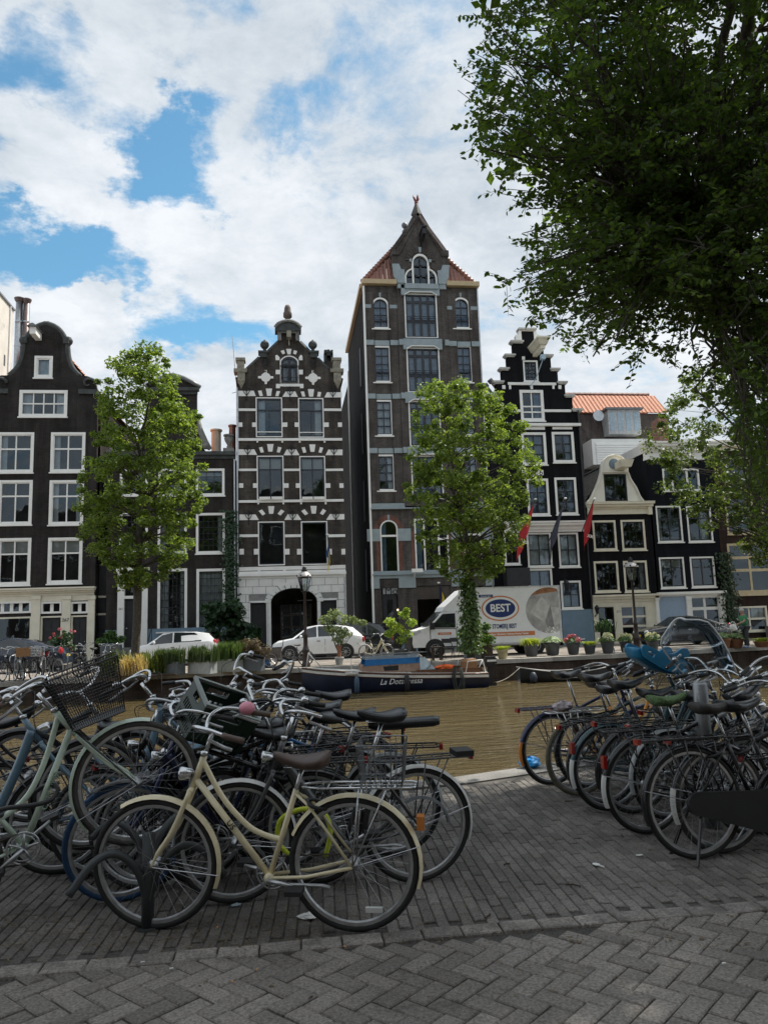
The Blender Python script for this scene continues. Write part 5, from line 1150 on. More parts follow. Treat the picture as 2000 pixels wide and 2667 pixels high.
# ------------------------------------------------------------------ H: small black house with cream bell gable
def house_H():
    xl = Z6.p(88,800).x; xr = Z6.p(655,800).x; xc = (xl+xr)/2
    h = House('cream_gable_house', 'small black house with cream bell gable and cream shopfront under moulded cornice', xc)
    r, Q = h.R, h.Q; xl -= xc; xr -= xc
    for c, cu in (((145,848,345,1106),''), ((390,843,595,1104),''), ((158,1200,366,1466),''), ((412,1196,616,1464),'r')):
        h.win(r(Z6,*c), cols=(.33,.66), rows=(.35,), fw=.11, sash=DARKW, sashw=.06, bar=.025, barm=DARKW, frame=CREAM, sill=CREAM, curtain=cu)
    q = r(Z6,120,1488,690,1550); zg = q[3]
    for (a0,a1,k) in ((185,345,0), (385,620,1)):
        c = r(Z6,a0,1582,a1,1880)
        if k == 0: h.win((c[0],c[1],.02,c[3]), cols=(.5,), rows=(.75,), fw=.09, sash=DARKW, bar=.04, barm=DARKW, frame=CREAM, sill=None)
        else: h.win((c[0],c[1],.3,c[3]), cols=(.5,), rows=(.33,.66), fw=.09, bar=.1, frame=CREAM, sill=CREAM, curtain='R')
    hs = h.holes; h.holes = hs[:4]
    h.wall([(xl,zg),(xr,zg),(xr,r(Z6,0,700,1,701)[2]),(xl,r(Z6,0,700,1,701)[2])], BR_K)
    MB().poly([[(xl-.02,0),(xr+.02,0),(xr+.02,zg),(xl-.02,zg)]]+hs[4:], -.04, .3).build('ground_floor_front', CREAM, h.root)
    cornice_profile(h, (xl,xr,q[2],q[3]), [(0,.4,.1,0),(.4,.75,.2,.02),(.75,1,.3,.04)], CREAM, 'shop_cornice')
    c = r(Z6,75,690,652,795); cornice_profile(h, (xl+.05,xr-.05,c[2],c[3]), [(0,.08,.1,0),(.08,.45,.06,0),(.45,.6,.14,0),(.6,.8,.28,.05),(.8,.96,.4,.1),(.96,1.0,.42,.12)], CREAM, 'cornice')
    for x in (xl+.18,xr-.18): h.box('bracket', (x-.12,x+.12,c[2]-.05,c[2]+(c[3]-c[2])*.6), -.2, .0, CREAM)
    zc = c[3]
    # gable
    L = Q(Z6,[(95,686),(125,655),(150,600),(170,562),(195,500),(212,440),(215,425)]); Rr = Q(Z6,[(580,682),(552,645),(520,575),(505,550),(470,495),(447,440),(440,425)])
    top = Q(Z6,[(440,425),(437,375),(420,330),(385,297),(328,282),(270,297),(235,330),(218,375),(215,425)])
    dr = r(Z6,243,447,435,683)
    CG = mat('cream_stucco', (.76,.73,.64), .7, var=.06, scale=1.5)
    g = MB().poly([[L[0]]+[Rr[0]]+Rr[1:-1]+top+list(reversed(L[1:-1])), [(dr[0],dr[2]+.02),(dr[1],dr[2]+.02),(dr[1],dr[3]),(dr[0],dr[3])]], 0, .3).build('gable', CG, h.root)
    for side in (L, Rr): m = MB(); m.tube([(x,-.05,z) for x,z in [(q_.x,q_.y) for q_ in bez([Vector((a,b)) for a,b in side],4)]], .055, 5); m.build('gable_moulding', CG, h.root)
    m = MB(); m.tube([(x,-.05,z) for x,z in top], .06, 5); m.tube([(top[0][0],-.05,top[0][1]-.03),(top[-1][0],-.05,top[-1][1]-.03)], .05, 5); m.build('gable_moulding', CG, h.root)
    s_ = h.holes; h.holes = []; h.win((dr[0],dr[1],dr[2]+.02,dr[3]), cols=(.5,), rows=(), fw=.06, frame=DARKW, bar=.05, sill=None, hole=False); h.holes = s_
    oc = Q(Z6,[(325,360)])[0]; MB().lathe([(.32,-.04),(.32,.02)], 16, (oc[0],0,oc[1]), ax='y').build('oculus', mat('blue_grey_pane',(.15,.2,.24),.2), g)
    hq = Q(Z6,[(370,375)])[0]; MB().hexa([(hq[0]-.3,-1.0,hq[1]-.25),(hq[0]+.3,-1.0,hq[1]-.25),(hq[0]+.3,0,hq[1]-.25),(hq[0]-.3,0,hq[1]-.25),(hq[0]-.42,-1.15,hq[1]+.15),(hq[0]+.42,-1.15,hq[1]+.15),(hq[0]+.3,0,hq[1]+.15),(hq[0]-.3,0,hq[1]+.15)]).tube([(hq[0],-.8,hq[1]-.25),(hq[0],-.8,hq[1]-.5),(hq[0]+.1,-.8,hq[1]-.45)], .03, 5).build('hoist_hood', CREAM, h.root)
    zr = Q(Z6,[(328,300)])[0][1]; gx = (top[0][0]+top[-1][0])/2
    h.body(xl, xr, zc-.1, 9, BR_K); h.gable_roof(xl, xr, zc-.2, zr-.3, .32, 9, TILEG, xr=gx)
    text_mesh('house_number', '271', .18, STONE, h.root, (Q(Z6,[(362,1637)])[0][0],-.05,Q(Z6,[(362,1637)])[0][1]))
    q = Q(Z6,[(162,1625)])[0]; MB().lathe([(.07,-.2),(.14,.12),(.17,.13),(.04,.3)], 6, (q[0],-.3,q[1])).tube([(q[0],-.3,q[1]-.2),(q[0]-.05,-.04,q[1]-.35)], .03, 5).build('wall_lantern', IRON, h.root)
    q = r(Z6,95,1620,1,1)[0]
    return h
hH = house_H()
# ------------------------------------------------------------------ I: blue-black house with white cornice
def house_I():
    xl = Z6.p(640,800).x+.02; xr = Z6.p(1240,1100).x; xc = (xl+xr)/2
    h = House('white_cornice_house', 'blue black brick house with heavy white cornice and triple attic window', xc)
    r, Q = h.R, h.Q; xl -= xc; xr -= xc
    h.win(r(Z6,748,400,1062,592), cols=(.25,.7), rows=(), fw=.1, bar=.13, curtain='', frame=WHITE)
    for c, cu in (((695,722,912,1036),'l'), ((958,722,1170,1034),'R'), ((722,1166,936,1432),'b'), ((988,1161,1196,1424),'')):
        h.win(r(Z6,*c), cols=(.5,), rows=(.33,), fw=.09, sash=DARKW, sashw=.07, bar=.045, barm=DARKW, curtain=cu)
    q = r(Z6,680,1463,1278,1500); zg = q[2]
    hs = list(h.holes); h.holes = []
    a = r(Z6,990,1492,1236,1680); h.win((a[0],a[1],.9,a[3]-.09), cols=(.5,), rows=(.42,), fw=.07, bar=.15, frame=WHITE, sill=WHITE)
    g_holes = h.holes
    zt = r(Z6,0,322,1,323)[2]
    h.holes = hs; h.wall([(xl,zg),(xr,zg),(xr,zt+.2),(xl,zt+.2)], BR_KB)
    MB().poly([[(xl,0),(xr,0),(xr,zg),(xl,zg)]]+g_holes, -.03, .3).build('ground_floor_front', WHITE, h.root)
    b = r(Z6,712,1502,945,1745); h.box('roller_shutter', (b[0],b[1],.1,b[3]), -.05, -.02, mat('pale_blue_shutter',(.32,.42,.55),.5,var=.05))
    m = MB()
    for i in range(14): z = .2+i*(b[3]-.3)/14; m.box(b[0]+.03,b[1]-.03,-.058,-.048,z,z+.02)
    m.build('shutter_slat', mat('pale_blue_shutter',(.32,.42,.55),.5), h.root)
    for (a0,a1) in ((683,708),(948,986),(1240,1280)):
        c = r(Z6,a0,1500,a1,1745); MB().box(c[0],c[1],-.16,-.02,0,c[3]).box(c[0]-.03,c[1]+.03,-.2,-.02,c[3]-.22,c[3]).build('pilaster', WHITE, h.root)
    cornice_profile(h, (xl,xr,q[2],q[3]), [(0,.4,.1,0),(.4,1,.26,.03)], WHITE, 'shop_cornice')
    c = r(Z6,605,180,1190,325); m = MB(); H = c[3]-c[2]
    for (f0,f1,p) in ((0,.12,.1),(.12,.45,.06),(.45,.6,.16),(.6,.75,.34),(.75,.9,.5),(.9,1.0,.6)): m.box(xl-.02-p*.5,xr+.02+p*.5,-p,.25,c[2]+H*f0,c[2]+H*f1-.001)
    m.build('cornice', WHITE, h.root)
    m = MB(); m.box(xl-.08,xl-.004,.26,6,c[2]+H*.45,c[3]); m.build('side_gutter', WHITE, h.root)
    v = Q(Z6,[(905,262)])[0]; MB().box(v[0]-.3,v[0]+.4,-.55,-.05,v[1]-.12,v[1]+.2).build('hoist_hood', WHITE, h.root)
    h.body(xl, xr, c[3]-.2, 10, BR_KB); MB().box(xl,xr,.3,10,c[3]-.18,c[3]-.12).build('flat_roof', LEAD, h.root)
    MB().box(xr-1.6,xr-1.0,3,4,c[3]-.1,c[3]+2.4).build('chimney', mat('red_plaster',(.3,.16,.12),.9), h.root)
    text_mesh('house_number', '273', .18, STONE, h.root, (Q(Z6,[(1260,1600)])[0][0],-.168,Q(Z6,[(1260,1600)])[0][1]))
    return h
hI = house_I()
# ------------------------------------------------------------------ J: dark red-brown house at the right
def house_J():
    xl = Z6.p(1245,1100).x; xr = xl+9.0; xc = (xl+xr)/2
    h = House('red_brown_house', 'dark red brown brick house with ochre window frames beyond the trees', xc)
    r, Q = h.R, h.Q; xl -= xc; xr -= xc
    OC = mat('ochre_frame_paint', (.55,.45,.28), .55, var=.1); RC = mat('red_curtain_cloth', (.25,.03,.04), .9)
    h.win(r(Z6,1290,612,1530,966), cols=(.5,), rows=(.35,), fw=.1, sash=DARKW, bar=.03, barm=DARKW, frame=OC, sill=OC, curtain='lr', cm=RC)
    h.win(r(Z6,1318,1045,1690,1470), cols=(.5,), rows=(.27,.55), fw=.13, bar=.14, frame=OC, sill=OC, sillh=.2)
    h.win(r(Z6,1290,300,1520,500), cols=(.5,), rows=(.35,), fw=.1, sash=DARKW, bar=.03, barm=DARKW, frame=WHITE)
    h.win(r(Z6,1600,612,1840,966), cols=(.5,), rows=(.35,), fw=.1, sash=DARKW, bar=.03, barm=DARKW, frame=OC, sill=OC)
    q = r(Z6,1350,1590,1652,1800); h.win((q[0],q[1],.4,q[3]), cols=(.5,), rows=(.5,), fw=.1, bar=.1, frame=CREAM, curtain='', sill=CREAM)
    zt = r(Z6,0,180,1,181)[3]; h.wall([(xl,0),(xr,0),(xr,zt),(xl,zt)], BR_J)
    cornice_profile(h, (xl,xr,zt-.5,zt+.1), [(0,.4,.1,0),(.4,1,.3,.02)], CREAM, 'cornice')
    h.body(xl, xr, zt, 10, BR_J); MB().box(xl,xr,.34,10,zt-.2,zt-.14).build('flat_roof', LEAD, h.root)
    sg = r(Z6,1280,1338,1328,1385); MB().box(sg[0],sg[1],-.04,.002,sg[2],sg[3]).build('street_sign', mat('blue_enamel',(.03,.06,.2),.3), h.root)
    q = r(Z6,1520,1600,1640,1700)
    for i in range(2): a = q[0]+(q[1]-q[0])*(.05+.5*i); MB().box(a,a+.5,.2,.21,q[2],q[3]).build('framed_print', WHITE, h.root)
    # outside steps
    s = MB(); [s.box(q[1]-.2,q[1]+1.8,-1.2+.25*i,-.05,.17*i,.17*(i+1)) for i in range(4)]; s.build('stoop', STONE, h.root)
    return h
hJ = house_J()
# ------------------------------------------------------------------ G: tiled roof house behind
def house_G():
    Y = 56.0; xl = Z5.p(905,1000,Y).x-2; xr = ZR.p(1030,150,Y).x; xc = (xl+xr)/2
    h = House('rear_house', 'rear house with bright orange tiled roof, white dormer and clapboard wall', xc, Y)
    r, Q = h.R, h.Q; xl -= xc; xr -= xc
    ridge = Q(Z5,[(1200,740)])[0][1]; eave = Q(Z5,[(1200,1030)])[0][1]; mans = Q(Z5,[(1200,1400)])[0][1]
    depth = (ridge-eave)*.95
    MB().quad((xl,-.1,eave),(xr,-.1,eave),(xr,depth,ridge),(xl,depth,ridge)).quad((xl,depth,ridge),(xr,depth,ridge),(xr,2*depth,eave),(xl,2*depth,eave)).build('roof', TILE, h.root)
    me = pantile(TILE, w=.36, l=.5); uy = Vector((0,depth+.1,ridge-eave)); Lf = uy.length; uy.normalize(); ux = Vector((1,0,0)); nn = ux.cross(uy)
    x_vis = Z5.p(905,1000,Y).x-xc
    tile_slope(h.root, me, Vector((x_vis,-.1,eave)), ux, uy, nn, lambda x, y: 0 <= x < xr-x_vis and y < Lf-.1, .34, .44, 300, nx=80, ny=30, m=TILE)
    for i in range(int((xr-x_vis)/.45)): MB().tube([(x_vis+i*.45,depth,ridge+.05),(x_vis+i*.45+.48,depth,ridge+.08)], .14, 6).build('ridge_tile', TILER, h.root)
    SL = mat('dark_slate', (.05,.052,.055), .6, var=.3, scale=8, bump=.3); GB = brick_mat('grey_brown_brick', (.1,.08,.07), (.075,.062,.055), (.1,.09,.085))
    MB().quad((xl,-.35,mans),(xr,-.35,mans),(xr,.1,eave),(xl,.1,eave)).build('mansard', GB, h.root)
    MB().box(xl,xr,-.4,2*depth,0,mans).build('wall', GB, h.root)
    d = r(Z5,1340,1040,1700,1310); dm = MB().box(d[0],d[1],-1.2,.8,d[2],d[3]).build('dormer', mat('grey_dormer_paint',(.45,.46,.46),.6), h.root)
    n = 4; w = (d[1]-d[0])/n
    for i in range(n): MB().box(d[0]+w*i+.12,d[0]+w*(i+1)-.12,-1.22,-1.19,d[2]+.25,d[3]-.2).build('pane', mat('pale_reflecting_pane',(.35,.45,.52),.1), dm)
    MB().box(d[0]-.2,d[1]+.2,-1.4,.8,d[3],d[3]+.15).build('dormer_roof', LEAD, dm)
    c = r(Z5,1105,1400,1900,1680); cw = MB().box(c[0],c[1]+3,-2.2,-.41,c[2],c[3]).build('clapboard_wall', WHITE, h.root)
    k = 9
    for i in range(k): z = c[2]+(c[3]-.3-c[2])*i/k; MB().hexa([(c[0]+.3,-2.27,z),(c[1]+3,-2.27,z),(c[1]+3,-2.2,z),(c[0]+.3,-2.2,z),(c[0]+.3,-2.22,z+.22),(c[1]+3,-2.22,z+.22),(c[1]+3,-2.2,z+.22),(c[0]+.3,-2.2,z+.22)]).build('clapboard', WHITE, cw)
    sd = Q(Z5,[(1245,1095)])[0]; MB().lathe([(.02,0),(.3,-.06),(.44,-.16)], 14, (sd[0],-.8,sd[1]), ax='y').build('satellite_dish', STEEL, h.root)
house_G()
# ------------------------------------------------------------------ A: pale rendered house at the far left, flues
def house_A():
    p = Z1.p(95,240,58.); X, z1 = p.x, p.z
    h = House('rendered_house', 'tall pale rendered side wall standing behind the bell gable roof', X-5, 52.)
    MB().box(-5,5,0,6,0,z1).build('wall', GREYPL, h.root)
    # roof edge rises towards the street
    MB().box(-5.1,5.1,-.1,6.1,z1,z1+.14).build('roof_edge', LEAD, h.root)
    for (y,z) in ((2,z1-2.5),(4.4,z1-4)): MB().box(5.0,5.02,y,y+.25,z-.8,z).build('air_vent', SLATEST, h.root)
    MB().tube([(5.05,5.2,0),(5.05,5.2,z1)], .06, 6).build('downpipe', WHITE, h.root)
house_A()
for k, (a, b0, b1) in enumerate(((137,152,640),(185,158,620),(157,185,640))):
    p0, p1 = Z1.p(a,b0,46.), Z1.p(a,b1,46.); f = thing('metal_flue', ('thick galvanised flue pipe with cap rising behind the bell gable', 'thick rusty brown flue pipe with cap rising behind the bell gable', 'thin dark pipe squeezed between two thick roof flues')[k], 'flue', (p0.x,46.+.3*(k==2),p1.z-1.5), 0, 'flues behind the bell gable')
    H = p0.z-p1.z+1.5; rad = (.21,.18,.09)[k]
    MB().lathe([(rad,0),(rad,H-.25)], 12).build('pipe', (STEEL, mat('rusty_flue',(.17,.13,.125),.5,.6), mat('dark_flue',(.14,.12,.12),.5,.5))[k], f, smooth=True)
    if k < 2: MB().lathe([(rad*.9,H-.25),(rad*1.2,H-.15),(rad*1.5,H-.02),(rad*1.5,H+.03),(rad*1.1,H+.06)], 12).build('cap', mat('rusty_flue',(.17,.13,.125),.5,.6), f)
    for i in range(3): MB().lathe([(rad*1.08,H*.25*(i+1)),(rad*1.08,H*.25*(i+1)+.08)], 12).build('joint_ring', STEEL, f)
# ================================================================== BICYCLES
RUB = mat('black_rubber', (.018,.018,.018), .75, var=.3, scale=30)
RUBG = mat('grey_worn_rubber', (.06,.058,.055), .85, var=.3, scale=30)
RUBO = mat('olive_rubber', (.17,.155,.11), .85, var=.25, scale=20)
RUBB = mat('blue_rubber', (.015,.06,.14), .6, var=.2, scale=20)
CHROME = mat('bicycle_chrome', (.62,.63,.64), .22, 1.0, var=.15, scale=30, dirt=((.2,.17,.14), 40, .64))
ALU = mat('dull_aluminium', (.5,.51,.52), .42, 1.0, var=.15, scale=20)
SPOKE = mat('spoke_steel', (.4,.4,.41), .35, 1.0)
SADB = mat('black_saddle_vinyl', (.02,.021,.023), .32, var=.2, scale=20)
SADBR = mat('brown_saddle_leather', (.075,.045,.035), .5, var=.2, scale=20)
GRIPB = mat('black_grip_rubber', (.02,.02,.021), .5, var=.2)
GRIPBR = mat('brown_grip_rubber', (.10,.068,.052), .5, var=.2)
REDL = mat('red_reflector', (.3,.012,.01), .15, var=.1, coat=.6)
AMBER = mat('amber_reflector', (.6,.2,.03), .15, var=.1, coat=.6)
WFEN = mat('white_fender_paint', (.7,.7,.68), .35, var=.1, dirt=((.3,.28,.25), 12, .6))
BBLK = mat('black_bicycle_enamel', (.012,.012,.013), .25, var=.3, coat=.4, dirt=((.05,.045,.04), 14, .6))
CASE = mat('black_chaincase_plastic', (.012,.013,.014), .45, var=.3)
def paint(name, c): return mat(name, c, .3, var=.1, scale=8, coat=.5, dirt=(tuple(q*.45 for q in c), 30, .66))
CREAMB = paint('cream_bicycle_paint', (.8,.71,.47)); MINT = paint('mint_bicycle_paint', (.58,.7,.58)); STBLUE = paint('steel_blue_bicycle_paint', (.14,.24,.32)); TEAL = paint('dark_teal_bicycle_paint', (.02,.07,.085))
NAVYB = paint('navy_bicycle_paint', (.012,.02,.085)); GREYB = paint('anthracite_bicycle_paint', (.05,.053,.057)); GREENB = paint('bottle_green_bicycle_paint', (.03,.06,.05)); SILV = paint('silver_bicycle_paint', (.35,.37,.37)); BRBLUE = paint('bright_blue_bicycle_paint', (.02,.13,.33)); ORNG = paint('orange_yellow_bicycle_paint', (.75,.3,.02)); REDB = paint('dark_red_bicycle_paint', (.22,.02,.025))
MC = {}
def cached(key, fn):
    if key not in MC: MC[key] = fn()
    return MC[key]
def ring(r, rad, n=40, k=8, flat=None):
    return MB().tube([(r*cos(2*pi*i/n), 0, r*sin(2*pi*i/n)) for i in range(n)], rad, k, closed=True, flat=flat)
def wheel(nm, root, c, R, tyre_m, tw=.02, rim_m=ALU, M4=None, detail=True):
    n = 44 if detail else 22
    t = inst(nm, cached(('tyre', R, tw, tyre_m.name, detail), lambda: ring(R-tw, tw, n, 8 if detail else 5).mesh('tyre', tyre_m, True)), root)
    def fix(o, par): o.parent = par; return o
    t.location = c
    def rim():
        m = MB(); rr = R-2*tw-.004
        for i in range(n):
            a, b = 2*pi*i/n, 2*pi*(i+1)/n
            for (r0,y0,r1,y1) in ((rr+.012,-.013,rr+.012,.013),(rr+.012,.013,rr-.008,.011),(rr-.008,.011,rr-.014,0),(rr-.014,0,rr-.008,-.011),(rr-.008,-.011,rr+.012,-.013)):
                m.quad((r0*cos(a),y0,r0*sin(a)),(r1*cos(a),y1,r1*sin(a)),(r1*cos(b),y1,r1*sin(b)),(r0*cos(b),y0,r0*sin(b)))
        return m.mesh('rim', rim_m)
    inst('rim', cached(('rim', R, tw, rim_m.name, detail), rim), t)
    def spk():
        m = MB(); rr = R-2*tw-.012; ns = 32 if detail else 16
        for i in range(ns):
            a = 2*pi*i/ns; s = 1 if i % 2 else -1; o = a+(.9 if (i//2) % 2 else -.9)
            p, q = Vector((.024*cos(o), s*.026, .024*sin(o))), Vector((rr*cos(a), 0, rr*sin(a)))
            m.tube([p, q], .0011 if detail else .003, 3, cap=False)
        return m.mesh('spokes', SPOKE)
    inst('spokes', cached(('spk', R, tw, detail), spk), t)
    inst('hub', cached(('hub',), lambda: MB().lathe([(.008,-.055),(.008,-.04),(.03,-.034),(.03,-.026),(.016,-.02),(.016,.02),(.03,.026),(.03,.034),(.008,.04),(.008,.055)], 10, ax='y').mesh('hub', ALU, True)), t)
    return t
def strip_arc(R, a0, a1, w, n=20, drop=.008):
    m = MB(); vs = []
    for i in range(n+1):
        a = radians(a0+(a1-a0)*i/n)
        for (y, d) in ((-w/2,-drop*2.2),(-w/4,-drop*.2),(0,0),(w/4,-drop*.2),(w/2,-drop*2.2)): vs.append(((R+d)*cos(a), y, (R+d)*sin(a)))
    fs = []
    for i in range(n):
        for k in range(4): fs.append((i*5+k, i*5+k+1, (i+1)*5+k+1, (i+1)*5+k))
    return m.add(vs, fs)
def saddle_mesh(m, long=False, wide=1.0, towel=None):
    mb = MB(); L = .27 if not long else .5; n = 11; k = 12; vs = []
    for i in range(n+1):
        t = i/n; x = -.12+L*t if not long else -.3+L*t
        if long: w = .075*(1-.35*t); h = .05; z = .02*(1-t)
        else:
            w = (.10*wide*(1-t)**.55*(1 if t < .45 else 1)+.022) if t > .02 else .085*wide
            if t > .45: w = .022+.055*wide*max(0,(1-t)/.55)**1.3
            h = .045*(1-.4*t); z = .022*(1-2*t)**2-.012
        if i == n: w *= .6; h *= .6
        if i == 0: w *= .85; h *= .8
        for j in range(k):
            a = 2*pi*j/k; zz = sin(a); vs.append((x, w*cos(a), z+(h*.45*zz if zz > 0 else h*zz)))
    fs = [tuple(reversed(range(k))), tuple(n*k+j for j in range(k))]
    for i in range(n):
        for j in range(k): l = (j+1) % k; fs.append((i*k+j, i*k+l, (i+1)*k+l, (i+1)*k+j))
    return mb.add(vs, fs).mesh('saddle', m, True)
def bike(label, rear, head, frame=BBLK, style='step', tyre=RUB, tyre_f=None, L=1.10, R=.345, pitch=0, lean=0, steer=0, fend=None, ffend=True, tip=None, rack=BBLK, case=None, saddle=SADB, grip=GRIPB, bar='dutch', barm=CHROME, rimm=ALU, light=True, stand=True,
         group='bicycles parked on the near quay', long=False, sz=.93, detail=True, hz=0., tail='rack', lock=True, name='bicycle', fork=None, bell=None, cables=True, towel=None, cat='bicycle', roll=0):
    fend = fend or frame; rx, ry = rear
    root = thing(name, label, cat, (0,0,0), 0, group)
    hub = Vector((0,0,R))
    root.matrix_basis = Matrix.Translation((rx,ry,0)) @ Matrix.Rotation(radians(head),4,'Z') @ Matrix.Rotation(radians(lean),4,'X') @ Matrix.Translation(hub) @ Matrix.Rotation(-radians(pitch),4,'Y') @ Matrix.Translation(-hub)
    if hz: root.location.z += hz
    A = Vector((0,0,R)); F = Vector((L,0,R)); BB = Vector((.46,0,.285)); ax = Vector((-.375,0,.927)); X0 = Vector((L-.06,0,R))
    def onax(z): return X0+ax*((z-R)/.927)
    HB, HT, ST_ = onax(.76), onax(.93), Vector((.30,0,.74)); TT = onax(1.06); SPt = Vector((.30-.34*(sz-.74),0,sz))
    fr = MB(); tr = .0165
    fr.tube([BB, ST_], .0155, 8); fr.tube([HB, HT], .019, 8)
    if style == 'diamond':
        fr.tube([onax(.90), ST_+Vector((.01,0,-.03))], tr, 8); fr.tube([onax(.79), BB], tr*1.1, 8)
    elif style == 'step':
        fr.tube([onax(.80), BB], tr*1.12, 8)
        fr.tube(bez([onax(.90), (.71,0,.70), (.58,0,.555), (.48,0,.50), (.385,0,.475)],5), tr*.95, 8)
    elif style == 'oma':
        fr.tube(bez([onax(.88), (.70,0,.62), (.58,0,.42), BB],5), tr*1.15, 8); fr.tube(bez([onax(.80), (.74,0,.56), (.64,0,.38), (.50,0,.30)],5), tr, 8)
    elif style == 'big':
        fr.tube(bez([onax(.84), (.72,0,.64), (.60,0,.47), BB],5), .03, 10)
    for s in (-1,1):
        fr.tube([BB+Vector((0,s*.03,0)), (.25,s*.05,.30), A+Vector((0,s*.06,0))], .010, 6); fr.tube([ST_+Vector((0,s*.015,-.02)), (.22,s*.045,.66), A+Vector((0,s*.06,0))], .008, 6)
    fr.lathe([(.024,-.038),(.024,.038)], 10, BB, ax='y')
    fob = fr.build('frame', frame, root, smooth=True)
    wheel('rear_wheel', root, A, R, tyre, rim_m=rimm, detail=detail)
    # front assembly turns on the steering axis
    S = Matrix.Translation(X0) @ Matrix.Rotation(radians(steer),4,ax) @ Matrix.Translation(-X0)
    def fa(o): o.matrix_basis = S @ o.matrix_basis; return o
    fa(wheel('front_wheel', root, F, R, tyre_f or tyre, rim_m=rimm, detail=detail))
    fk = MB(); C = onax(.745)
    for s in (-1,1): fk.tube(bez([C+Vector((0,s*.045,0)), C.lerp(F,.5)+Vector((-.015,s*.052,0)), F+Vector((-.035,s*.055,.07)), F+Vector((0,s*.055,0))],4), [.014]*5+[.012]*4+[.008]*4, 7)
    fk.tube([C+Vector((0,-.05,0)),C+Vector((0,.05,0))], .017, 8); fk.tube([C, onax(.78)], .015, 8)
    fa(fk.build('fork', fork or frame, root, smooth=True))
    st_ = MB(); st_.tube([onax(.92), TT], .0125, 8); st_.lathe([(.022,0),(.022,.025)], 10, onax(.925)); fa(st_.build('stem', CHROME, root, smooth=True))
    # handlebar
    hb = MB(); gp = []
    if bar == 'dutch': half = [(.03,0,.0),(.055,.06,.01),(.06,.15,.05),(.02,.235,.07),(-.06,.275,.06),(-.16,.30,.03),(-.25,.315,.01)]
    elif bar == 'flat': half = [(.02,0,0),(.02,.1,.01),(.0,.2,.03),(-.03,.27,.03),(-.06,.33,.03)]
    else: half = [(.03,0,0),(.03,.07,.06),(.0,.17,.12),(-.05,.24,.12),(-.14,.29,.10),(-.22,.31,.09)]
    for s in (-1,1):
        pts = bez([TT+Vector((a,s*b,c)) for a,b,c in half],4); hb.tube(pts, .011, 7); gp.append(pts[-6:])
    hbo = fa(hb.build('handlebar', barm, root, smooth=True))
    for pts in gp: MB().tube(pts, .0165, 8).build('grip', grip, hbo, smooth=True)
    for pts in gp:
        p, q = pts[0], pts[-1]; d = (q-p).normalized(); lv = MB(); lv.tube([p-d*.05+Vector((.0,0,-.0)), p-d*.03+Vector((.045,0,-.03)), p+d*.06+Vector((.05,0,-.045)), p+d*.10+Vector((.045,0,-.05))], .006, 5, flat=1.6); lv.build('brake_lever', ALU, hbo, smooth=True)
    bp = gp[0][0]+Vector((.02,0,.02)); MB().ball(bp, .028 if not bell else .05, 10, 7, (1,1,.8)).build('bell', bell or CHROME, hbo, smooth=True)
    if cables:
        cb = MB()
        for s, q in ((-1,.02),(1,-.02)):
            p = gp[0 if s < 0 else 1][0]; cb.tube(bez([p, TT+Vector((.12,s*.16,.03)), TT+Vector((.13,s*.05,-.06)), onax(.86)+Vector((.03,q,0)), onax(.70)+Vector((.02,q,0))],4), .0028, 4, cap=False)
        fa(cb.build('brake_cables', GRIPB, root))
    # fenders
    if fend != 'none':
        f0 = strip_arc(R+.016, 25, 200, .052).build('rear_fender', fend, root, smooth=True); f0.location = A
        if tip: t = strip_arc(R+.019, 165, 202, .054, 6).build('fender_tip', tip, root, smooth=True); t.location = A
        stay = MB(); [stay.tube([(0,s*.055,0),((R+.012)*cos(radians(165)),s*.026,(R+.012)*sin(radians(165)))], .0025, 4) for s in (-1,1)]; o = stay.build('fender_stay', SPOKE, root); o.location = A
        if ffend:
            f1 = strip_arc(R+.016, 60, 202, .052).build('front_fender', fend, root, smooth=True); f1.location = F; fa(f1)
            stay = MB(); [stay.tube([(0,s*.06,0),((R+.012)*cos(radians(190)),s*.026,(R+.012)*sin(radians(190)))], .0025, 4) for s in (-1,1)]; o = stay.build('fender_stay', SPOKE, root); o.location = F; fa(o)
    # rack
    zr = 2*R+.055
    if rack:
        rk = MB()
        for s in (-1,1):
            rk.tube([(.26,s*.03,zr+.0),(.16,s*.06,zr),(-.32,s*.065,zr),(-.35,s*.04,zr)], .0065, 6); rk.tube([(.0,s*.062,R),(-.05,s*.062,zr)], .005, 5); rk.tube([(.0,s*.062,R),(-.2,s*.062,zr)], .005, 5)
        for x in (.12,0,-.12,-.24,-.345): rk.tube([(x,-.062,zr),(x,.062,zr)], .005, 5)
        rk.tube([(.1,0,zr),(-.34,0,zr)], .004, 5); rk.build('luggage_rack', rack, root, smooth=True)
    if tail == 'rack' and rack: MB().box(-.378,-.352,-.028,.028,zr-.028,zr+.010).build('tail_light', REDL, root)
    elif tail == 'fender':
        a = radians(150); MB().box((R+.02)*cos(a)-.035,(R+.02)*cos(a)-.005,-.022,.022,R+(R+.02)*sin(a)-.045,R+(R+.02)*sin(a)+.045).build('tail_light', REDL, root)
    # drivetrain
    cr = MB(); ring_ = ring(.085,.006,26,5); ring_.xf(Matrix.Translation(BB+Vector((0,-.048,0)))); cr.add(ring_.v, ring_.f)
    ri2 = ring(.068,.004,20,4); ri2.xf(Matrix.Translation(BB+Vector((0,-.048,0)))); cr.add(ri2.v, ri2.f)
    ca = random.uniform(0, 2*pi)
    for k in range(5): a = ca+2*pi*k/5; cr.tube([BB+Vector((0,-.05,0)), BB+Vector((.08*cos(a),-.048,.08*sin(a)))], .008, 5)
    cra = radians(-20+random.uniform(-25,25)) if not roll else radians(roll)
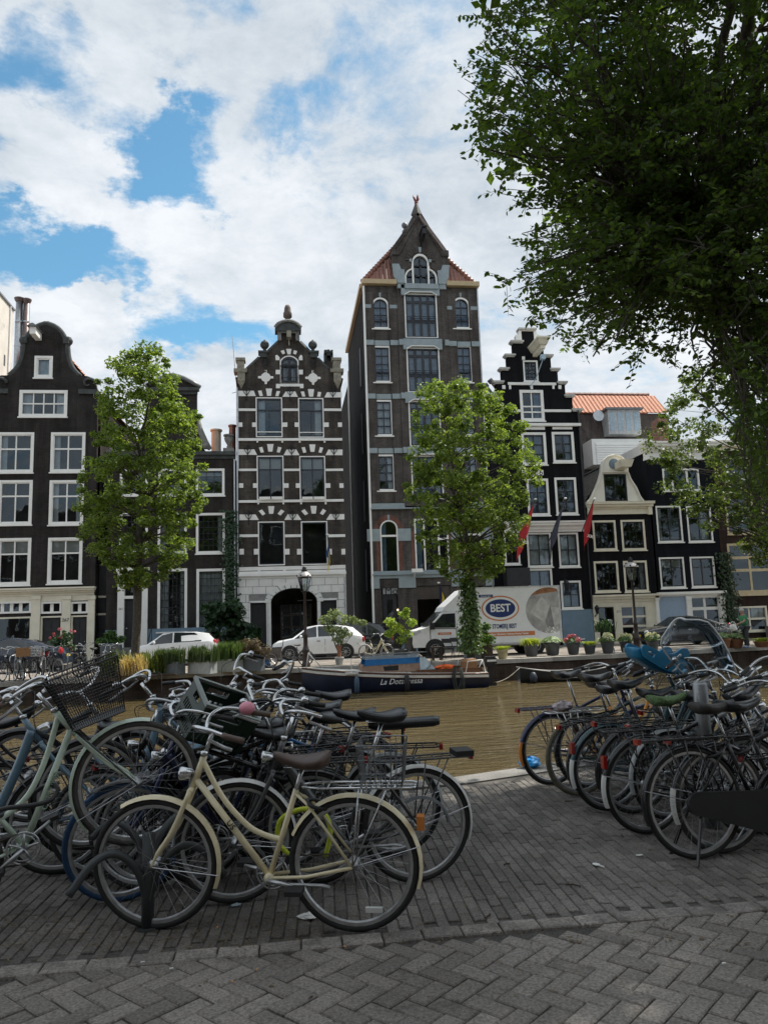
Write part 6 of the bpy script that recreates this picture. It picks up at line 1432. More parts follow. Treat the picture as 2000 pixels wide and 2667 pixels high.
    for s in (-1,1):
        e = BB+Vector((s*-.165*cos(cra),s*.075,s*.165*sin(cra)*-1)); cr.tube([BB+Vector((0,s*.055,0)), e], [.013,.010], 6)
    co = cr.build('crankset', ALU, root, smooth=True)
    for s in (-1,1):
        e = BB+Vector((s*-.165*cos(cra),s*.075,s*.165*sin(cra)*-1)); MB().box(e.x-.045,e.x+.045,min(e.y,e.y+s*.09),max(e.y,e.y+s*.09),e.z-.012,e.z+.012).build('pedal', GRIPB, co)
    if case:
        pts = arc(BB.x,BB.z,.115,-100,100,10)+arc(0,R,.06,95,265,8)
        MB().poly([pts], -.075, -.045).build('chain_case', case, root)
    else:
        ch = MB(); ch.tube([BB+Vector((0,-.05,.085)), (0,-.05,R+.035)], .005, 4); ch.tube([BB+Vector((0,-.05,-.085)), (0,-.05,R-.035)], .005, 4); ch.build('chain', mat('dirty_chain',(.06,.05,.04),.5,.7), root)
    # saddle
    sp_ = MB(); sp_.tube([ST_-Vector((-.02,0,.06)), SPt], .0125, 8); sp_.tube([SPt+Vector((-.09,-.02,-.0)),SPt+Vector((.1,-.02,.0))], .004, 4); sp_.tube([SPt+Vector((-.09,.02,0)),SPt+Vector((.1,.02,0))], .004, 4); sp_.build('seat_post', CHROME, root, smooth=True)
    inst('saddle', cached(('sad', saddle.name, long), lambda: saddle_mesh(saddle, False)), root, SPt+Vector((-.01,0,.05)), (0,radians(-3),0), (1.12,1.1,1.3))
    if long: inst('passenger_cushion', cached(('sadl', saddle.name), lambda: saddle_mesh(saddle, True)), root, (-.06,0,zr+.16)); MB().tube([(-.1,0,zr),(-.1,0,zr+.13)], .012, 6).build('cushion_post', BBLK, root)
    if light:
        p = onax(.80)+Vector((.075,0,.03)); fa(MB().lathe([(.008,-.07),(.024,-.055),(.034,-.02),(.038,.0),(.036,.012),(.002,.016)], 12, p, ax='x').tube([p+Vector((-.04,0,0)), onax(.80)], .005, 5).build('headlight', CHROME, root, smooth=True))
    if stand:
        MB().tube([BB+Vector((-.08,.05,-.02)), BB+Vector((-.16,.13,-.14)) if not lean else BB+Vector((-.3,.07,-.02)), (BB.x-.22,.2,.0) if not lean else BB+Vector((-.34,.07,-.03))], .008, 6).build('kickstand', ALU, root)
    if lock: MB().tube([(.19+.055*cos(t), .055*sin(t)*1.0, .66+.02*cos(t)) for t in [2*pi*i/12 for i in range(12)]], .011, 6, closed=True).build('frame_lock', GRIPB, root, smooth=True)
    root['_steer'] = 0; del root['_steer']
    return root, dict(TT=TT, onax=onax, S=S, F=F, A=A, BB=BB, zr=zr, HB=HB, HT=HT, ST=ST_, SP=SPt, fa=fa, R=R)
def wire_basket(root, x0, x1, y0, y1, z0, z1, m, n=7, r=.0025, taper=.85, name='wire_basket', fa=None, solid=None):
    mb = MB(); cx, cy = (x0+x1)/2, (y0+y1)/2
    def pt(x, y, z): k = taper+(1-taper)*(z-z0)/(z1-z0); return (cx+(x-cx)*k, cy+(y-cy)*k, z)
    for z in (z0, z0+(z1-z0)*.33, z0+(z1-z0)*.66, z1): mb.tube([pt(a,b,z) for a,b in ((x0,y0),(x1,y0),(x1,y1),(x0,y1))], r*(1.8 if z == z1 else 1), 4, closed=True)
    for i in range(n+1):
        x = x0+(x1-x0)*i/n; y = y0+(y1-y0)*i/n
        for b in (y0,y1): mb.tube([pt(x,b,z0),pt(x,b,z1)], r, 4)
        for a in (x0,x1): mb.tube([pt(a,y,z0),pt(a,y,z1)], r, 4)
        mb.tube([pt(x,y0,z0),pt(x,y1,z0)], r, 4)
    o = mb.build(name, m, root)
    if fa: fa(o)
    return o
def mesh_basket(root, x0, x1, y0, y1, z0, z1, m, fa, n=26, taper=.72):
    """fine black wire mesh basket"""
    mb = MB(); cx, cy = (x0+x1)/2, (y0+y1)/2
    def pt(x, y, z): k = taper+(1-taper)*(z-z0)/(z1-z0); return (cx+(x-cx)*k, cy+(y-cy)*k, z)
    for j in range(19): z = z0+(z1-z0)*j/18; mb.tube([pt(a,b,z) for a,b in ((x0,y0),(x1,y0),(x1,y1),(x0,y1))], .0052 if j in (0,18) else 0.0019, 4 if j in (0,18) else 3, closed=True)
    for i in range(n+1):
        x = x0+(x1-x0)*i/n; y = y0+(y1-y0)*i/n
        for b in (y0,y1): mb.tube([pt(x,b,z0),pt(x,b,z1)], .0019, 3, cap=False)
        for a in (x0,x1): mb.tube([pt(a,y,z0),pt(a,y,z1)], .0019, 3, cap=False)
        mb.tube([pt(x,y0,z0),pt(x,y1,z0)], .0019, 3, cap=False); mb.tube([pt(x0,y,z0),pt(x1,y,z0)], .0019, 3, cap=False)
    return fa(mb.build('mesh_basket', m, root))
def crate(loc, rot, m, label):
    """plastic bottle crate with slotted walls"""
    t = thing('plastic_crate', label, 'crate'); t.matrix_basis = Matrix.Translation(loc) @ rot
    W, D, H, k = .4, .3, .27, .012
    MB().box(-W/2,W/2,-D/2,D/2,0,.015).build('floor', m, t)
    def wallp(w): return [[(-w/2,0),(w/2,0),(w/2,H),(-w/2,H)], [(-w*.2,H*.72),(w*.2,H*.72),(w*.2,H*.88),(-w*.2,H*.88)]]+[[(-w*.4+w*.1*i,H*.36),(-w*.4+w*.1*i+w*.06,H*.36),(-w*.4+w*.1*i+w*.06,H*.56),(-w*.4+w*.1*i,H*.56)] for i in range(9)]+[[(-w*.42+w*.09*i,H*.1),(-w*.42+w*.09*i+w*.035,H*.1),(-w*.42+w*.09*i+w*.035,H*.26),(-w*.42+w*.09*i,H*.26)] for i in range(10)]
    for s in (-1,1):
        o = MB().poly(wallp(W), -k/2, k/2).build('side_wall', m, t); o.location = (0,s*(D/2-k/2),.0)
        o = MB().poly(wallp(D-2*k-.002), -k/2, k/2).build('end_wall', m, t); o.location = (s*(W/2-k/2),0,0); o.rotation_euler = (0,0,pi/2)
    MB().box(-W/2-.008,W/2+.008,-D/2-.008,-D/2+.012,H-.015,H+.006).box(-W/2-.008,W/2+.008,D/2-.012,D/2+.008,H-.015,H+.006).box(-W/2-.008,-W/2+.012,-D/2+.0122,D/2-.0122,H-.015,H+.006).box(W/2-.012,W/2+.008,-D/2+.0122,D/2-.0122,H-.015,H+.006).build('rim', mat('highlit_crate_rim',(.22,.25,.23),.4), t)  # bright top-edge highlight put into a paler rim colour
    return t
# ------------------------------------------------------------------ bicycles, left cluster
def hd(a, b): return math.degrees(atan2(b[1]-a[1], b[0]-a[0]))
GL = 'bicycles jammed together at the left of the quay'; GR = 'bicycles parked in a row at the right of the quay'
def xy(u, v): g = G(u, v); return (g.x, g.y)
# cream step-through
c1, i1 = bike('cream step-through bicycle with brown saddle, pink bell and wire basket on its rack', (.35,4.33), hd((.35,4.33),(-.72,4.60)), CREAMB, 'step', RUB, L=1.10, R=.352, fend=CREAMB, rack=CHROME, saddle=SADBR, grip=GRIPBR, lean=-4, steer=3, sz=.86, tail='none', group=GL, bell=mat('pink_bell',(.72,.28,.36),.4), roll=10)
wire_basket(c1, -.30, -.05, -.12, .12, i1['zr']+.012, i1['zr']+.23, mat('dull_wire',(.2,.21,.22),.4,.9), 8, .002)
o = MB().box(-.385,-.345,-.03,.03,.53,.60).build('tail_light', AMBER, c1)
text_mesh('frame_lettering', 'US', .045, IRON, c1, (.66,.026,.56), (pi/2,radians(52),pi))
for k, (x, z) in enumerate(((-.1,.12),)): MB().box(x-.045,x+.045,.0,.02,z-.012,z+.012).build('spoke_reflector', mat('white_reflector',(.7,.7,.68),.3), c1)
# anthracite city bicycle with wide rack
c2, i2 = bike('anthracite city bicycle with silver fenders and wide rear rack beside the water', xy(1089,2298), hd(xy(1089,2298), xy(640,2350)), GREYB, 'big', RUB, L=1.12, R=.352, fend=WFEN, rack=GREYB, lean=-3, sz=1.0, grip=GRIPB, bar='dutch', group=GL, lock=True, hz=0)
text_mesh('frame_lettering', 'GAZELLE', .05, ALU, c2, (.665,.034,.52), (pi/2,radians(52),pi))
MB().box(-.37,-.25,-.07,.07,i2['zr'],i2['zr']+.035).build('rack_end', CASE, c2)
o = strip_arc(.2,60,175,.03,8).build('coat_guard', mat('grey_coat_guard',(.12,.125,.13),.5), c2); o.location = (0,.07,.345)
bike('black city bicycle with long passenger cushion behind its saddle', (.72,5.62), 172, BBLK, 'oma', RUB, R=.35, fend=SILV, rack=BBLK, lean=-5, long=True, group=GL, bar='dutch', sz=.95)
bike('bright blue diamond frame bicycle with silver swept handlebar', (.50,6.0), 168, BRBLUE, 'diamond', RUBG, R=.345, barm=ALU, fend=SILV, rack=None, lean=-6, steer=-15, group=GL, sz=.98)
bike('dark silver trekking bicycle with black grips behind the blue frame', (.35,6.42), 172, SILV, 'diamond', RUB, R=.345, fend=BBLK, rack=BBLK, lean=-8, steer=12, group=GL, bar='flat', sz=1.0)
bike('black bicycle with tall raised handlebar at the water edge', (.15,6.95), 165, BBLK, 'diamond', RUB, R=.345, fend=BBLK, rack=BBLK, pitch=13, lean=-4, steer=20, group=GL, bar='high', sz=.95)
bike('bottle green bicycle with two black saddles seen against the water', (.62,6.75), 176, GREENB, 'oma', RUB, fend=BBLK, rack=BBLK, lean=-7, group=GL, sz=1.0)
# mint bicycle, front wheel lifted into the stand
c3, i3 = bike('mint green bicycle with raised front wheel and black mesh basket', (-1.92,4.68), 13, MINT, 'step', RUBG, R=.36, L=1.12, pitch=19, fend=MINT, ffend=True, rack=BBLK, lean=2, steer=0, group=GL, sz=.9, light=False, roll=200, stand=False, grip=GRIPBR)
TT = i3['TT']; mesh_basket(c3, TT.x+.06, TT.x+.47, -.2, .2, TT.z-.26, TT.z+.06, BBLK, i3['fa'])
MB().tube([(TT.x+.12,-.08,TT.z-.26),(i3['F'].x,-.06,i3['F'].z)], .006, 5).tube([(TT.x+.12,.08,TT.z-.26),(i3['F'].x,.06,i3['F'].z)], .006, 5).build('basket_stay', BBLK, c3)
text_mesh('frame_lettering', 'CORTINA', .05, mat('pale_green_lettering',(.3,.4,.32),.5), c3, (.68,-.024,.52), (pi/2,radians(-52),0))
MB().tube([Vector((.55+.17*cos(t), -.06+.1*sin(t), .52+.03*sin(2*t))) for t in [2*pi*i/18 for i in range(18)]], .013, 6, closed=True).build('cable_lock', GRIPB, c3, smooth=True)
bike('dark blue bicycle with blue front tyre behind the mint bicycle', (.02,5.52), hd((.02,5.52),(-1.02,5.1)), NAVYB, 'big', RUB, RUBB, R=.35, fend=BBLK, rack=BBLK, lean=-4, group=GL, steer=-6)
c5, i5 = bike('steel blue bicycle with thick low frame tube and pale rack', (-2.35,5.35), 6, STBLUE, 'big', RUB, R=.35, pitch=12, fend=BBLK, rack=SILV, group=GL, lean=4, steer=10)
bike('second steel blue bicycle leaning behind the black mesh basket', (-1.55,5.75), 12, STBLUE, 'big', RUB, R=.35, pitch=16, fend=BBLK, rack=BBLK, group=GL, lean=-6, steer=-12)
bike('black bicycle with brown grips and mint coloured bell', (-2.9,5.9), 8, BBLK, 'oma', RUB, R=.35, pitch=14, fend=BBLK, rack=BBLK, group=GL, grip=GRIPBR, bell=mat('mint_bell',(.55,.66,.55),.35), lean=3, steer=-20)
c6, i6 = bike('black transport bicycle with front carrier for a dark crate', (.40,5.95), hd((.40,5.95),(-.55,5.35)), BBLK, 'oma', RUB, R=.36, fend=BBLK, rack=BBLK, group=GL, lean=-8, steer=8, bar='high')
MB().box(.98,1.36,-.16,.16,.90,.915).tube([(1.3,.1,.9),(1.1,.07,.36)], .007, 5).tube([(1.3,-.1,.9),(1.1,-.07,.36)], .007, 5).build('front_carrier', BBLK, c6)
CRM = mat('dark_green_crate_plastic', (.012,.03,.018), .45, var=.2)
pc = c6.matrix_basis @ Vector((1.17,0,.96)); crate(pc, Matrix.Rotation(radians(24),4,'Y') @ (c6.matrix_basis.to_3x3().to_4x4()) @ Matrix.Rotation(radians(-12),4,'X'), CRM, 'dark green plastic bottle crate tilted on the front of a black bicycle')
bike('black bicycle with blue front fender low behind the crate', (-.05,6.55), 190, BBLK, 'diamond', RUB, R=.345, fend=BRBLUE, rack=CHROME, group=GL, lean=6, steer=14)
bike('black bicycle with red rear rack near the water edge', (-.62,6.45), 12, BBLK, 'oma', RUB, R=.345, pitch=10, fend=BBLK, rack=REDB, group=GL, lean=-10, steer=25)
bike('dark bicycle half hidden behind the steel blue frames', (-2.1,6.35), 355, GREYB, 'diamond', RUB, R=.345, pitch=12, fend=BBLK, rack=BBLK, group=GL, lean=8, steer=-25)
bike('old black roadster with rusty chain case at the far end of the jam', (-3.3,6.6), 4, BBLK, 'oma', RUB, R=.35, pitch=8, fend=BBLK, rack=BBLK, case=CASE, group=GL, lean=-4)
for k, (x_, y_, a_, ln, bb_) in enumerate(((.15,5.25,176,-5,'flat'),(-.15,5.75,186,5,'dutch'),(-.9,5.35,350,-3,'dutch'),(-1.5,6.15,10,6,'high'))):
    bike(('black bicycle squeezed between the anthracite and dark blue bicycles','plain black bicycle under the tilted crate','black bicycle lying low behind the cream front wheel','black bicycle with high bar behind the second steel blue frame')[k], (x_,y_), a_, BBLK, ('diamond','oma')[k%2], RUB, R=.345, fend=BBLK, rack=BBLK, group=GL, lean=ln, steer=(k*13)%31-15, bar=bb_, barm=(BBLK,ALU)[k%2], sz=.9)
# yellow-green chain lock
YG = mat('lime_lock_sleeve', (.5,.58,.04), .6, var=.15)
lk = MB().tube(bez([(.21,4.66,.30),(.24,4.64,.44),(.20,4.64,.54),(.08,4.68,.56),(-.04,4.72,.50),(-.06,4.74,.38),(.0,4.74,.30)],5), .015, 7).build('chain_lock', YG, smooth=True); tag(lk, 'lime yellow fabric covered chain lock looped behind the cream bicycle', 'lock')
# ------------------------------------------------------------------ right cluster
# rear wheels in a slanting row, fronts towards the water
ra = xy(1440,2045); rb = xy(1512,2072); rc_ = xy(1590,2112); rd_ = xy(1690,2172); re = xy(1815,2236); rf = xy(1925,2238)
b1, j1 = bike('navy blue bicycle with blue rack and amber reflector nearest the open water', ra, 12, NAVYB, 'diamond', RUB, R=.345, fend=NAVYB, tip=AMBER, rack=NAVYB, group=GR, lean=3, steer=8, sz=1.02)
b2, j2 = bike('bottle green bicycle with olive tyres and a silver stand', rb, 11, GREENB, 'diamond', RUBO, R=.355, fend='none', rack=CHROME, group=GR, lean=4, steer=-8, sz=1.02, tail='none')
b3, j3 = bike('dark teal bicycle with white fender tip and rear light on its fender', rc_, 10, TEAL, 'step', RUB, R=.352, fend=TEAL, tip=WFEN, rack=BBLK, group=GR, lean=3, steer=6, tail='fender', sz=1.0)
GT = mat('green_towel_cloth', (.09,.15,.06), .95, var=.4, scale=60, bump=.6)
b4, j4 = bike('black bicycle with green cloth saddle cover and white fender tip', rd_, 8, BBLK, 'diamond', RUB, R=.355, fend=BBLK, tip=WFEN, rack=BBLK, group=GR, lean=2, steer=-5, saddle=GT, tail='fender')
b5, j5 = bike('black roadster with large chain case and torn black saddle', xy(1822,2238), 4, BBLK, 'oma', RUB, R=.36, L=1.15, fend=BBLK, rack=BBLK, case=CASE, group=GR, lean=-3, steer=10, saddle=mat('torn_saddle',(.03,.027,.024),.6,dirt=((.25,.17,.1),18,.6)), stand=False)
for s in (-1,1): MB().tube([(.0,s*.075,.30),(-.12,s*.16,.0)], .012, 6).build('stand_leg', BBLK, b5)
pts = arc(.47,.285,.14,-110,110,12)+arc(-.02,.36,.075,90,270,8); MB().poly([pts], -.10, -.07).build('chain_case_cover', CASE, b5)
bike('second black roadster close behind the torn saddle', (rf[0]-.02,rf[1]+.14), 6, BBLK, 'diamond', RUBG, R=.355, fend=BBLK, tip=WFEN, rack=BBLK, group=GR, lean=0, steer=-12)
b7, j7 = bike('silver framed bicycle with red light among the right hand row', (3.0,6.05), 9, SILV, 'diamond', RUB, R=.35, fend=SILV, rack=BBLK, group=GR, lean=5, steer=14)
b8, j8 = bike('orange framed bicycle wedged between dark bicycles on the right', (2.85,7.3), 11, ORNG, 'step', RUB, R=.345, fend=BBLK, rack=BBLK, group=GR, lean=-3, steer=-14)
b9, j9 = bike('teal bicycle carrying a bright blue child seat on its handlebar', (2.72,6.64), 9, TEAL, 'big', RUB, R=.35, pitch=9, fend=BBLK, rack=BBLK, group=GR, lean=2, steer=10)
b10, j10 = bike('black bicycle with chrome high handlebar behind the child seat', (2.83,6.3), 9, BBLK, 'oma', RUB, R=.35, fend=BBLK, rack=BBLK, group=GR, lean=4, steer=-16, bar='high')
bike('dark grey bicycle with front wheel raised beside the steel post', (3.35,5.5), 8, GREYB, 'diamond', RUBG, R=.35, pitch=14, fend=BBLK, rack=BBLK, group=GR, lean=-2, steer=18)
bike('blue grey bicycle with thick tubes at the edge of the right row', (3.5,6.9), 10, STBLUE, 'big', RUB, R=.35, fend=BBLK, rack=BBLK, group=GR, lean=5)
bike('low black folding style bicycle with small wheels at the right end', (3.45,5.2), 6, BBLK, 'big', RUB, R=.28, fend=BBLK, rack=BBLK, group=GR, lean=2, steer=-10)
# steel post of the bicycle stand with lettering
pst = MB().lathe([(.055,-.02),(.055,1.06),(.045,1.08)], 14).build('steel_post', mat('brushed_steel_post',(.3,.31,.32),.45,.9,dirt=((.25,.24,.22),8,.6)), smooth=True); pp = G(1835,2150); pst.location = (3.18,5.75,0); tag(pst, 'upright brushed steel post standing among the right hand bicycles', 'post')
# child seat and windscreen on the teal bicycle
BLS = mat('bright_blue_seat_plastic', (.02,.2,.37), .35, var=.1)
def child_seat(bk, inf):
    T = inf['TT']; cs = bpy.data.objects.new('child_seat', None); COL.objects.link(cs)
    tag(cs, 'bright blue moulded child bicycle seat on the handlebar of a teal bicycle', 'child seat')
    cs.matrix_basis = bk.matrix_basis @ Matrix.Translation((T.x+.1,0,T.z-.0)) @ Matrix.Rotation(radians(-26),4,'Y') @ Matrix.Diagonal((.72,.72,.72,1))
    ol = [(-.36,.36),(-.33,.45),(-.26,.47),(-.19,.38),(-.10,.22),(.02,.13),(.14,.11),(.20,.05),(.16,-.04),(.02,-.09),(-.12,-.06),(-.22,.06),(-.31,.24)]
    ol = [(q.x,q.y) for q in bez([Vector(q) for q in ol+ol[:1]],4)][:-1]
    for s in (-1,1):
        o = MB().poly([ol, [(-.30,.37),(-.25,.38),(-.20,.29),(-.25,.27)]], s*.165-.018, s*.165+.018).build('side_shell', BLS, cs); md = o.modifiers.new('b','BEVEL'); md.width = .012; md.segments = 2
    lo = ol[32:]+ol[:6]; vs = [(x,y,z) for x,z in lo for y in (-.15,0,.15)]
    o = MB().add(vs, [(i*3+k,i*3+k+1,i*3+k+4,i*3+k+3) for i in range(len(lo)-1) for k in (0,1)]).build('seat_shell', BLS, cs, smooth=True); md = o.modifiers.new('t','SOLIDIFY'); md.thickness = .02
    for s in (-1,1):
        MB().tube([(.08,s*.13,.0),(.13,s*.14,-.14),(.12,s*.14,-.28)], .028, 7, flat=.5).build('leg_guard', BLS, cs, smooth=True); MB().box(.06,.2,s*.15-.05,s*.15+.05,-.30,-.28).build('foot_rest', BLS, cs)
        MB().tube([(-.22,s*.06,.3),(-.06,s*.08,.12),(.03,s*.03,.03)], .012, 5, flat=.3).build('harness_strap', GRIPB, cs)
    return cs
child_seat(b9, j9)
CLEAR = glass_mat('clear_plastic', (.88,.9,.9), 1.3, .05)
def windscreen(bk, inf):
    T = inf['TT']; cs = bpy.data.objects.new('windscreen', None); COL.objects.link(cs)
    tag(cs, 'curved clear plastic windscreen standing above the handlebar behind the child seat', 'windscreen')
    cs.matrix_basis = bk.matrix_basis @ Matrix.Translation((T.x+.10,0,T.z-.02)) @ Matrix.Rotation(radians(-38),4,'Y') @ Matrix.Rotation(radians(48),4,'Z')
    mb = MB(); n, k = 12, 8; vs = []; ed = []
    for j in range(n+1):
        t = j/n; w = (.17+.06*sin(t*pi*.8))*(1 if t < .8 else 1-.6*((t-.8)/.2)**2); z = t*.62
        for i in range(k+1): a = -1+2*i/k; vs.append((-.09*(1-a*a*1.0)*-1+.0*t, w*a, z))
    fs = [(j*(k+1)+i,j*(k+1)+i+1,(j+1)*(k+1)+i+1,(j+1)*(k+1)+i) for j in range(n) for i in range(k)]
    mb.add(vs, fs).build('screen', CLEAR, cs, smooth=True)
    rim = [vs[j*(k+1)] for j in range(n+1)]+[vs[n*(k+1)+i] for i in range(1,k)]+[vs[j*(k+1)+k] for j in range(n,-1,-1)]
    MB().tube(rim, .008, 6).build('edge_trim', mat('clear_edge',(.7,.72,.73),.15), cs)
    for s in (-1,1): MB().tube([(.02,s*.1,.02),(-.05,s*.08,-.12)], .008, 5).build('bracket', CHROME, cs)
windscreen(b10, j10)
# saddle-bag rag on b2 rack, blue plastic bag, ground litter
CRS = bpy.data.objects
def lump(name, c, r, m, label, cat, sc_=(1,1,.5), jit=.35, seed=1, n=12, mm=7):
    rnd = random.Random(seed); mb = MB().ball((0,0,0), r, n, mm, sc_)
    mb.v = [tuple(q*(1+rnd.uniform(-jit,jit)) for q in v) for v in mb.v]; o = mb.build(name, m, smooth=False); o.location = c; tag(o, label, cat); return o
p = b2.matrix_basis @ Vector((-.15,0,j2['zr']+.05)); lump('crumpled_rag', p, .09, mat('grey_pink_cloth',(.4,.35,.36),.9,var=.4,scale=25), 'crumpled grey pink rag on the rack of the olive tyred bicycle', 'rag')
p = G(1378,1998); lump('plastic_bag', (p.x,p.y-.05,.05), .11, mat('blue_plastic_film',(.02,.3,.72),.3,var=.3,scale=20), 'crumpled bright blue plastic bag at the quay edge under the navy bicycle', 'bag', (1,.7,.6), .3, 4)
# bicycle stand of bent dark tube
def bike_stand(loc, rz, label):
    t = thing('bicycle_stand', label, 'bike stand', loc, rz, 'bent tube bicycle stands')
    D = mat('dark_painted_steel', (.045,.05,.052), .5, var=.25, dirt=((.1,.07,.05),10,.62))
    MB().tube([(0,0,-.02),(0,0,.5)], .035, 10).build('post', D, t, smooth=True)
    MB().lathe([(.06,0),(.06,.012)], 12).build('base_plate', D, t)
    for s in (-1,1):
        MB().tube(bez([(0,0,.12),(s*.05,-.02,.30),(s*.16,-.05,.42),(s*.28,-.08,.40),(s*.40,-.12,.26)],5), .022, 8).build('wheel_arm', D, t, smooth=True)
        MB().tube(bez([(0,0,.30),(s*.06,.06,.46),(s*.18,.14,.55),(s*.30,.2,.46)],5), .02, 8).build('upper_arm', D, t, smooth=True)
    return t
q = G(385,2420); bike_stand((q.x,q.y,0), .2, 'dark bent tube bicycle stand holding the cream front wheel')
bike_stand((-2.35,4.75,0), -.2, 'dark bent tube bicycle stand under the mint bicycle')
# litter and leaves
def small(name, px_, mb, m, label, cat, rz=0, group=None):
    g = G(*px_); o = mb.build(name, m); o.location = (g.x, g.y, .004); o.rotation_euler = (0,0,rz); tag(o, label, cat, group); return o
WP = mat('white_litter_paper', (.8,.79,.76), .8, var=.1, scale=30)
small('plastic_spoon', (1552,2255), MB().ball((0,0,.006), .022, 10, 5, (1,1.4,.25)).tube([(0,-.025,.006),(.006,-.07,.006)], .006, 5), WP, 'white plastic spoon head lying on the paving between the bicycle rows', 'spoon', .3)
def crump(r, seed):
    rnd = random.Random(seed); mb = MB().ball((0,0,r*.2), r, 9, 5, (1.2,.9,.25)); mb.v = [tuple(a*(1+rnd.uniform(-.3,.3)) for a in v) for v in mb.v]; return mb
small('paper_scrap', (803,2392), crump(.05,2), WP, 'torn white paper scrap beside the rear wheel of the cream bicycle', 'litter')
small('paper_scrap', (1664,2230), crump(.018,3), WP, 'tiny white paper scrap on the open paving near the right hand row', 'litter')
small('paper_scrap', (615,2360), crump(.025,5), mat('blue_grey_litter',(.3,.38,.4),.7), 'crumpled grey blue wrapper below the cream bicycle pedals', 'litter')
BT = mat('cigarette_filter', (.55,.3,.14), .9, var=.2)
for k, pq in enumerate(((375,2510),(670,2528),(605,2560),(1882,2514),(565,2420),(900,2010+460),(450,2526))):
    mb = MB().tube([(-.014,0,.004),(.004,0,.004)], .0038, 6); small('cigarette_end', pq, mb, BT if k % 3 else WP, ('white' if k % 3 == 0 else 'orange')+' cigarette end dropped on the '+('road pavers' if pq[1] > 2500 else 'quay bricks'), 'cigarette end', k*1.1, 'cigarette ends on the paving')
TW = mat('dry_twig_bark', (.06,.045,.035), .9)
for k, (pq, l) in enumerate((((1492,2310),.09),((1320,2255),.05),((1620,2180),.06),((1335,2040),.05),((1480,2090),.07),((1270,2390),.06))):
    mb = MB().tube([(-l/2,0,.006),(0,.006,.009),(l/2,0,.005)], .005, 5); small('fallen_twig', pq, mb, TW, 'dark dry twig lying on the quay paving', 'twig', k*.9-.5, 'fallen twigs on the paving')
# dead leaves and dirt scattered under the bicycles: uncountable
def leaf_litter():
    mb = MB(); rnd = random.Random(11)
    for k in range(5200):
        u, v = rnd.uniform(-100,2100), rnd.choice((rnd.uniform(2380,2470), rnd.uniform(2010,2600)))
        g = G(u, v); s = rnd.uniform(.003,.011)*(1.6 if rnd.random() < .12 else 1)
        if g.y > nearq_y(g.x)-.35: continue
        if rnd.random() > (.9 if g.x < .2 and 4.2 < g.y < 5.2 else .3): continue
        a = rnd.uniform(0,6.28); ca_, sa_ = cos(a)*s, sin(a)*s; z = .004
        mb.quad((g.x-ca_,g.y-sa_,z),(g.x+sa_*.5,g.y-ca_*.5,z+.002),(g.x+ca_,g.y+sa_,z+.003),(g.x-sa_*.5,g.y+ca_*.5,z+.001))
    o = mb.build('leaf_litter', world_mat('dry_leaf_litter', (.15,.11,.06), .5, 30.), kind='stuff'); tag(o, 'scattered dry leaf fragments and grit on the near paving', 'leaf litter')
leaf_litter()
# ================================================================== TREES AND PLANTS
BARK = mat('elm_bark', (.075,.065,.052), .95, var=.4, scale=14, bump=.8)
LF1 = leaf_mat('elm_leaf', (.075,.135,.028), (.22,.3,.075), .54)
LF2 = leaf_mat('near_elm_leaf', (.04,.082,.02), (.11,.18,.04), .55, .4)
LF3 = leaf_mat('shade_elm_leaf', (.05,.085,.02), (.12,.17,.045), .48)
rl = random.Random(5)
def leaf(mb, c, s, nrm=None, asp=.62, bend=.18):
    """one pointed leaf: four vertices folded along the midrib"""
    n = Vector((rl.gauss(0,1), rl.gauss(0,1), rl.gauss(.6,1))) if nrm is None else nrm
    if n.length < 1e-3: n = Vector((0,0,1))
    n.normalize(); t = n.orthogonal(); t.rotate(Matrix.Rotation(rl.uniform(0,6.28),3,n)); b = n.cross(t)
    b0 = len(mb.v); f = n*(s*bend)
    for p in (c-t*s, c+b*(s*asp)+f-t*s*.1, c+t*s, c-b*(s*asp)+f-t*s*.1): mb.v.append((p.x,p.y,p.z))
    mb.f.append((b0,b0+1,b0+2)); mb.f.append((b0,b0+2,b0+3))
def oval(mb, c, s, n, t):
    """broader six-sided leaf lying along t"""
    n.normalize(); t = (t-n*t.dot(n)).normalized() if t.length > 1e-3 else n.orthogonal(); b = n.cross(t); b0 = len(mb.v); f = n*(s*.16)
    for p in (c-t*s, c-t*s*.45+b*s*.52+f, c+t*s*.35+b*s*.56+f, c+t*s*1.15-f*.6, c+t*s*.35-b*s*.56+f, c-t*s*.45-b*s*.52+f): mb.v.append((p.x,p.y,p.z))
    mb.f += [(b0,b0+1,b0+2,b0+3),(b0,b0+3,b0+4,b0+5)]
def clump(mb, c, r, n, s, sq=.75):
    for k in range(n):
        d = Vector((rl.gauss(0,1), rl.gauss(0,1), rl.gauss(0,1)))
        if d.length < 1e-3: continue
        d.normalize(); rr = r*(rl.random()**.45); p = c+Vector((d.x*rr, d.y*rr, d.z*rr*sq))
        leaf(mb, p, s*rl.uniform(.7,1.25), Vector((d.x*.5+rl.gauss(0,.5), d.y*.5+rl.gauss(0,.5), abs(d.z)*.6+rl.gauss(.35,.5))))
def limb(mb, a, b, r0, r1, n=6, wob=.12, k=7):
    a, b = Vector(a), Vector(b); L = (b-a).length; pts = []; rr = []
    for i in range(n+1):
        t = i/n; o = Vector((rl.gauss(0,wob), rl.gauss(0,wob), rl.gauss(0,wob*.5)))*L*.25*sin(pi*t); pts.append(a.lerp(b,t)+o+Vector((0,0,L*.06*sin(pi*t)))); rr.append(r0+(r1-r0)*t)
    mb.tube(pts, rr, k); return pts
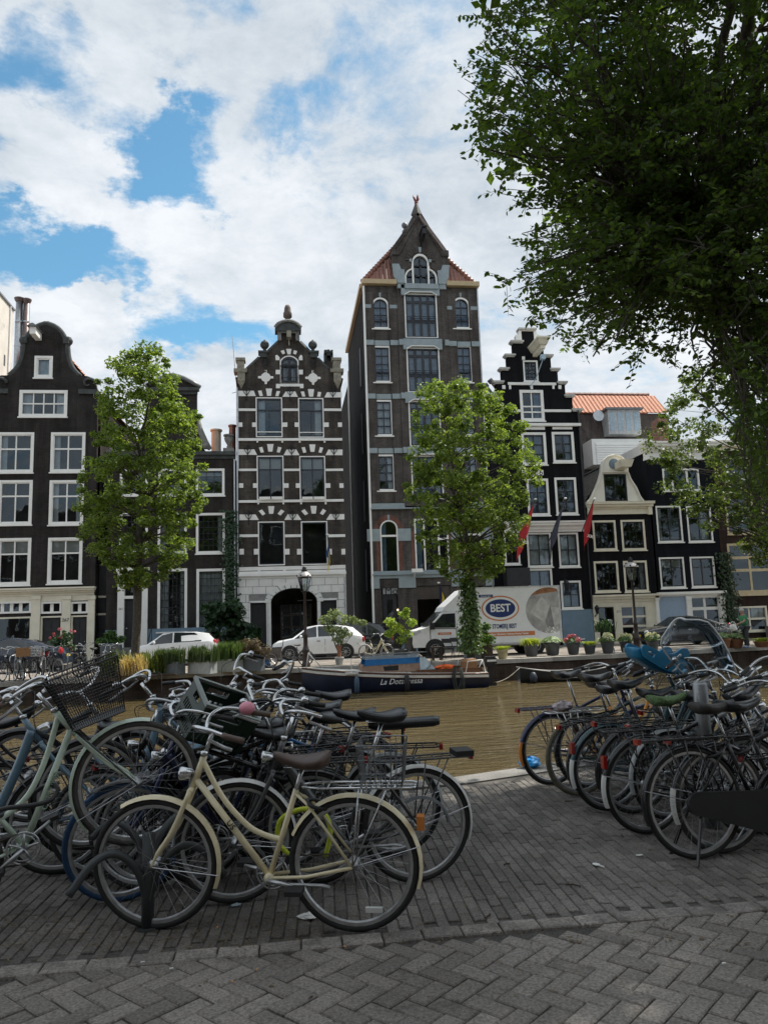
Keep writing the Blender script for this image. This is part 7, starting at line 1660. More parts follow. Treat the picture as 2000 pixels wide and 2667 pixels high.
def profile_tree(name, label, base, prof, Y, nclump, per, ls, r0, m, clear, group='elm trees on the far quay', cr=(.14,.42)):
    root = thing(name, label, 'tree', base, 0, group); B = Vector(base)
    rows = []
    for (v,l,r_) in prof: a, b = P(l,v,Y), P(r_,v,Y); rows.append(((a.z+b.z)/2, a.x, b.x))
    rows.sort()
    def at(z):
        for (z0,a0,b0),(z1,a1,b1) in zip(rows, rows[1:]):
            if z0 <= z <= z1: t = (z-z0)/(z1-z0); return a0+(a1-a0)*t, b0+(b1-b0)*t
        return None
    zmin, zmax = rows[0][0], rows[-1][0]
    cr_ = MB(); tk = MB(); cents = []
    wmax = max(b-a for _,a,b in rows); tries = 0
    while len(cents) < nclump and tries < 9000:
        tries += 1; z = rl.uniform(zmin, zmax); q = at(z)
        if not q or rl.random() > (q[1]-q[0])/wmax: continue
        cx, hw = (q[0]+q[1])/2, (q[1]-q[0])/2; a = rl.uniform(0,6.28); rr = hw*(rl.random()**.42)
        c = Vector((cx+rr*cos(a), Y+rr*sin(a)*.9, z)); r_ = rl.uniform(*cr)
        if rr+r_*.6 > hw*1.05: c = Vector((cx+(rr-r_*.4)*cos(a), Y+(rr-r_*.4)*sin(a)*.9, z))
        if any((c-d).length < .2 for d, _ in cents): continue
        cents.append((c, r_))
    for c, r_ in cents: clump(cr_, c-B, r_, per, ls)
    # trunk and limbs
    top = Vector(((rows[-1][1]+rows[-1][2])/2, Y, zmin+(zmax-zmin)*.82))-B
    ctr = Vector(((at((zmin+zmax)/2)[0]+at((zmin+zmax)/2)[1])/2, Y, 0))
    fork = Vector((ctr.x-B.x, 0, zmin+clear-B.z)); fork.x *= .25
    tpts = [Vector((0,0,-.05)), Vector((0,0,.15)), fork*.5+Vector((.04,0,0)), fork]; tk.tube(bez(tpts,4), [r0*1.5,r0*1.25]+[r0*1.05]*3+[r0]*(len(bez(tpts,4))-5), 10)
    spine = limb(tk, fork, top, r0*.85, .03, 9, .10)
    for c, r_ in cents[::3]:
        c = c-B; i = min(range(len(spine)), key=lambda k: abs((c.z-.55*hypot(c.x-spine[k].x,c.y-spine[k].y))-spine[k].z)); s_ = spine[i]
        rr = max(.012, r0*.30*(1-i/len(spine))); limb(tk, s_, c, rr, .006, 4, .2, 5)
    tk.build('trunk', BARK, root, smooth=True); cr_.build('crown', m, root)
    return root
PL = [(900,372,408),(940,285,455),(985,255,480),(1030,255,490),(1080,262,525),(1150,240,540),(1230,215,545),(1320,205,540),(1400,215,515),(1470,255,480),(1525,310,405)]
bx = P(350,1700,28.9); profile_tree('elm_tree', 'young elm tree growing between parked cars in front of the neck gable house', (bx.x,28.9,ZF), PL, 28.9, 430, 78, .05, .15, LF1, .6)
PM = [(1000,1090,1215),(1040,1080,1320),(1090,1075,1345),(1150,1062,1375),(1210,1058,1392),(1265,1046,1402),(1330,1060,1392),(1400,1078,1365),(1460,1120,1335),(1515,1180,1280)]
bx2 = P(1226,1690,30.2); profile_tree('elm_tree', 'young elm tree with ivy clad trunk standing in front of the box truck', (bx2.x,30.2,ZF), PM, 30.2, 460, 78, .051, .15, LF1, .5)
PR = [(890,1900,2350),(960,1800,2450),(1050,1745,2480),(1130,1700,2480),(1210,1720,2480),(1290,1800,2480),(1370,1880,2450),(1450,1950,2350),(1500,2050,2250)]
bx3 = P(2130,1690,31.8); profile_tree('elm_tree', 'large elm tree hiding the red brown house on the far quay', (bx3.x,31.8,ZF), PR, 31.8, 620, 75, .066, .24, LF3, .5, cr=(.2,.6))
# ivy on the middle trunk
def ivy():
    mb = MB()
    for k in range(1700):
        z = rl.random()*2.9; rr = .2+.3*(1-z/2.9)+rl.gauss(0,.09); a = rl.uniform(0,6.28)
        leaf(mb, Vector((bx2.x+rr*cos(a)*.9, 30.2+rr*sin(a), ZF+.25+z)), .06*rl.uniform(.7,1.3), Vector((cos(a)+rl.gauss(0,.4), sin(a)+rl.gauss(0,.4), .5)))
    o = mb.build('ivy', leaf_mat('ivy_leaf', (.05,.10,.02), (.12,.19,.05), .4)); tag(o, 'thick ivy climbing the trunk in front of the box truck', 'ivy')
ivy()
# the near elm: trunk right of the frame, crown hanging over the quay
def near_tree():
    base = Vector((7.4, 8.9, 0)); root = thing('elm_tree', 'big dark leaved elm overhanging the near quay and shading the bicycles', 'tree', base)
    tk = MB(); cr_ = MB()
    edge = [(1310,-60),(1255,70),(1215,140),(1195,200),(1178,240),(1215,300),(1260,400),(1290,500),(1320,520),(1430,470),(1380,600),(1345,612),(1370,690),(1300,735),(1370,790),(1365,840),(1430,860),(1470,905),(1530,930),(1600,900),(1640,940),(1690,880),(1760,880),(1640,1000),(1700,1040),(1780,1010),(1850,1100),(1915,1180),(1925,1290),(1965,1400),(2200,1450),(2200,-60)]
    def inside(x, y):
        c = False; n = len(edge)
        for i in range(n):
            (x0,y0),(x1,y1) = edge[i], edge[i-1]
            if (y0 > y) != (y1 > y) and x < (x1-x0)*(y-y0)/(y1-y0)+x0: c = not c
        return c
    twigs = []
    n = 0
    while n < 980:
        u, v = rl.uniform(1170,2200), rl.uniform(-60,1480)
        if not inside(u, v): continue
        t = (u-1170)/1030
        if rl.random() > .35+.65*min(1, t*2.2): continue
        if v > 890 and u < 1930 and rl.random() > .32: continue
        d = ray(u, v); dep = rl.uniform(6.6, 11.0); p = Vector((0,0,CH))+d*dep; twigs.append((p, .34)); n += 1
    # fringe twigs on the traced silhouette keep its ragged edge
    for (u,v),(u2,v2) in zip(edge[:22], edge[1:23]):
        k = max(1, int(hypot(u2-u, v2-v)/38))
        for i in range(k):
            a = (u+(u2-u)*i/k+14, v+(v2-v)*i/k+rl.uniform(-6,6)); d = ray(*a); twigs.append((Vector((0,0,CH))+d*rl.uniform(7.,9.5), .17))
    up = 0
    while up < 560:      # upper crown above the frame
        p = Vector((rl.uniform(1.8,11.5), rl.uniform(4.0,15.5), rl.uniform(9.3,16.5)))
        e = Vector(((p.x-6.4)/5.2, (p.y-9.3)/6.2, (p.z-12.2)/4.6))
        if e.length > 1: continue
        q = p-Vector((0,0,CH)); dd = q.dot(FW); uu = 1000+FPX*q.dot(RT)/dd; vv = 1333.5-FPX*q.dot(UP)/dd
        if dd > 0 and vv > -90 and uu < 2120 and rl.random() < .93: continue
        if dd > 0 and vv > -90 and not inside(uu, max(vv, -50)) and uu < 2120: continue
        twigs.append((p, .62)); up += 1
    hubs = [Vector((6.9,8.6,5.4)), Vector((6.2,8.3,6.6)), Vector((5.6,8.6,7.9)), Vector((6.8,9.4,8.6)), Vector((5.0,8.2,6.0)), Vector((6.6,8.8,10.5)), Vector((5.2,9.5,10.2)), Vector((7.6,10.2,10.8)), Vector((5.4,7.0,9.6))]
    tk.tube(bez([Vector((0,0,-.05)), Vector((0,0,.3)), Vector((-.15,-.05,3.0)), hubs[0]-base],5), [.42]*2+[.34]*6+[.28]*8, 12)
    for a, b, r0, r1 in ((0,1,.2,.13),(1,2,.13,.09),(0,3,.18,.1),(1,4,.12,.06),(3,5,.1,.07),(2,6,.08,.05),(3,7,.09,.05),(2,8,.07,.04)): limb(tk, hubs[a]-base, hubs[b]-base, r0, r1, 6, .1, 8)
    for p, r_ in twigs:
        h_ = min(hubs, key=lambda q: (q-p).length); pts = limb(tk, h_.lerp(p, .25 if (h_-p).length > 1 else 0)-base, p-base, .022 if r_ > .2 else .012, .004, 5, .22, 4)
        q = p-base
        if r_ > .5:
            clump(cr_, q, r_, 52, .085)
        else:
            for k in range(6 if r_ > .2 else 5):   # leaves sit alternately along thin side shoots
                o = pts[-1].lerp(pts[-3], rl.random()*.9); d = Vector((rl.gauss(0,1), rl.gauss(0,1), rl.gauss(-.1,.45))).normalized(); ln = rl.uniform(.2,.42)*(1 if r_ > .2 else .8); sg = Vector((0,0,-.12*ln)); e = o+d*ln+sg
                tk.tube([o, o.lerp(e,.5)-sg*.3, e], [.0035,.0028,.0018], 3, cap=False); sd_ = d.cross(Vector((0,0,1))).normalized()
                for i in range(int(ln/.030)):
                    t = (i+.6)*.030/ln; c = o.lerp(e,t)+sd_*(.028*(-1)**i)+Vector((rl.gauss(0,.01),rl.gauss(0,.01),rl.gauss(-.008,.012))); oval(cr_, c, .033*rl.uniform(.65,1.25), Vector((rl.gauss(0,.55), rl.gauss(0,.55), rl.gauss(.8,.4))), (sd_*(-1)**i+d*.7))
    for i in range(60):        # long limbs linking hubs to the crown edge
        p, r_ = rl.choice(twigs); h_ = min(hubs, key=lambda q: (q-p).length); limb(tk, h_-base, p-base, .035, .008, 7, .12, 5)
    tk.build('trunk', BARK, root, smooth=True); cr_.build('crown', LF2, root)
near_tree()
# ------------------------------------------------------------------ potted plants on the far quay
SOIL = mat('potting_soil', (.05,.035,.025), .95)
POTG = mat('grey_glazed_pot', (.075,.08,.085), .55, var=.15); POTY = mat('yellow_clay_pot', (.4,.35,.2), .7, var=.15); CONC = mat('pale_concrete_trough', (.38,.4,.4), .8, var=.15, scale=6, dirt=((.18,.18,.17),5,.6)); CONG = mat('grey_fibre_trough', (.12,.135,.145), .7, var=.15); TERR = mat('terracotta_pot', (.3,.14,.08), .8, var=.2)
def pot(root, r, h, m, z=0):
    MB().lathe([(r*.7,0),(r*.78,h*.15),(r*.95,h*.75),(r*1.04,h*.86),(r*1.04,h),(r*.92,h),(r*.9,h*.88)], 16, (0,0,z), cap=False).lathe([(r*.7,0),(.001,.0)], 16, (0,0,z+.004), cap=False).build('pot', m, root, smooth=True)
    MB().lathe([(.001,h*.9),(r*.92,h*.9)], 16, (0,0,z), cap=False).build('soil', SOIL, root)
def trough(root, w, d, h, m):
    MB().poly([[(-w/2,-d/2),(w/2,-d/2),(w/2,d/2),(-w/2,d/2)], [(-w/2+.04,-d/2+.04),(w/2-.04,-d/2+.04),(w/2-.04,d/2-.04),(-w/2+.04,d/2-.04)]], 0, h, ax='xy').build('trough', m, root)
    MB().box(-w/2+.04,w/2-.04,-d/2+.04,d/2-.04,.01,h-.06).build('soil', SOIL, root)
def grassy(mb, c, r, h, n, w=.012, lean=.8):
    for k in range(n):
        a = rl.uniform(0,6.28); l = h*rl.uniform(.6,1.1); o = c+Vector((rl.gauss(0,r*.3), rl.gauss(0,r*.3), 0)); d = Vector((cos(a),sin(a),0)); s = Vector((-sin(a),cos(a),0))*w
        le = lean*rl.uniform(.3,1.2)*r; p1 = o+Vector((0,0,l*.6))+d*le*.45; p2 = o+Vector((0,0,l*.75))+d*le*1.1
        b = len(mb.v); mb.v += [tuple(q) for q in (o-s, o+s, p1-s, p1+s, p2)]; mb.f += [(b,b+1,b+3,b+2),(b+2,b+3,b+4)]
GRN = leaf_mat('pot_plant_leaf', (.05,.12,.025), (.11,.21,.05), .35); YGR = leaf_mat('yellow_grass_blade', (.28,.36,.05), (.42,.5,.1), .4); HOS = leaf_mat('variegated_hosta_leaf', (.12,.24,.06), (.4,.48,.28), .3)
PINK = leaf_mat('pink_hydrangea_petal', (.45,.09,.14), (.62,.2,.26), .3); WHT = leaf_mat('white_hydrangea_petal', (.66,.68,.5), (.85,.85,.75), .3); OLV = leaf_mat('olive_leaf', (.16,.22,.11), (.3,.36,.2), .3); LIME = leaf_mat('lime_shrub_leaf', (.2,.32,.04), (.36,.46,.1), .45); LAV = leaf_mat('rosemary_leaf', (.05,.09,.035), (.11,.16,.07), .3); DRK = leaf_mat('dark_fig_leaf', (.015,.045,.018), (.035,.08,.03), .3); STRAW = leaf_mat('dry_straw_grass', (.42,.32,.17), (.6,.48,.3), .4); HEA = leaf_mat('brown_heather_leaf', (.09,.07,.045), (.16,.12,.08), .3)
def heads(mb, c, r, n, hr, petals=26, s=.024):
    for k in range(n):
        a = rl.uniform(0,6.28); e = rl.uniform(.1,1.35); p = c+Vector((cos(a)*cos(e)*r, sin(a)*cos(e)*r, sin(e)*r*.8))
        for i in range(petals): d = Vector((rl.gauss(0,1), rl.gauss(0,1), rl.gauss(.4,1))).normalized(); leaf(mb, p+d*hr, s, d, .9, .05)
def potted(label, u, v, r, h, pm, kind, cat='potted plant', grp='flower pots along the far quay', Y=None):
    g = G(u, v, ZF+.02); root = thing('potted_plant', label, cat, (g.x, g.y, ZF+(.025 if True else 0)), 0, grp)
    pot(root, r, h, pm); mb = MB(); fl = None
    if kind == 'grass': grassy(mb, Vector((0,0,h*.85)), r*1.5, .42, 330, .014, 1.1); m = YGR
    elif kind == 'lowgrass': grassy(mb, Vector((0,0,h*.85)), r*1.3, .26, 240, .012, 1.2); m = YGR
    elif kind == 'hosta':
        for k in range(150): a = rl.uniform(0,6.28); e = rl.uniform(.1,1.3); leaf(mb, Vector((cos(a)*cos(e)*r*1.35, sin(a)*cos(e)*r*1.35, h+sin(e)*.22)), .085*rl.uniform(.7,1.2), Vector((cos(a)*.6,sin(a)*.6,1)), .5)
        m = HOS; fl = MB(); [fl.ball((rl.gauss(0,r*.5),rl.gauss(0,r*.5),h+.35+rl.random()*.3), .018, 5, 3) for k in range(26)]; flm = WP
    else:
        for k in range(150): a = rl.uniform(0,6.28); e = rl.uniform(0,1.2); leaf(mb, Vector((cos(a)*cos(e)*r*1.25, sin(a)*cos(e)*r*1.25, h+.02+sin(e)*.2)), .06, Vector((cos(a)*.7,sin(a)*.7,.8)), .6)
        m = GRN; fl = MB(); heads(fl, Vector((0,0,h+.03)), r*1.25, 22 if kind == 'pink' else 16, .085); flm = PINK if kind == 'pink' else WHT
    mb.build('foliage', m, root)
    if fl: fl.build('flowers', flm, root)
    return root
potted('grey pot of bright yellow green fountain grass behind the box truck wheel', 1384, 1710, .30, .50, POTG, 'grass')
potted('grey pot of variegated hosta with small white blooms below the truck tail', 1439, 1707, .32, .52, POTG, 'hosta')
potted('grey pot of pink hydrangea beside the blue plinth', 1493, 1705, .27, .46, POTG, 'pink')
potted('small grey pot of low lime grass next to the pink hydrangea', 1536, 1703, .25, .38, POTG, 'lowgrass')
potted('grey pot of white hydrangea in full bloom on the quay', 1583, 1702, .27, .48, POTG, 'white')
potted('grey pot of loose white flowers between white hydrangea and lamp post', 1630, 1699, .25, .45, POTG, 'white')
potted('pot of creamy yellow hydrangea beside the right lamp post', 1700, 1694, .26, .42, POTG, 'white')
potted('yellow clay pot with pale drooping plant near the outboard motor', 1309, 1716, .22, .36, POTY, 'lowgrass')
potted('round clay tub with broad leaves in front of the dark saloon car', 1880, 1689, .38, .42, TERR, 'hosta')
potted('low tub of leafy green plants at the feet of the man watering', 1915, 1687, .36, .36, TERR, 'pink' if False else 'hosta')
potted('shallow tray of yellow flowers on the quay right of the man', 1985, 1686, .34, .25, TERR, 'lowgrass')
def shrub(name, label, loc, m, clumps, stem, potf=None, cat='shrub', ls=.05, per=110, group=None):
    root = thing(name, label, cat, loc, 0, group); mb = MB(); tk = MB()
    if potf: potf(root)
    for (x,y,z,r) in clumps: clump(mb, Vector((x,y,z)), r, per, ls); limb(tk, (0,0,stem), (x,y,z), .018, .005, 4, .15, 5)
    tk.build('stems', BARK, root); mb.build('foliage', m, root); return root
g = G(884,1731,ZF); shrub('potted_shrub', 'tall feathery olive shrub in a pot before the white crossover car', (g.x,g.y,ZF), OLV, [(-.5,0,1.75,.32),(-.15,.1,2.0,.3),(.2,0,1.75,.35),(.6,0,1.7,.25),(.95,0,1.6,.2),(-.1,-.1,1.3,.35),(.25,.1,1.2,.3),(0,0,.95,.28),(-.35,0,1.45,.25)], .4, lambda r_: (pot(r_, .18, .3, mat('light_grey_pot',(.4,.4,.38),.7)), MB().lathe([(.09,.3),(.07,.5),(.12,.75)], 8).build('wrapped_stem', TERR, r_)), ls=.045, per=150, group='tall shrubs on the far quay')
g = G(1043,1716,ZF); shrub('potted_shrub', 'lime green leafy shrub in a round tub beside the truck bonnet', (g.x,g.y,ZF), LIME, [(-.4,0,1.6,.28),(.2,0,1.9,.28),(.55,0,1.55,.26),(-.1,0,1.3,.35),(.3,.1,1.1,.3),(-.45,0,1.1,.25),(.1,0,.8,.25),(.35,0,2.1,.15)], .4, lambda r_: pot(r_, .36, .42, POTG), ls=.06, per=95, group='tall shrubs on the far quay')
g = G(1228,1716,ZF); shrub('planter_shrub', 'bushy pale green shrub in a square blue grey planter against the ivy trunk', (g.x,g.y-.15,ZF), GRN, [(-.3,0,.95,.32),(.1,0,1.25,.35),(.45,0,1.0,.3),(.75,0,.75,.26),(.3,-.1,.75,.25),(.6,0,1.3,.25)], .4, lambda r_: trough(r_, .6, .5, .48, CONG), ls=.055, per=130, group='tall shrubs on the far quay')
g = G(1258,1714,ZF); root = thing('wooden_tub', 'dark brown square wooden tub beside the blue grey planter', 'tub', (g.x+.1,g.y-.2,ZF)); trough(root, .42, .42, .52, mat('dark_tub_wood',(.05,.032,.022),.8,var=.3,scale=12)); mb = MB(); clump(mb, Vector((0,0,.72)), .3, 140, .05); mb.build('foliage', LIME, root)
# troughs at the left
def box_planter(label, u0, u1, v, h, m, fm, fh, kind, d=.45):
    a, b = G(u0, v, ZF), G(u1, v, ZF); w = (b-a).length; c = (a+b)/2; root = thing('planter_box', label, 'planter', (c.x,c.y+.2,ZF), atan2(b.y-a.y,b.x-a.x), 'troughs on the far quay'); trough(root, w, d, h, m); mb = MB()
    if kind == 'spike':
        for k in range(36): c_ = Vector((rl.uniform(-w*.55,w*.55), rl.uniform(-.25,.25), h-.05)); grassy(mb, c_, .16, fh*rl.uniform(.8,1.3), 55, .012, .55)
    else:
        for k in range(16): clump(mb, Vector((rl.uniform(-w*.6,w*.6), rl.uniform(-.25,.25), h+fh*rl.uniform(.2,1))), .24, 110, .035)
    mb.build('foliage', fm, root)
box_planter('dark grey trough of rosemary half hidden by dry grass', 415, 470, 1758, .45, CONG, LAV, .55, 'spike')
box_planter('pale concrete trough of bushy rosemary below the white hatchback', 499, 554, 1755, .46, CONC, LAV, .62, 'spike')
box_planter('pale concrete trough of green shrub beside the dark doorway', 571, 625, 1750, .46, CONC, leaf_mat('green_lavender_leaf',(.07,.13,.035),(.13,.2,.06),.35), .7, 'spike')
box_planter('dark fibre trough of brown heather next to the blue bag', 632, 680, 1748, .42, CONG, HEA, .6, 'leaf')
g = G(693,1740,ZF); lump('plastic_bag', (g.x,g.y+.2,ZF+.16), .17, mat('dull_blue_plastic',(.02,.13,.35),.4,var=.3), 'small crumpled blue bag beside the brown heather trough', 'bag', (1,.8,.9), .2, 8)
# tree pit planting
def tree_pit():
    root = thing('tree_pit_bed', 'sunlit bed of green shrubs and dry straw grass around the left tree', 'flower bed', (bx.x,28.7,ZF)); m1 = MB(); m2 = MB()
    MB().box(-1.3,1.6,-.8,.9,.01,.06).build('soil', SOIL, root)
    for k in range(46): grassy(m1, Vector((rl.uniform(-1.1,1.2), rl.uniform(-.5,.8), .05)), .3, rl.uniform(.45,1.2), 60, .012, .7)
    for k in range(13): grassy(m2, Vector((rl.uniform(-.3,.6), rl.uniform(-.9,-.4), .05)), .3, rl.uniform(.5,1.05), 45, .012, .8)
    m1.build('green_shrub', leaf_mat('sunlit_bed_leaf', (.08,.12,.025), (.17,.21,.06), .4), root); m2.build('dry_grass', STRAW, root)
tree_pit()
# dark fig bush and climbers by the neck gable house
p = P(598,1690,39.5); shrub('fig_bush', 'dark green fig bush spreading between neck gable house and striped house', (p.x,39.5,ZF), DRK, [(rl.uniform(-1.1,1.2), rl.uniform(-.8,.8), rl.uniform(.6,2.7), .5) for k in range(22)], .1, None, 'bush', ls=.13, per=70)
def climber(label, x, z0, z1, w, m, n, Y=YF-.15):
    mb = MB()
    for k in range(n): leaf(mb, Vector((x+rl.gauss(0,w), Y-abs(rl.gauss(0,.08)), rl.uniform(z0,z1))), .07, Vector((rl.gauss(0,.4),-1,.4)))
    o = mb.build('climbing_plant', m); tag(o, label, 'climber', 'climbers on the house fronts')
climber('dark climbing plant up the right edge of the neck gable house', P(600,1400,YF).x, .3, P(600,1330,YF).z, .22, DRK, 900)
climber('dark ivy between white cornice house and red brown house', P(1893,1550,YF).x, .3, P(1880,1440,YF).z, .28, leaf_mat('shade_ivy_leaf',(.02,.045,.015),(.05,.085,.03),.3), 900)
p = P(1553,1640,39.5); g_ = thing('yucca_plant', 'spiky dark yucca standing before the blue plinth', 'yucca', (p.x,38.5,ZF)); mb = MB(); grassy(mb, Vector((0,0,.75)), .6, .9, 110, .022, .9); mb.build('leaves', DRK, g_); pot(g_, .25, .45, POTG); MB().tube([(0,0,.4),(0,0,.8)], .06, 7).build('stem', BARK, g_)
p = P(160,1690,36.); shrub('rose_bush', 'dark pot bush with pink blooms in front of the shop numbered 267', (p.x,36.,ZF), DRK, [(rl.uniform(-.5,.6), rl.uniform(-.3,.3), rl.uniform(.5,1.55), .35) for k in range(11)], .1, lambda r_: pot(r_, .3, .4, POTG), 'bush', ls=.07, per=80)
mb = MB(); [heads(mb, Vector((p.x+rl.uniform(-.5,.6),35.8,ZF+1.5+rl.uniform(-.2,.3))), .12, 2, .06) for k in range(6)]; o = mb.build('rose_blooms', PINK, kind=None); o.parent = [q for q in bpy.data.objects if q.name.startswith('rose_bush')][0]; o.matrix_parent_inverse = Matrix.Translation((-p.x,-36.,-ZF))
p = P(290,1650,40.8); shrub('door_plant', 'leafy green plant on a pedestal beside the black door', (p.x,40.9,ZF), GRN, [(rl.uniform(-.5,.5), 0, rl.uniform(1.1,1.6), .28) for k in range(7)], .8, lambda r_: trough(r_, 1.0, .35, .95, CONG), 'plant', ls=.06)
# ================================================================== VEHICLES
TYR = mat('car_tyre', (.02,.02,.021), .8); CGL = mat('car_glass', (.02,.025,.03), .06, var=.3, scale=.8, spec=.8); CHRM = mat('car_trim_chrome', (.6,.61,.62), .2, 1.0); BLKPL = mat('black_bumper_plastic', (.02,.02,.022), .55); HLAMP = mat('headlamp_lens', (.55,.57,.6), .12, var=.25, coat=.5); TLAMP = mat('tail_lamp_lens', (.45,.015,.02), .12, var=.2, coat=.6)
def car_wheel(root, x, y, r, s, rimm):
    w = MB().lathe([(r*.62,-.1),(r*.95,-.1),(r,-.07),(r,.07),(r*.95,.1),(r*.62,.1)], 22, (x,y,r), ax='y').build('wheel', TYR, root, smooth=True)
    m = MB(); yo = y+s*.085
    for k in range(9): a = 2*pi*k/9; m.tube([(x,yo,r),(x+r*.6*cos(a),yo,r+r*.6*sin(a))], [.045,.028], 5, flat=.5)
    m.lathe([(r*.58,-.02),(r*.64,-.02),(r*.64,.02),(r*.58,.02)], 22, (x,yo,r), ax='y', cap=False); m.lathe([(.06,-.03),(.06,.03)], 10, (x,yo,r), ax='y'); m.build('rim', rimm, w)
    return w
def car(label, loc, rz, st, W, wb, wr, pm, wins, group='cars parked on the far street', lamp_z=.7, name='parked_car', rimm=ALU, roof=None, extras=None, tail_z=.85):
    """st: stations nose to tail (x, z_bottom, z_belt, z_top, halfwidth, top halfwidth)"""
    root = thing(name, label, 'car', loc, rz, group); vs = []; n = 12
    for (x,zb,zl,zt,w,wt) in st:
        zm = zb+(zl-zb)*.5
        half = [(w*.90,zb),(w*.985,zb+.08),(w,zm),(w*.975,zl-.03),(w*.955,zl),(wt+(w*.955-wt)*.06,zt-(zt-zl)*.08 if zt > zl+.05 else zt-.005),(wt*.86,zt)]
        vs += [(x,-y,z) for y,z in half]+[(x,y,z) for y,z in reversed(half)]
    k = 14; fs = [tuple(reversed(range(k))), tuple((len(st)-1)*k+i for i in range(k))]
    for j in range(len(st)-1):
        for i in range(k): l = (i+1) % k; fs.append((j*k+i, (j+1)*k+i, (j+1)*k+l, j*k+l))
    bd = MB().add(vs, fs).build('body', pm, root, smooth=True)
    md = bd.modifiers.new('edges','EDGE_SPLIT'); md.split_angle = radians(38)
    def atx(x):
        for a, b in zip(st, st[1:]):
            if b[0] <= x <= a[0]: t = (a[0]-x)/(a[0]-b[0]+1e-9); return [p+(q-p)*t for p, q in zip(a, b)]
        return st[0] if x > st[0][0] else st[-1]
    for pts in wins:          # side windows
        for s in (-1,1):
            q = []
            for (x,f) in pts: _,zb,zl,zt,w,wt = atx(x); q.append((x, s*((w*.955)+((wt+(w*.955-wt)*.06)-w*.955)*f+.008), zl+(zt-zl)*.92*f))
            if s > 0: q = list(reversed(q))
            MB().add(q, [tuple(range(len(q)))]).build('side_window', CGL, root)
    def cross(x0, x1, f, nm, lift=.012):
        a, b = atx(x0), atx(x1); q = []
        d = Vector((x1-x0,0,b[3]-a[3])); nn = Vector((-d.z,0,d.x)).normalized()
        if nn.z < 0: nn = -nn
        nn *= lift
        q = [(x0+nn.x,-a[5]*f,a[3]+nn.z),(x0+nn.x,a[5]*f,a[3]+nn.z),(x1+nn.x,b[5]*f*.98,b[3]+nn.z),(x1+nn.x,-b[5]*f*.98,b[3]+nn.z)]
        MB().add(q, [(0,1,2,3)]).build(nm, CGL, root)
    for (x0,x1,nm) in extras or []: cross(x0, x1, .84, nm)
    for x in (wb/2+wb_off(st), -wb/2+wb_off(st)):
        for s in (-1,1):
            y = s*(W-.09); MB().lathe([(wr*1.16,-.03),(wr*1.16,.0)], 22, (x,s*(W-.0),wr), ax='y').build('wheel_arch', BLKPL, root); car_wheel(root, x, s*(W-.075), wr, s, rimm)
    nose, tail = st[0], st[-1]
    for s in (-1,1):
        MB().ball((nose[0]-.17, s*W*.70, lamp_z), .15, 10, 6, (1.1,1.0,.62)).build('headlight', HLAMP, root, smooth=True); MB().ball((tail[0]+.12, s*W*.84, tail_z), .14, 8, 6, (.8,.7,1.25)).build('tail_light', TLAMP, root, smooth=True)
        a = atx(wb*.32); MB().ball((wb*.30+wb_off(st), s*(W+.1), a[2]+.08), .11, 8, 6, (.6,1,.7)).build('wing_mirror', pm, root, smooth=True)
        for dx in (.02,-.9): MB().box(dx-.08,dx+.08,s*W*.99-.012,s*W*.99+.012,st[3][2]-.14,st[3][2]-.11).build('door_handle', CHRM, root)
        for dx in (.62,-.28,-1.02): MB().box(dx-.006,dx+.006,s*W*.985-.01,s*W*.985+.012,.38,st[3][2]-.04).build('door_seam', BLKPL, root)
        MB().box(-wb/2+.35+wb_off(st),wb/2-.35+wb_off(st),s*W*.95-.03,s*W*.95+.03,.2,.3).build('side_sill', BLKPL, root)
    MB().box(nose[0]-.12,nose[0]+.03,-W*.6,W*.6,.3,.44).build('grille', BLKPL, root)
    MB().box(tail[0]-.02,tail[0]+.02,-.26,.26,.62,.73).build('number_plate', mat('yellow_number_plate',(.75,.55,.05),.5), root); MB().box(nose[0]-.01,nose[0]+.035,-.26,.26,.48,.58).build('number_plate', mat('yellow_number_plate',(.75,.55,.05),.5), root)
    return root
def wb_off(st): return 0.06
def carpaint(n, c): return mat(n, c, .25, var=.03, coat=1.0)
WHC = carpaint('white_car_paint', (.84,.85,.86)); BLC = carpaint('black_blue_car_paint', (.008,.01,.016)); DBC = carpaint('dark_blue_car_paint', (.012,.02,.04))
def st_cross(L, H):
    h = L/2
    return [(h,.34,.62,.64,.70,.55),(h-.06,.26,.72,.78,.80,.66),(h-.3,.22,.84,.92,.87,.72),(h-.95,.2,.98,1.02,.89,.76),(h-1.65,.2,1.02,H-.06,.9,.62),(h-2.1,.2,1.04,H,.9,.62),(-h+1.2,.2,1.06,H-.02,.9,.61),(-h+.55,.2,1.08,H-.14,.89,.58),(-h+.16,.24,1.02,1.1,.86,.62),(-h+.02,.3,.86,.88,.80,.6),(-h,.36,.62,.64,.76,.56)]
def wins_cross(L):
    h = L/2; return [[(h-1.02,.03),(h-1.60,.92),(h-2.05,1.0),(h-2.05,.03)], [(h-2.12,.03),(h-2.12,1.0),(-h+1.42,1.0),(-h+1.42,.03)], [(-h+1.34,.03),(-h+1.34,1.0),(-h+.85,.95),(-h+.62,.10)]]
a, b = P(830,1690,36.6), None
car('white crossover car parked behind the wooden cargo tricycle', (P(830,1690,36.6).x,36.9,ZF), pi, st_cross(4.3,1.58), .9, 2.57, .33, WHC, wins_cross(4.3), extras=[(4.3/2-.98,4.3/2-1.62,'windscreen'),(-4.3/2+.5,-4.3/2+.2,'rear_window')])
sv = car('black estate car with its tailgate open behind the white crossover', (P(905,1690,40.3).x,40.0,ZF), pi, st_cross(4.6,1.66), .9, 2.7, .34, BLC, wins_cross(4.6), extras=[(4.6/2-.98,4.6/2-1.62,'windscreen')])
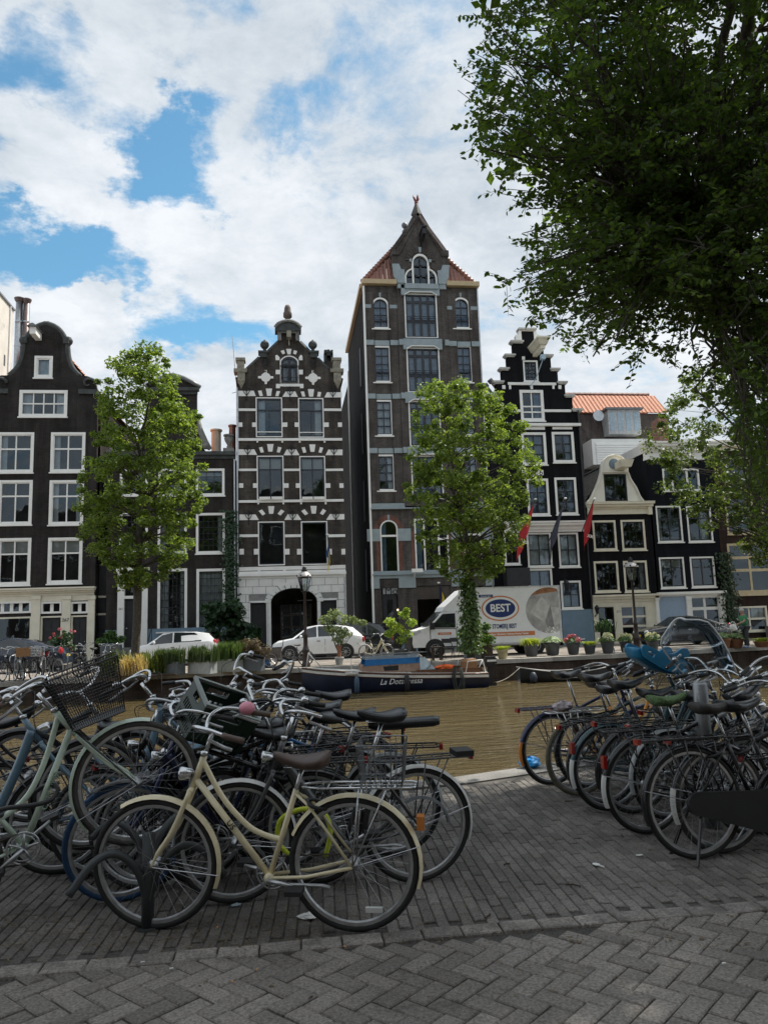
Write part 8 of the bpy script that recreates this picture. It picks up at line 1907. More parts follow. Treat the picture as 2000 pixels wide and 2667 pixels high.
MB().hexa([(-2.0,-.7,1.62),(-2.0,.7,1.62),(-2.05,.7,1.56),(-2.05,-.7,1.56),(-2.95,-.65,1.98),(-2.95,.65,1.98),(-2.98,.65,1.9),(-2.98,-.65,1.9)]).build('tailgate', BLC, sv)
for s in (-1,1): MB().tube([(-2.15,s*.62,1.35),(-2.7,s*.62,1.84)], .015, 5).build('tailgate_strut', IRON, sv)
def st_hatch(L, H):
    h = L/2
    return [(h,.34,.62,.64,.68,.52),(h-.05,.26,.7,.76,.78,.64),(h-.25,.22,.8,.9,.83,.7),(h-.8,.2,.94,.99,.85,.74),(h-1.45,.2,.99,H-.05,.85,.58),(h-1.9,.2,1.0,H,.85,.6),(-h+.95,.2,1.02,H-.03,.85,.6),(-h+.42,.2,1.05,H-.12,.84,.57),(-h+.1,.24,1.0,1.06,.82,.64),(-h,.3,.8,.82,.78,.6),(-h+.02,.36,.6,.62,.74,.56)]
def wins_hatch(L):
    h = L/2; return [[(h-.9,.03),(h-1.42,.9),(h-1.88,1.0),(h-1.88,.03)], [(h-1.95,.03),(h-1.95,1.0),(-h+1.05,1.0),(-h+.62,.5),(-h+.72,.06)]]
car('white hatchback parked nose left behind the rosemary troughs', (P(455,1690,35.8).x,36.2,ZF), pi, st_hatch(3.85,1.5), .85, 2.46, .30, WHC, wins_hatch(3.85), extras=[(3.85/2-.84,3.85/2-1.42,'windscreen'),(-3.85/2+.38,-3.85/2+.12,'rear_window')], tail_z=.95)
def st_sedan(L, H):
    h = L/2
    return [(h,.32,.58,.6,.72,.56),(h-.06,.24,.68,.74,.82,.68),(h-.4,.2,.78,.86,.88,.74),(h-1.2,.18,.9,.95,.9,.78),(h-2.0,.18,.93,H-.03,.9,.6),(h-2.4,.18,.94,H,.9,.62),(-h+1.5,.18,.97,H-.08,.9,.6),(-h+.6,.2,1.0,1.06,.88,.68),(-h+.12,.24,.96,.98,.84,.66),(-h,.32,.7,.72,.8,.6)]
def wins_sedan(L):
    h = L/2; return [[(h-1.3,.03),(h-1.98,.92),(h-2.4,1.0),(h-2.4,.03)], [(h-2.46,.03),(h-2.46,1.0),(-h+1.62,.95),(-h+1.5,.04)], [(-h+1.42,.04),(-h+1.5,.9),(-h+.95,.5),(-h+.85,.06)]]
car('black saloon car parked behind the right lamp post', (P(1800,1680,36.5).x,37.4,ZF), pi, st_sedan(4.6,1.46), .9, 2.7, .33, BLC, wins_sedan(4.6), extras=[(4.6/2-1.25,4.6/2-1.98,'windscreen'),(-4.6/2+1.45,-4.6/2+.7,'rear_window')])
car('dark blue car parked in front of the shop window behind far bicycles', (P(25,1690,34.5).x,35.0,ZF), pi, st_sedan(4.5,1.45), .9, 2.65, .32, DBC, wins_sedan(4.5), extras=[(4.5/2-1.25,4.5/2-1.98,'windscreen')])
# ------------------------------------------------------------------ box truck
def truck():
    Y0 = 33.6; x_f = P(1074,1660,Y0).x; x_b = P(1463,1640,Y0).x; x_bf = P(1228,1600,Y0).x; zt = P(1455,1526,Y0).z-ZF; zb = P(1455,1668,Y0).z-ZF
    L = x_b-x_f; root = thing('box_truck', 'white box truck with oval BEST laundry logo and pillow picture', 'truck', ((x_f+x_b)/2, Y0+1.05, ZF), pi)
    h = L/2; W = 1.05; bx0, bx1 = -h, h-(x_bf-x_f)      # box extent in local x (forward positive)
    TW_ = mat('white_truck_panel', (.87,.88,.89), .35, var=.03, dirt=((.62,.62,.6),3,.68)); FR = mat('truck_box_frame', (.6,.61,.62), .4)
    bxo = MB().box(bx0+.02,bx1,-W,W,zb,zt).build('cargo_box', TW_, root)
    for (a0,a1,c0,c1) in ((bx0,bx0+.09,zb-.02,zt+.03),(bx1-.05,bx1+.02,zb-.02,zt+.03)):
        for s in (-1,1): MB().box(a0,a1,s*W-.02,s*W+.02,c0,c1).build('box_edge', FR, bxo)
    for s in (-1,1): MB().box(bx0,bx1,s*W-.018,s*W+.018,zt-.02,zt+.035).build('roof_rail', FR, bxo); MB().box(bx0,bx1,s*W-.018,s*W+.018,zb-.07,zb).build('floor_rail', FR, bxo)
    # wind deflector
    dz = zt+.02; pts = [(bx1+.01,2.0),(h-1.40,2.0),(h-1.52,2.2),(bx1+.5,dz-.22),(bx1+.28,dz-.05),(bx1+.01,dz)]
    MB().poly([pts], -.92, .92).build('wind_deflector', TW_, root)
    # cab
    prof = [(h-.05,.45),(h,.62),(h-.02,.95),(h-.18,1.18),(h-.75,1.34),(h-1.42,1.98),(bx1+.03,2.02),(bx1+.03,.45)]
    cab = MB().poly([prof], -.98, .98).build('cab', TW_, root)
    MB().poly([[(h-.03,.30),(h+.05,.36),(h+.05,.80),(h-.02,.92),(h-.16,.95),(h-.16,.30)]], -.96, .96).build('front_bumper', BLKPL, cab)
    MB().box(h-.1,h+.06,-.5,.5,.95,1.02).build('grille_bar', CHRM, cab)
    for s in (-1,1):
        MB().poly([[(h-.06,.97),(h-.04,1.12),(h-.35,1.24),(h-.42,1.12),(h-.2,1.0)]], s*.985-.012, s*.985+.012).build('headlight', HLAMP, cab)
        MB().poly([[(h-.82,1.30),(h-1.40,1.88),(h-1.95,1.90),(h-1.95,1.27)]], s*.985-.008, s*.985+.008).build('door_window', CGL, cab)
        MB().poly([[(h-.80,.5),(h-.79,1.28),(h-2.0,1.24),(h-2.0,.45),(h-1.3,.45),(h-1.1,.7)], [(h-.83,.53),(h-.82,1.25),(h-1.97,1.21),(h-1.97,.48),(h-1.32,.48),(h-1.12,.73)]], s*.985-.006, s*.985+.004).build('door_seam', BLKPL, cab)
        MB().box(h-.98,h-.78,s*1.0-.01 if s > 0 else s*1.22,s*1.22 if s > 0 else s*1.0+.01,1.22,1.52).build('wing_mirror', BLKPL, cab)
        for x in (h-1.0,-h+1.25): MB().lathe([(.44,-.02),(.44,0)], 20, (x,s*.99,.38), ax='y').build('wheel_arch', BLKPL, root); car_wheel(root, x, s*.93, .36, s, ALU)
        MB().box(-h+.3,bx1-.4,s*.95-.03,s*.95+.03,.42,.56).build('side_guard', FR, root)
    q = [(h-.72,-.85,1.37),(h-.72,.85,1.37),(h-1.38,.8,1.98),(h-1.38,-.8,1.98)]; MB().add([(x+.01,y,z+.01) for x,y,z in q], [(0,1,2,3)]).build('windscreen', CGL, cab)
    MB().box(-h+.2,bx1,-.8,.8,zb-.2,zb-.07).build('chassis', BLKPL, root)
    # livery, flat print a few millimetres proud of the box side
    yv = W+.004; H = zt-zb; bl = bx1-bx0
    NAV = mat('livery_navy', (.012,.035,.16), .5, var=.05); ORA = mat('livery_orange', (.62,.2,.06), .5, var=.05); WHL = mat('livery_white', (.86,.86,.86), .5, var=.02)
    ox = bx0+(P(1463,1600,Y0).x-P(1306,1600,Y0).x); oz = zb+H*.62
    def ell(rx, rz, y, m, nm): MB().poly([[(ox+rx*cos(2*pi*i/40), oz+rz*sin(2*pi*i/40)) for i in range(40)]], y, y-.003).build(nm, m, bxo)
    ell(.86,.56,yv+.002,ORA,'logo_ring'); ell(.80,.50,yv+.004,WHL,'logo_band'); ell(.68,.40,yv+.006,NAV,'logo_oval')
    text_mesh('logo_lettering', 'BEST', .48, WHL, bxo, (ox,yv+.009,oz), (pi/2,0,pi), ext=.001, bold=.012, sx=.92)
    text_mesh('livery_lettering', 'WASSERIJ - STOMERIJ BEST', .27, NAV, bxo, (ox+.28,yv+.002,zb+H*.29), (pi/2,0,pi), ext=.001, bold=.008, sx=.62)
    sx1 = bx0+(P(1463,1650,Y0).x-P(1392,1650,Y0).x); MB().box(sx1,bx1-.15,yv-.002,yv+.002,zb+H*.115,zb+H*.19).build('livery_stripe', ORA, bxo)
    text_mesh('livery_lettering', 'Linnenverhuur | Stomerij | Verkoop Horeca Textiel', .115, WHL, bxo, ((sx1+bx1-.15)/2,yv+.005,zb+H*.152), (pi/2,0,pi), ext=.001, bold=.004, sx=.86)
    MB().box(bx1-1.0,bx1-.35,yv-.002,yv+.002,zt-.42,zt-.30).build('livery_stripe', NAV, bxo); text_mesh('livery_lettering', 'Amsterdam', .1, WHL, bxo, (bx1-.68,yv+.005,zt-.36), (pi/2,0,pi), ext=.001)
    MB().box(h-1.75,h-1.15,.992,.997,.98,1.08).build('livery_stripe', ORA, cab); text_mesh('livery_lettering', 'WASSERIJ-BEST.NL', .07, WHL, cab, (h-1.45,1.0,1.03), (pi/2,0,pi), ext=.001, sx=.8)
    # picture of white pillows, cut off by the rear edge
    pcx, pcz, pr = bx0+.55, zb+H*.56, H*.42
    def disc(pts, y, m, nm): MB().poly([pts], y, y-.002).build(nm, m, bxo)
    circ = [(pcx+pr*1.05*cos(t), pcz+pr*sin(t)) for t in [2*pi*i/48 for i in range(48)]]; clip = lambda ps: [(max(x,bx0+.1),z) for x,z in ps]
    PG = mat('printed_pillow_grey', (.42,.41,.4), .5, var=.3, scale=3); PB = mat('printed_brown_light', (.32,.14,.06), .5, var=.5, scale=4); PW = mat('printed_linen_white', (.58,.57,.55), .5, var=.2, scale=4); PD = mat('printed_linen_shadow', (.25,.25,.25), .5, var=.3, scale=4)
    disc(clip(circ), yv+.002, PG, 'printed_picture')
    def seg(f0, f1): return [(pcx+pr*1.05*cos(t), pcz+pr*sin(t)) for t in [f0+(f1-f0)*i/14 for i in range(15)]]
    disc(clip(seg(radians(42),radians(125))), yv+.004, PB, 'printed_light')
    disc(clip([(pcx+pr*.9,pcz-.1),(pcx+pr*.3,pcz+pr*.62),(pcx-.05,pcz+pr*.2),(pcx+pr*.25,pcz-pr*.5)]), yv+.006, PW, 'printed_pillow'); disc(clip([(pcx-.1,pcz+pr*.15),(pcx-pr*.9,pcz+pr*.1),(pcx-pr*.8,pcz-pr*.6),(pcx-.05,pcz-pr*.75)]), yv+.006, PW, 'printed_pillow'); disc(clip([(pcx+pr*.2,pcz-pr*.5),(pcx-.08,pcz+pr*.2),(pcx-.2,pcz-pr*.7),(pcx+.1,pcz-pr*.8)]), yv+.008, PD, 'printed_fold')
    return root
truck()
# ================================================================== BOATS
def hull(root, st, nm, m, zlo=None, zhi=None, k=8, off=0):
    """st: (x, half beam, z_sheer, z_keel)"""
    vs = []
    for (x,b,zs,zk) in st:
        pts = []
        for i in range(k+1):
            t = i/k; y = b*(1-(1-t)**3)**.6; z = zk+(zs-zk)*t**1.3; pts.append((y,z))
        vs += [(x,-y,z) for y,z in reversed(pts)]+[(x,y,z) for y,z in pts[1:]]
    n = 2*k+1; fs = []
    for j in range(len(st)-1):
        for i in range(n-1): fs.append((j*n+i,(j+1)*n+i,(j+1)*n+i+1,j*n+i+1))
    fs.append(tuple((len(st)-1)*n+i for i in range(n)))
    return MB().add(vs, fs).build(nm, m, root, smooth=True)
def boat():
    Y0 = 27.9; xa, xb = P(787,1745,Y0).x, P(1256,1755,Y0).x; L = xb-xa; root = thing('motor_boat', 'dark blue motor boat named La Dottoressa with white deck and blue cabin top', 'boat', ((xa+xb)/2, Y0, ZW), pi)
    h = L/2; zb_, zs_ = P(800,1745,Y0).z-ZW+.08, P(1240,1757,Y0).z-ZW+.1
    NAVH = mat('navy_hull_paint', (.012,.018,.045), .3, var=.25, scale=2, dirt=((.05,.05,.04),4,.62)); BR = mat('varnished_brown_wood', (.12,.055,.03), .35, var=.3, scale=8); DK = mat('white_boat_deck', (.72,.71,.68), .5, var=.1, dirt=((.4,.39,.36),5,.6))
    def sheer(t): return zb_+(zs_-zb_)*(t**.75)-.04*sin(pi*t)
    st = []; bm = []
    for i in range(13):
        t = i/12; b = 1.02*min(1,(t*2.1)**.62)*(1-.14*max(0,t-.55)/.45); st.append((h-L*t+(0), max(.02,b), sheer(t), -.30+.26*(1-t)**3 if t > .0 else .2)); bm.append((h-L*t, max(.02,b), sheer(t)))
    hull(root, st, 'hull', NAVH)
    for s in (-1,1):
        MB().tube([(x,s*(b+.012),z-.015) for x,b,z in bm], .03, 6).build('rub_rail', BR, root, smooth=True)
        q = MB(); 
        for (x0,b0,z0),(x1,b1,z1) in zip(bm, bm[1:]): q.quad((x0,s*(b0+.016),z0-.14),(x1,s*(b1+.016),z1-.14),(x1,s*(b1+.020),z1-.05),(x0,s*(b0+.020),z0-.05))
        q.build('white_strake', DK, root); MB().tube([(x,s*(b+.015),z-.15) for x,b,z in bm], .014, 5).build('lower_rail', BR, root, smooth=True)
    # deck with cockpit well
    dk = MB()
    for (x0,b0,z0),(x1,b1,z1) in zip(bm, bm[1:]):
        if x1 > -h*.22: dk.quad((x0,-b0,z0+.02),(x0,b0,z0+.02),(x1,b1,z1+.02),(x1,-b1,z1+.02))
        else:
            for s in (-1,1): dk.quad((x0,s*b0,z0+.02),(x1,s*b1,z1+.02),(x1,s*(b1-.26),z1+.02),(x0,s*(b0-.26),z0+.02))
    dk.build('deck', DK, root); zd = sheer(.5)
    MB().box(-h+.3,-h*.22,-.72,.72,.18,.2).build('cockpit_floor', BR, root); MB().box(-h+.5,-h*.3,.5,.74,.3,zd-.06).build('bench', BR, root); MB().box(-h+.5,-h*.3,-.74,-.5,.3,zd-.06).build('bench', BR, root)
    for s in (-1,1): MB().box(-h+.25,-h*.22,s*.74-.02,s*.74+.02,.2,zd+.08).build('coaming', BR, root)
    # cabin
    def lx(u): return (xa+xb)/2-P(u,1730,Y0).x
    c0, c1, c2 = lx(940), lx(1085), lx(1098); zc = zd+.02; CB = mat('cabin_blue_paint', (.02,.16,.42), .45, var=.1)
    BW = mat('weathered_cabin_wood', (.3,.2,.15), .6, var=.25, scale=6)
    for s in (-1,1):
        MB().poly([[(c0,zc),(c0-.06,zc+.26),(c1,zc+.30),(c1,zc)]], s*.66-.015, s*.66+.015).build('cabin_side', BW, root)
        MB().poly([[(c0-.75,zc+.07),(c0-.72,zc+.22),(c0-1.25,zc+.24),(c0-1.25,zc+.07)]], s*.68-.004, s*.68+.004).build('cabin_window', CGL, root)
        MB().poly([[(c0-.04,zc+.26),(c0-.1,zc+.47),(c1-.02,zc+.5),(c1,zc+.30)]], s*.67-.02, s*.67+.02).build('cabin_top_side', CB, root)
        MB().poly([[(c1,zc),(c1,zc+.48),(c1-.18,zc+.5),(c2-.42,zc)]], s*.68-.015, s*.68+.015).build('cabin_wing', mat('pale_blue_panel',(.5,.62,.7),.4), root)
    MB().hexa([(c0-.08,-.67,zc+.47),(c0-.08,.67,zc+.47),(c1-.04,.67,zc+.50),(c1-.04,-.67,zc+.50),(c0-.1,-.6,zc+.53),(c0-.1,.6,zc+.53),(c1-.04,.6,zc+.56),(c1-.04,-.6,zc+.56)]).build('cabin_roof', mat('grey_roof_canvas',(.12,.15,.18),.7), root)
    MB().box(c0-.04,c0+.02,-.66,.66,zc,zc+.3).build('cabin_front', BW, root); MB().tube([(c0-.1,.3,zc+.62),(c1-.2,.35,zc+.66)], .025, 6).tube([(c0-.3,-.2,zc+.6),(c1-.4,-.1,zc+.64)], .018, 6).build('boat_hook', mat('grey_pole',(.2,.22,.22),.5), root)
    # pulpit, stern rail
    TB = mat('white_tube_rail', (.72,.72,.7), .35)
    x0 = h-.25; MB().tube([(x0+.1,-.12,zb_),(x0+.02,-.2,zb_+.5),(x0-.02,.0,zb_+.54),(x0+.02,.2,zb_+.5),(x0+.1,.12,zb_)], .018, 6).tube([(x0+.02,.2,zb_+.5),(x0-.45,.42,zb_-.02)], .018, 6).tube([(x0+.02,-.2,zb_+.5),(x0-.45,-.42,zb_-.02)], .018, 6).build('bow_rail', TB, root, smooth=True)
    for s in (-1,1): MB().tube([(-h+.8,s*.75,zs_),(-h+.7,s*.76,zs_+.42),(-h+.15,s*.72,zs_+.46),(-h+.05,s*.7,zs_)], .018, 6).tube([(-h+.15,s*.72,zs_+.46),(-h+.4,s*.74,zs_)], .016, 6).build('stern_rail', TB, root, smooth=True)
    for u in (910,): x = lx(u); MB().tube([(x,.8,zd),(x,.8,zd+.55)], .012, 5).tube([(x-.12,.8,zd+.56),(x+.25,.8,zd+.56)], .012, 5).build('deck_post', TB, root); MB().box(x-.22,x+.22,.7,.95,zd+.03,zd+.09).build('deck_locker', DK, root)
    # name
    tx = lx(1032); bb = [q for q in bm if q[0] <= tx][0][1]
    text_mesh('boat_name', 'La Dottoressa', .27, mat('white_name_lettering',(.78,.78,.76),.5), root, (tx,bb+.016,zd-.27), (pi/2-.06,0,pi), shear=.38, ext=.002, sx=.95)
    # fenders, ropes, coil
    for (u, c_) in ((921,mat('blue_grey_fender',(.05,.09,.14),.5)),(1046,BLKPL)):
        x = lx(u); f = MB(); yy = bb+.10; f.lathe([(.02,zd-.62),(.085,zd-.56),(.095,zd-.3),(.08,zd-.1),(.02,zd-.02)], 10, (x,yy,0)); f.tube([(x,yy,zd-.04),(x,yy-.06,zd+.1)], .012, 5); f.build('fender', c_, root, smooth=True)
    x = lx(1172); RP = mat('dark_green_rope', (.03,.035,.03), .9); m = MB()
    for k in range(9): dx = rl.uniform(-.08,.08); m.tube([(x-.12+dx,bb+.03,zd+.12),(x-.17+dx,bb+.10,zd-.3),(x-.1+dx*2,bb+.13,zd-.62),(x+.08+dx,bb+.13,zd-.6),(x+.14+dx,bb+.08,zd-.2),(x+.06+dx,bb+.03,zd+.14)], .014, 5)
    m.build('rope_coil', RP, root, smooth=True)
    m = MB()
    for u, r_ in ((1095,.26),(1130,.22)): x = lx(u); m.tube([(x+r_*cos(t),.72,zd+.12+r_*.9+r_*sin(t)) for t in [2*pi*i/20 for i in range(15)]], .010, 5)
    m.build('loose_cable', RP, root, smooth=True)
    x = lx(1155); lb = MB().ball((0,0,0), .24, 12, 6, (1.5,.9,.42)); rr = random.Random(2); lb.v = [tuple(a*(1+rr.uniform(-.25,.25)) for a in v) for v in lb.v]; lo = lb.build('orange_cloth', mat('orange_cloth',(.75,.13,.02),.7), None); lo.location = ((xa+xb)/2-x, Y0-.2, ZW+zd+.1); tag(lo, 'crumpled orange cloth lying in the boat cockpit', 'cloth')
    x = lx(1222); bo = thing('wicker_chest', 'light brown wicker chest at the stern of the blue boat', 'chest', ((xa+xb)/2-x, Y0+.05, ZW+zd+.0)); WK = mat('brown_wicker', (.32,.17,.08), .75, var=.3, scale=30, bump=.5); MB().box(-.27,.27,-.2,.2,0,.26).build('body', WK, bo); MB().hexa([(-.28,-.21,.262),(.28,-.21,.262),(.28,.21,.262),(-.28,.21,.262),(-.22,-.15,.36),(.22,-.15,.36),(.22,.15,.36),(-.22,.15,.36)]).build('lid', WK, bo)
    # outboard motor
    om = thing('outboard_motor', 'black outboard motor hanging on the stern of the blue boat', 'outboard motor', (xb+.22, Y0-.25, ZW+.0)); 
    MB().box(-.2,.24,-.14,.14,.78,.98).box(-.16,.2,-.12,.12,.98,1.04).box(-.14,.16,-.11,.11,.68,.78).build('cowling', BLKPL, om); MB().hexa([(-.06,-.05,.1),(.08,-.05,.1),(.08,.05,.1),(-.06,.05,.1),(-.09,-.07,.68),(.12,-.07,.68),(.12,.07,.68),(-.09,.07,.68)]).build('leg', BLKPL, om); MB().box(-.08,.22,-.02,.02,-.3,.12).build('skeg', BLKPL, om); MB().box(-.3,-.12,-.1,.1,.5,.66).build('clamp', CHRM, om); MB().box(-.12,.22,-.142,-.139,.86,.93).build('white_band', DK, om)
boat()
def dinghy():
    Y0 = 28.6; xa, xb = P(1348,1755,Y0).x, P(1588,1748,Y0).x; L = xb-xa; root = thing('rowing_boat', 'small black rowing boat moored along the far quay wall', 'boat', ((xa+xb)/2, Y0, ZW), pi+.04); h = L/2
    st, bm = [], []
    for i in range(11):
        t = i/10; b = .62*(sin(pi*min(1,t*.86+.04))**.55); zs = .50-.20*sin(pi*t)+.06*(1-t); st.append((h-L*t,max(.03,b),zs,-.14)); bm.append((h-L*t,max(.03,b),zs))
    BH = mat('black_tarred_hull', (.016,.017,.018), .5, var=.3, scale=4); hull(root, st, 'hull', BH)
    for s in (-1,1): MB().tube([(x,s*b,z) for x,b,z in bm], .022, 6).build('gunwale', mat('grey_gunwale',(.45,.44,.42),.6), root, smooth=True)
    for x in (-.6,.5): MB().box(x-.13,x+.13,-.5,.5,.24,.27).build('thwart', BH, root)
    MB().box(-h*.8,h*.8,-.3,.3,-.0,.02).build('floorboards', BH, root)
    MB().lathe([(.02,.0),(.13,.06),(.15,.22),(.1,.36),(.03,.4)], 10, (h-.35,.62,.0)).build('fender', mat('dark_blue_fender',(.03,.04,.06),.5), root, smooth=True)
    m = MB().tube(bez([(h-.05,0,.52),(h+.5,.05,.16),(h+1.2,.1,-.0),(h+1.8,.05,.05)],5), .016, 5).build('mooring_rope', mat('pale_rope',(.5,.46,.38),.9), root, smooth=True)
dinghy()
# ================================================================== STREET FURNITURE, FLAGS, PERSON
def lamp_post(u, vb, vt, Y, label):
    b, t = P(u, vb, Y), P(u, vt, Y); H = t.z-ZF; root = thing('street_lamp', label, 'street lamp', (b.x, Y, ZF), 0, 'old lantern lamp posts on the far quay')
    MB().lathe([(.17,0),(.17,.12),(.13,.18),(.13,.55),(.16,.6),(.12,.68),(.085,.8),(.085,1.15),(.11,1.2),(.075,1.26),(.055,1.4),(.045,H-1.05),(.075,H-1.02),(.045,H-.96)], 12).build('post', mat('brown_lamp_iron',(.035,.022,.02),.4,var=.2), root, smooth=True)
    MB().tube([(-.28,0,H-1.3),(.28,0,H-1.3)], .016, 6).build('ladder_bar', IRON, root)
    z0, z1 = H-.95, H-.42; m = MB()
    for k in range(6):
        a0, a1 = pi/3*k, pi/3*(k+1); MB().quad((.13*cos(a0),.13*sin(a0),z0),(.13*cos(a1),.13*sin(a1),z0),(.24*cos(a1),.24*sin(a1),z1),(.24*cos(a0),.24*sin(a0),z1)).build('pane', GLASS, root)
        m.tube([(.13*cos(a0),.13*sin(a0),z0),(.245*cos(a0),.245*sin(a0),z1)], .012, 4); m.tube([(.245*cos(a0),.245*sin(a0),z1),(.245*cos(a1),.245*sin(a1),z1)], .014, 4); m.tube([(.13*cos(a0),.13*sin(a0),z0),(.13*cos(a1),.13*sin(a1),z0)], .012, 4); m.ball((.29*cos(a0),.29*sin(a0),z1+.08), .035, 6, 4)
    m.build('lantern_frame', IRON, root)
    MB().lathe([(.31,z1+.02),(.30,z1+.05),(.2,z1+.16),(.1,z1+.24)], 12).build('lantern_roof', mat('pale_lantern_roof',(.45,.43,.42),.4,.3), root, smooth=True)
    MB().lathe([(.11,z1+.24),(.12,z1+.3),(.07,z1+.34),(.09,z1+.38),(.02,H+.02)], 10).build('finial', IRON, root, smooth=True)
    MB().lathe([(.03,z0),(.045,z0+.15),(.03,z0+.3)], 8).build('burner', WHITE, root)
lamp_post(797, 1722, 1476, 30.0, 'dark iron lantern lamp post in front of the arched doorway')
lamp_post(1660, 1700, 1452, 30.8, 'dark iron lantern lamp post beside the creamy yellow hydrangea')
def flag(label, a, b, Yb, Yt, cols, mark=None, w=.75, droop=1.9, rnd=1):
    """a: pole foot pixel at the wall, b: pole tip pixel; cloth hangs from the upper pole"""
    p, q = P(*a, Yb), P(*b, Yt); d = q-p; root = thing('flag', label, 'flag', p, 0, 'flags on the house fronts')
    MB().tube([(0,0,0), tuple(d)], .03, 7).build('pole', mat('dark_flag_pole',(.05,.05,.055),.5), root); MB().ball(tuple(d), .09, 8, 6, (1,1,.6)).build('pole_knob', WHITE, root, smooth=True)
    n, k = 10, 8
    for ci, (cm_, f0, f1) in enumerate(cols):
        vs = []
        for i in range(n+1):
            t = i/n
            for j in range(k+1):
                s = f0+(f1-f0)*j/k; top = d*(.95-.78*s); x = top.x*(1-t*.35)+.07*sin(s*9+t*2+rnd)*t-.1*t; y = top.y*(1-t*.25)+.10*cos(s*8+rnd)*t; z = top.z-droop*t*(1-.15*s)
                vs.append((x,y,z))
        MB().add(vs, [(i*(k+1)+j,i*(k+1)+j+1,(i+1)*(k+1)+j+1,(i+1)*(k+1)+j) for i in range(n) for j in range(k)]).build('cloth', cm_, root, smooth=True)
    if mark: text_mesh('flag_emblem', mark, .34, WHITE, root, (d.x*.42,d.y*.5-.16,d.z*.6-droop*.78), (pi/2,radians(18),0), ext=.003, bold=.01)
FRED = mat('red_flag_cloth', (.5,.03,.035), .8, var=.15); FGRY = mat('grey_blue_flag_cloth', (.07,.075,.105), .8, var=.15); FBLU = mat('blue_flag_cloth', (.02,.09,.3), .8); FYEL = mat('yellow_flag_cloth', (.78,.56,.02), .8); FNAV = mat('navy_flag_cloth', (.012,.014,.06), .8)
flag('red flag with white crosses on the step gable house beside the tree', (1340,1415), (1394,1300), YF-.1, YF-1.8, [(FRED,0,1)], 'xx', droop=1.8)
flag('grey blue flag hanging between the two red flags', (1425,1420), (1472,1298), YF-.1, YF-1.8, [(FGRY,0,1)], None, droop=1.6, rnd=3)
flag('red flag with white crosses beside the cream gable house', (1515,1385), (1547,1299), YF-.1, YF-1.6, [(FRED,0,1)], 'xx', droop=1.75, rnd=2)
flag('blue and yellow flag hanging at the first floor of the striped house', (862,1475), (853,1392), YF-.05, YF-1.0, [(FBLU,0,.5),(FYEL,.5,1)], None, droop=.75, rnd=1)
flag('large blue and yellow flag over the warehouse door behind the truck', (1160,1560), (1142,1518), YF-.2, YF-1.2, [(FNAV,0,.55),(FYEL,.55,1)], None, droop=1.35, rnd=4)
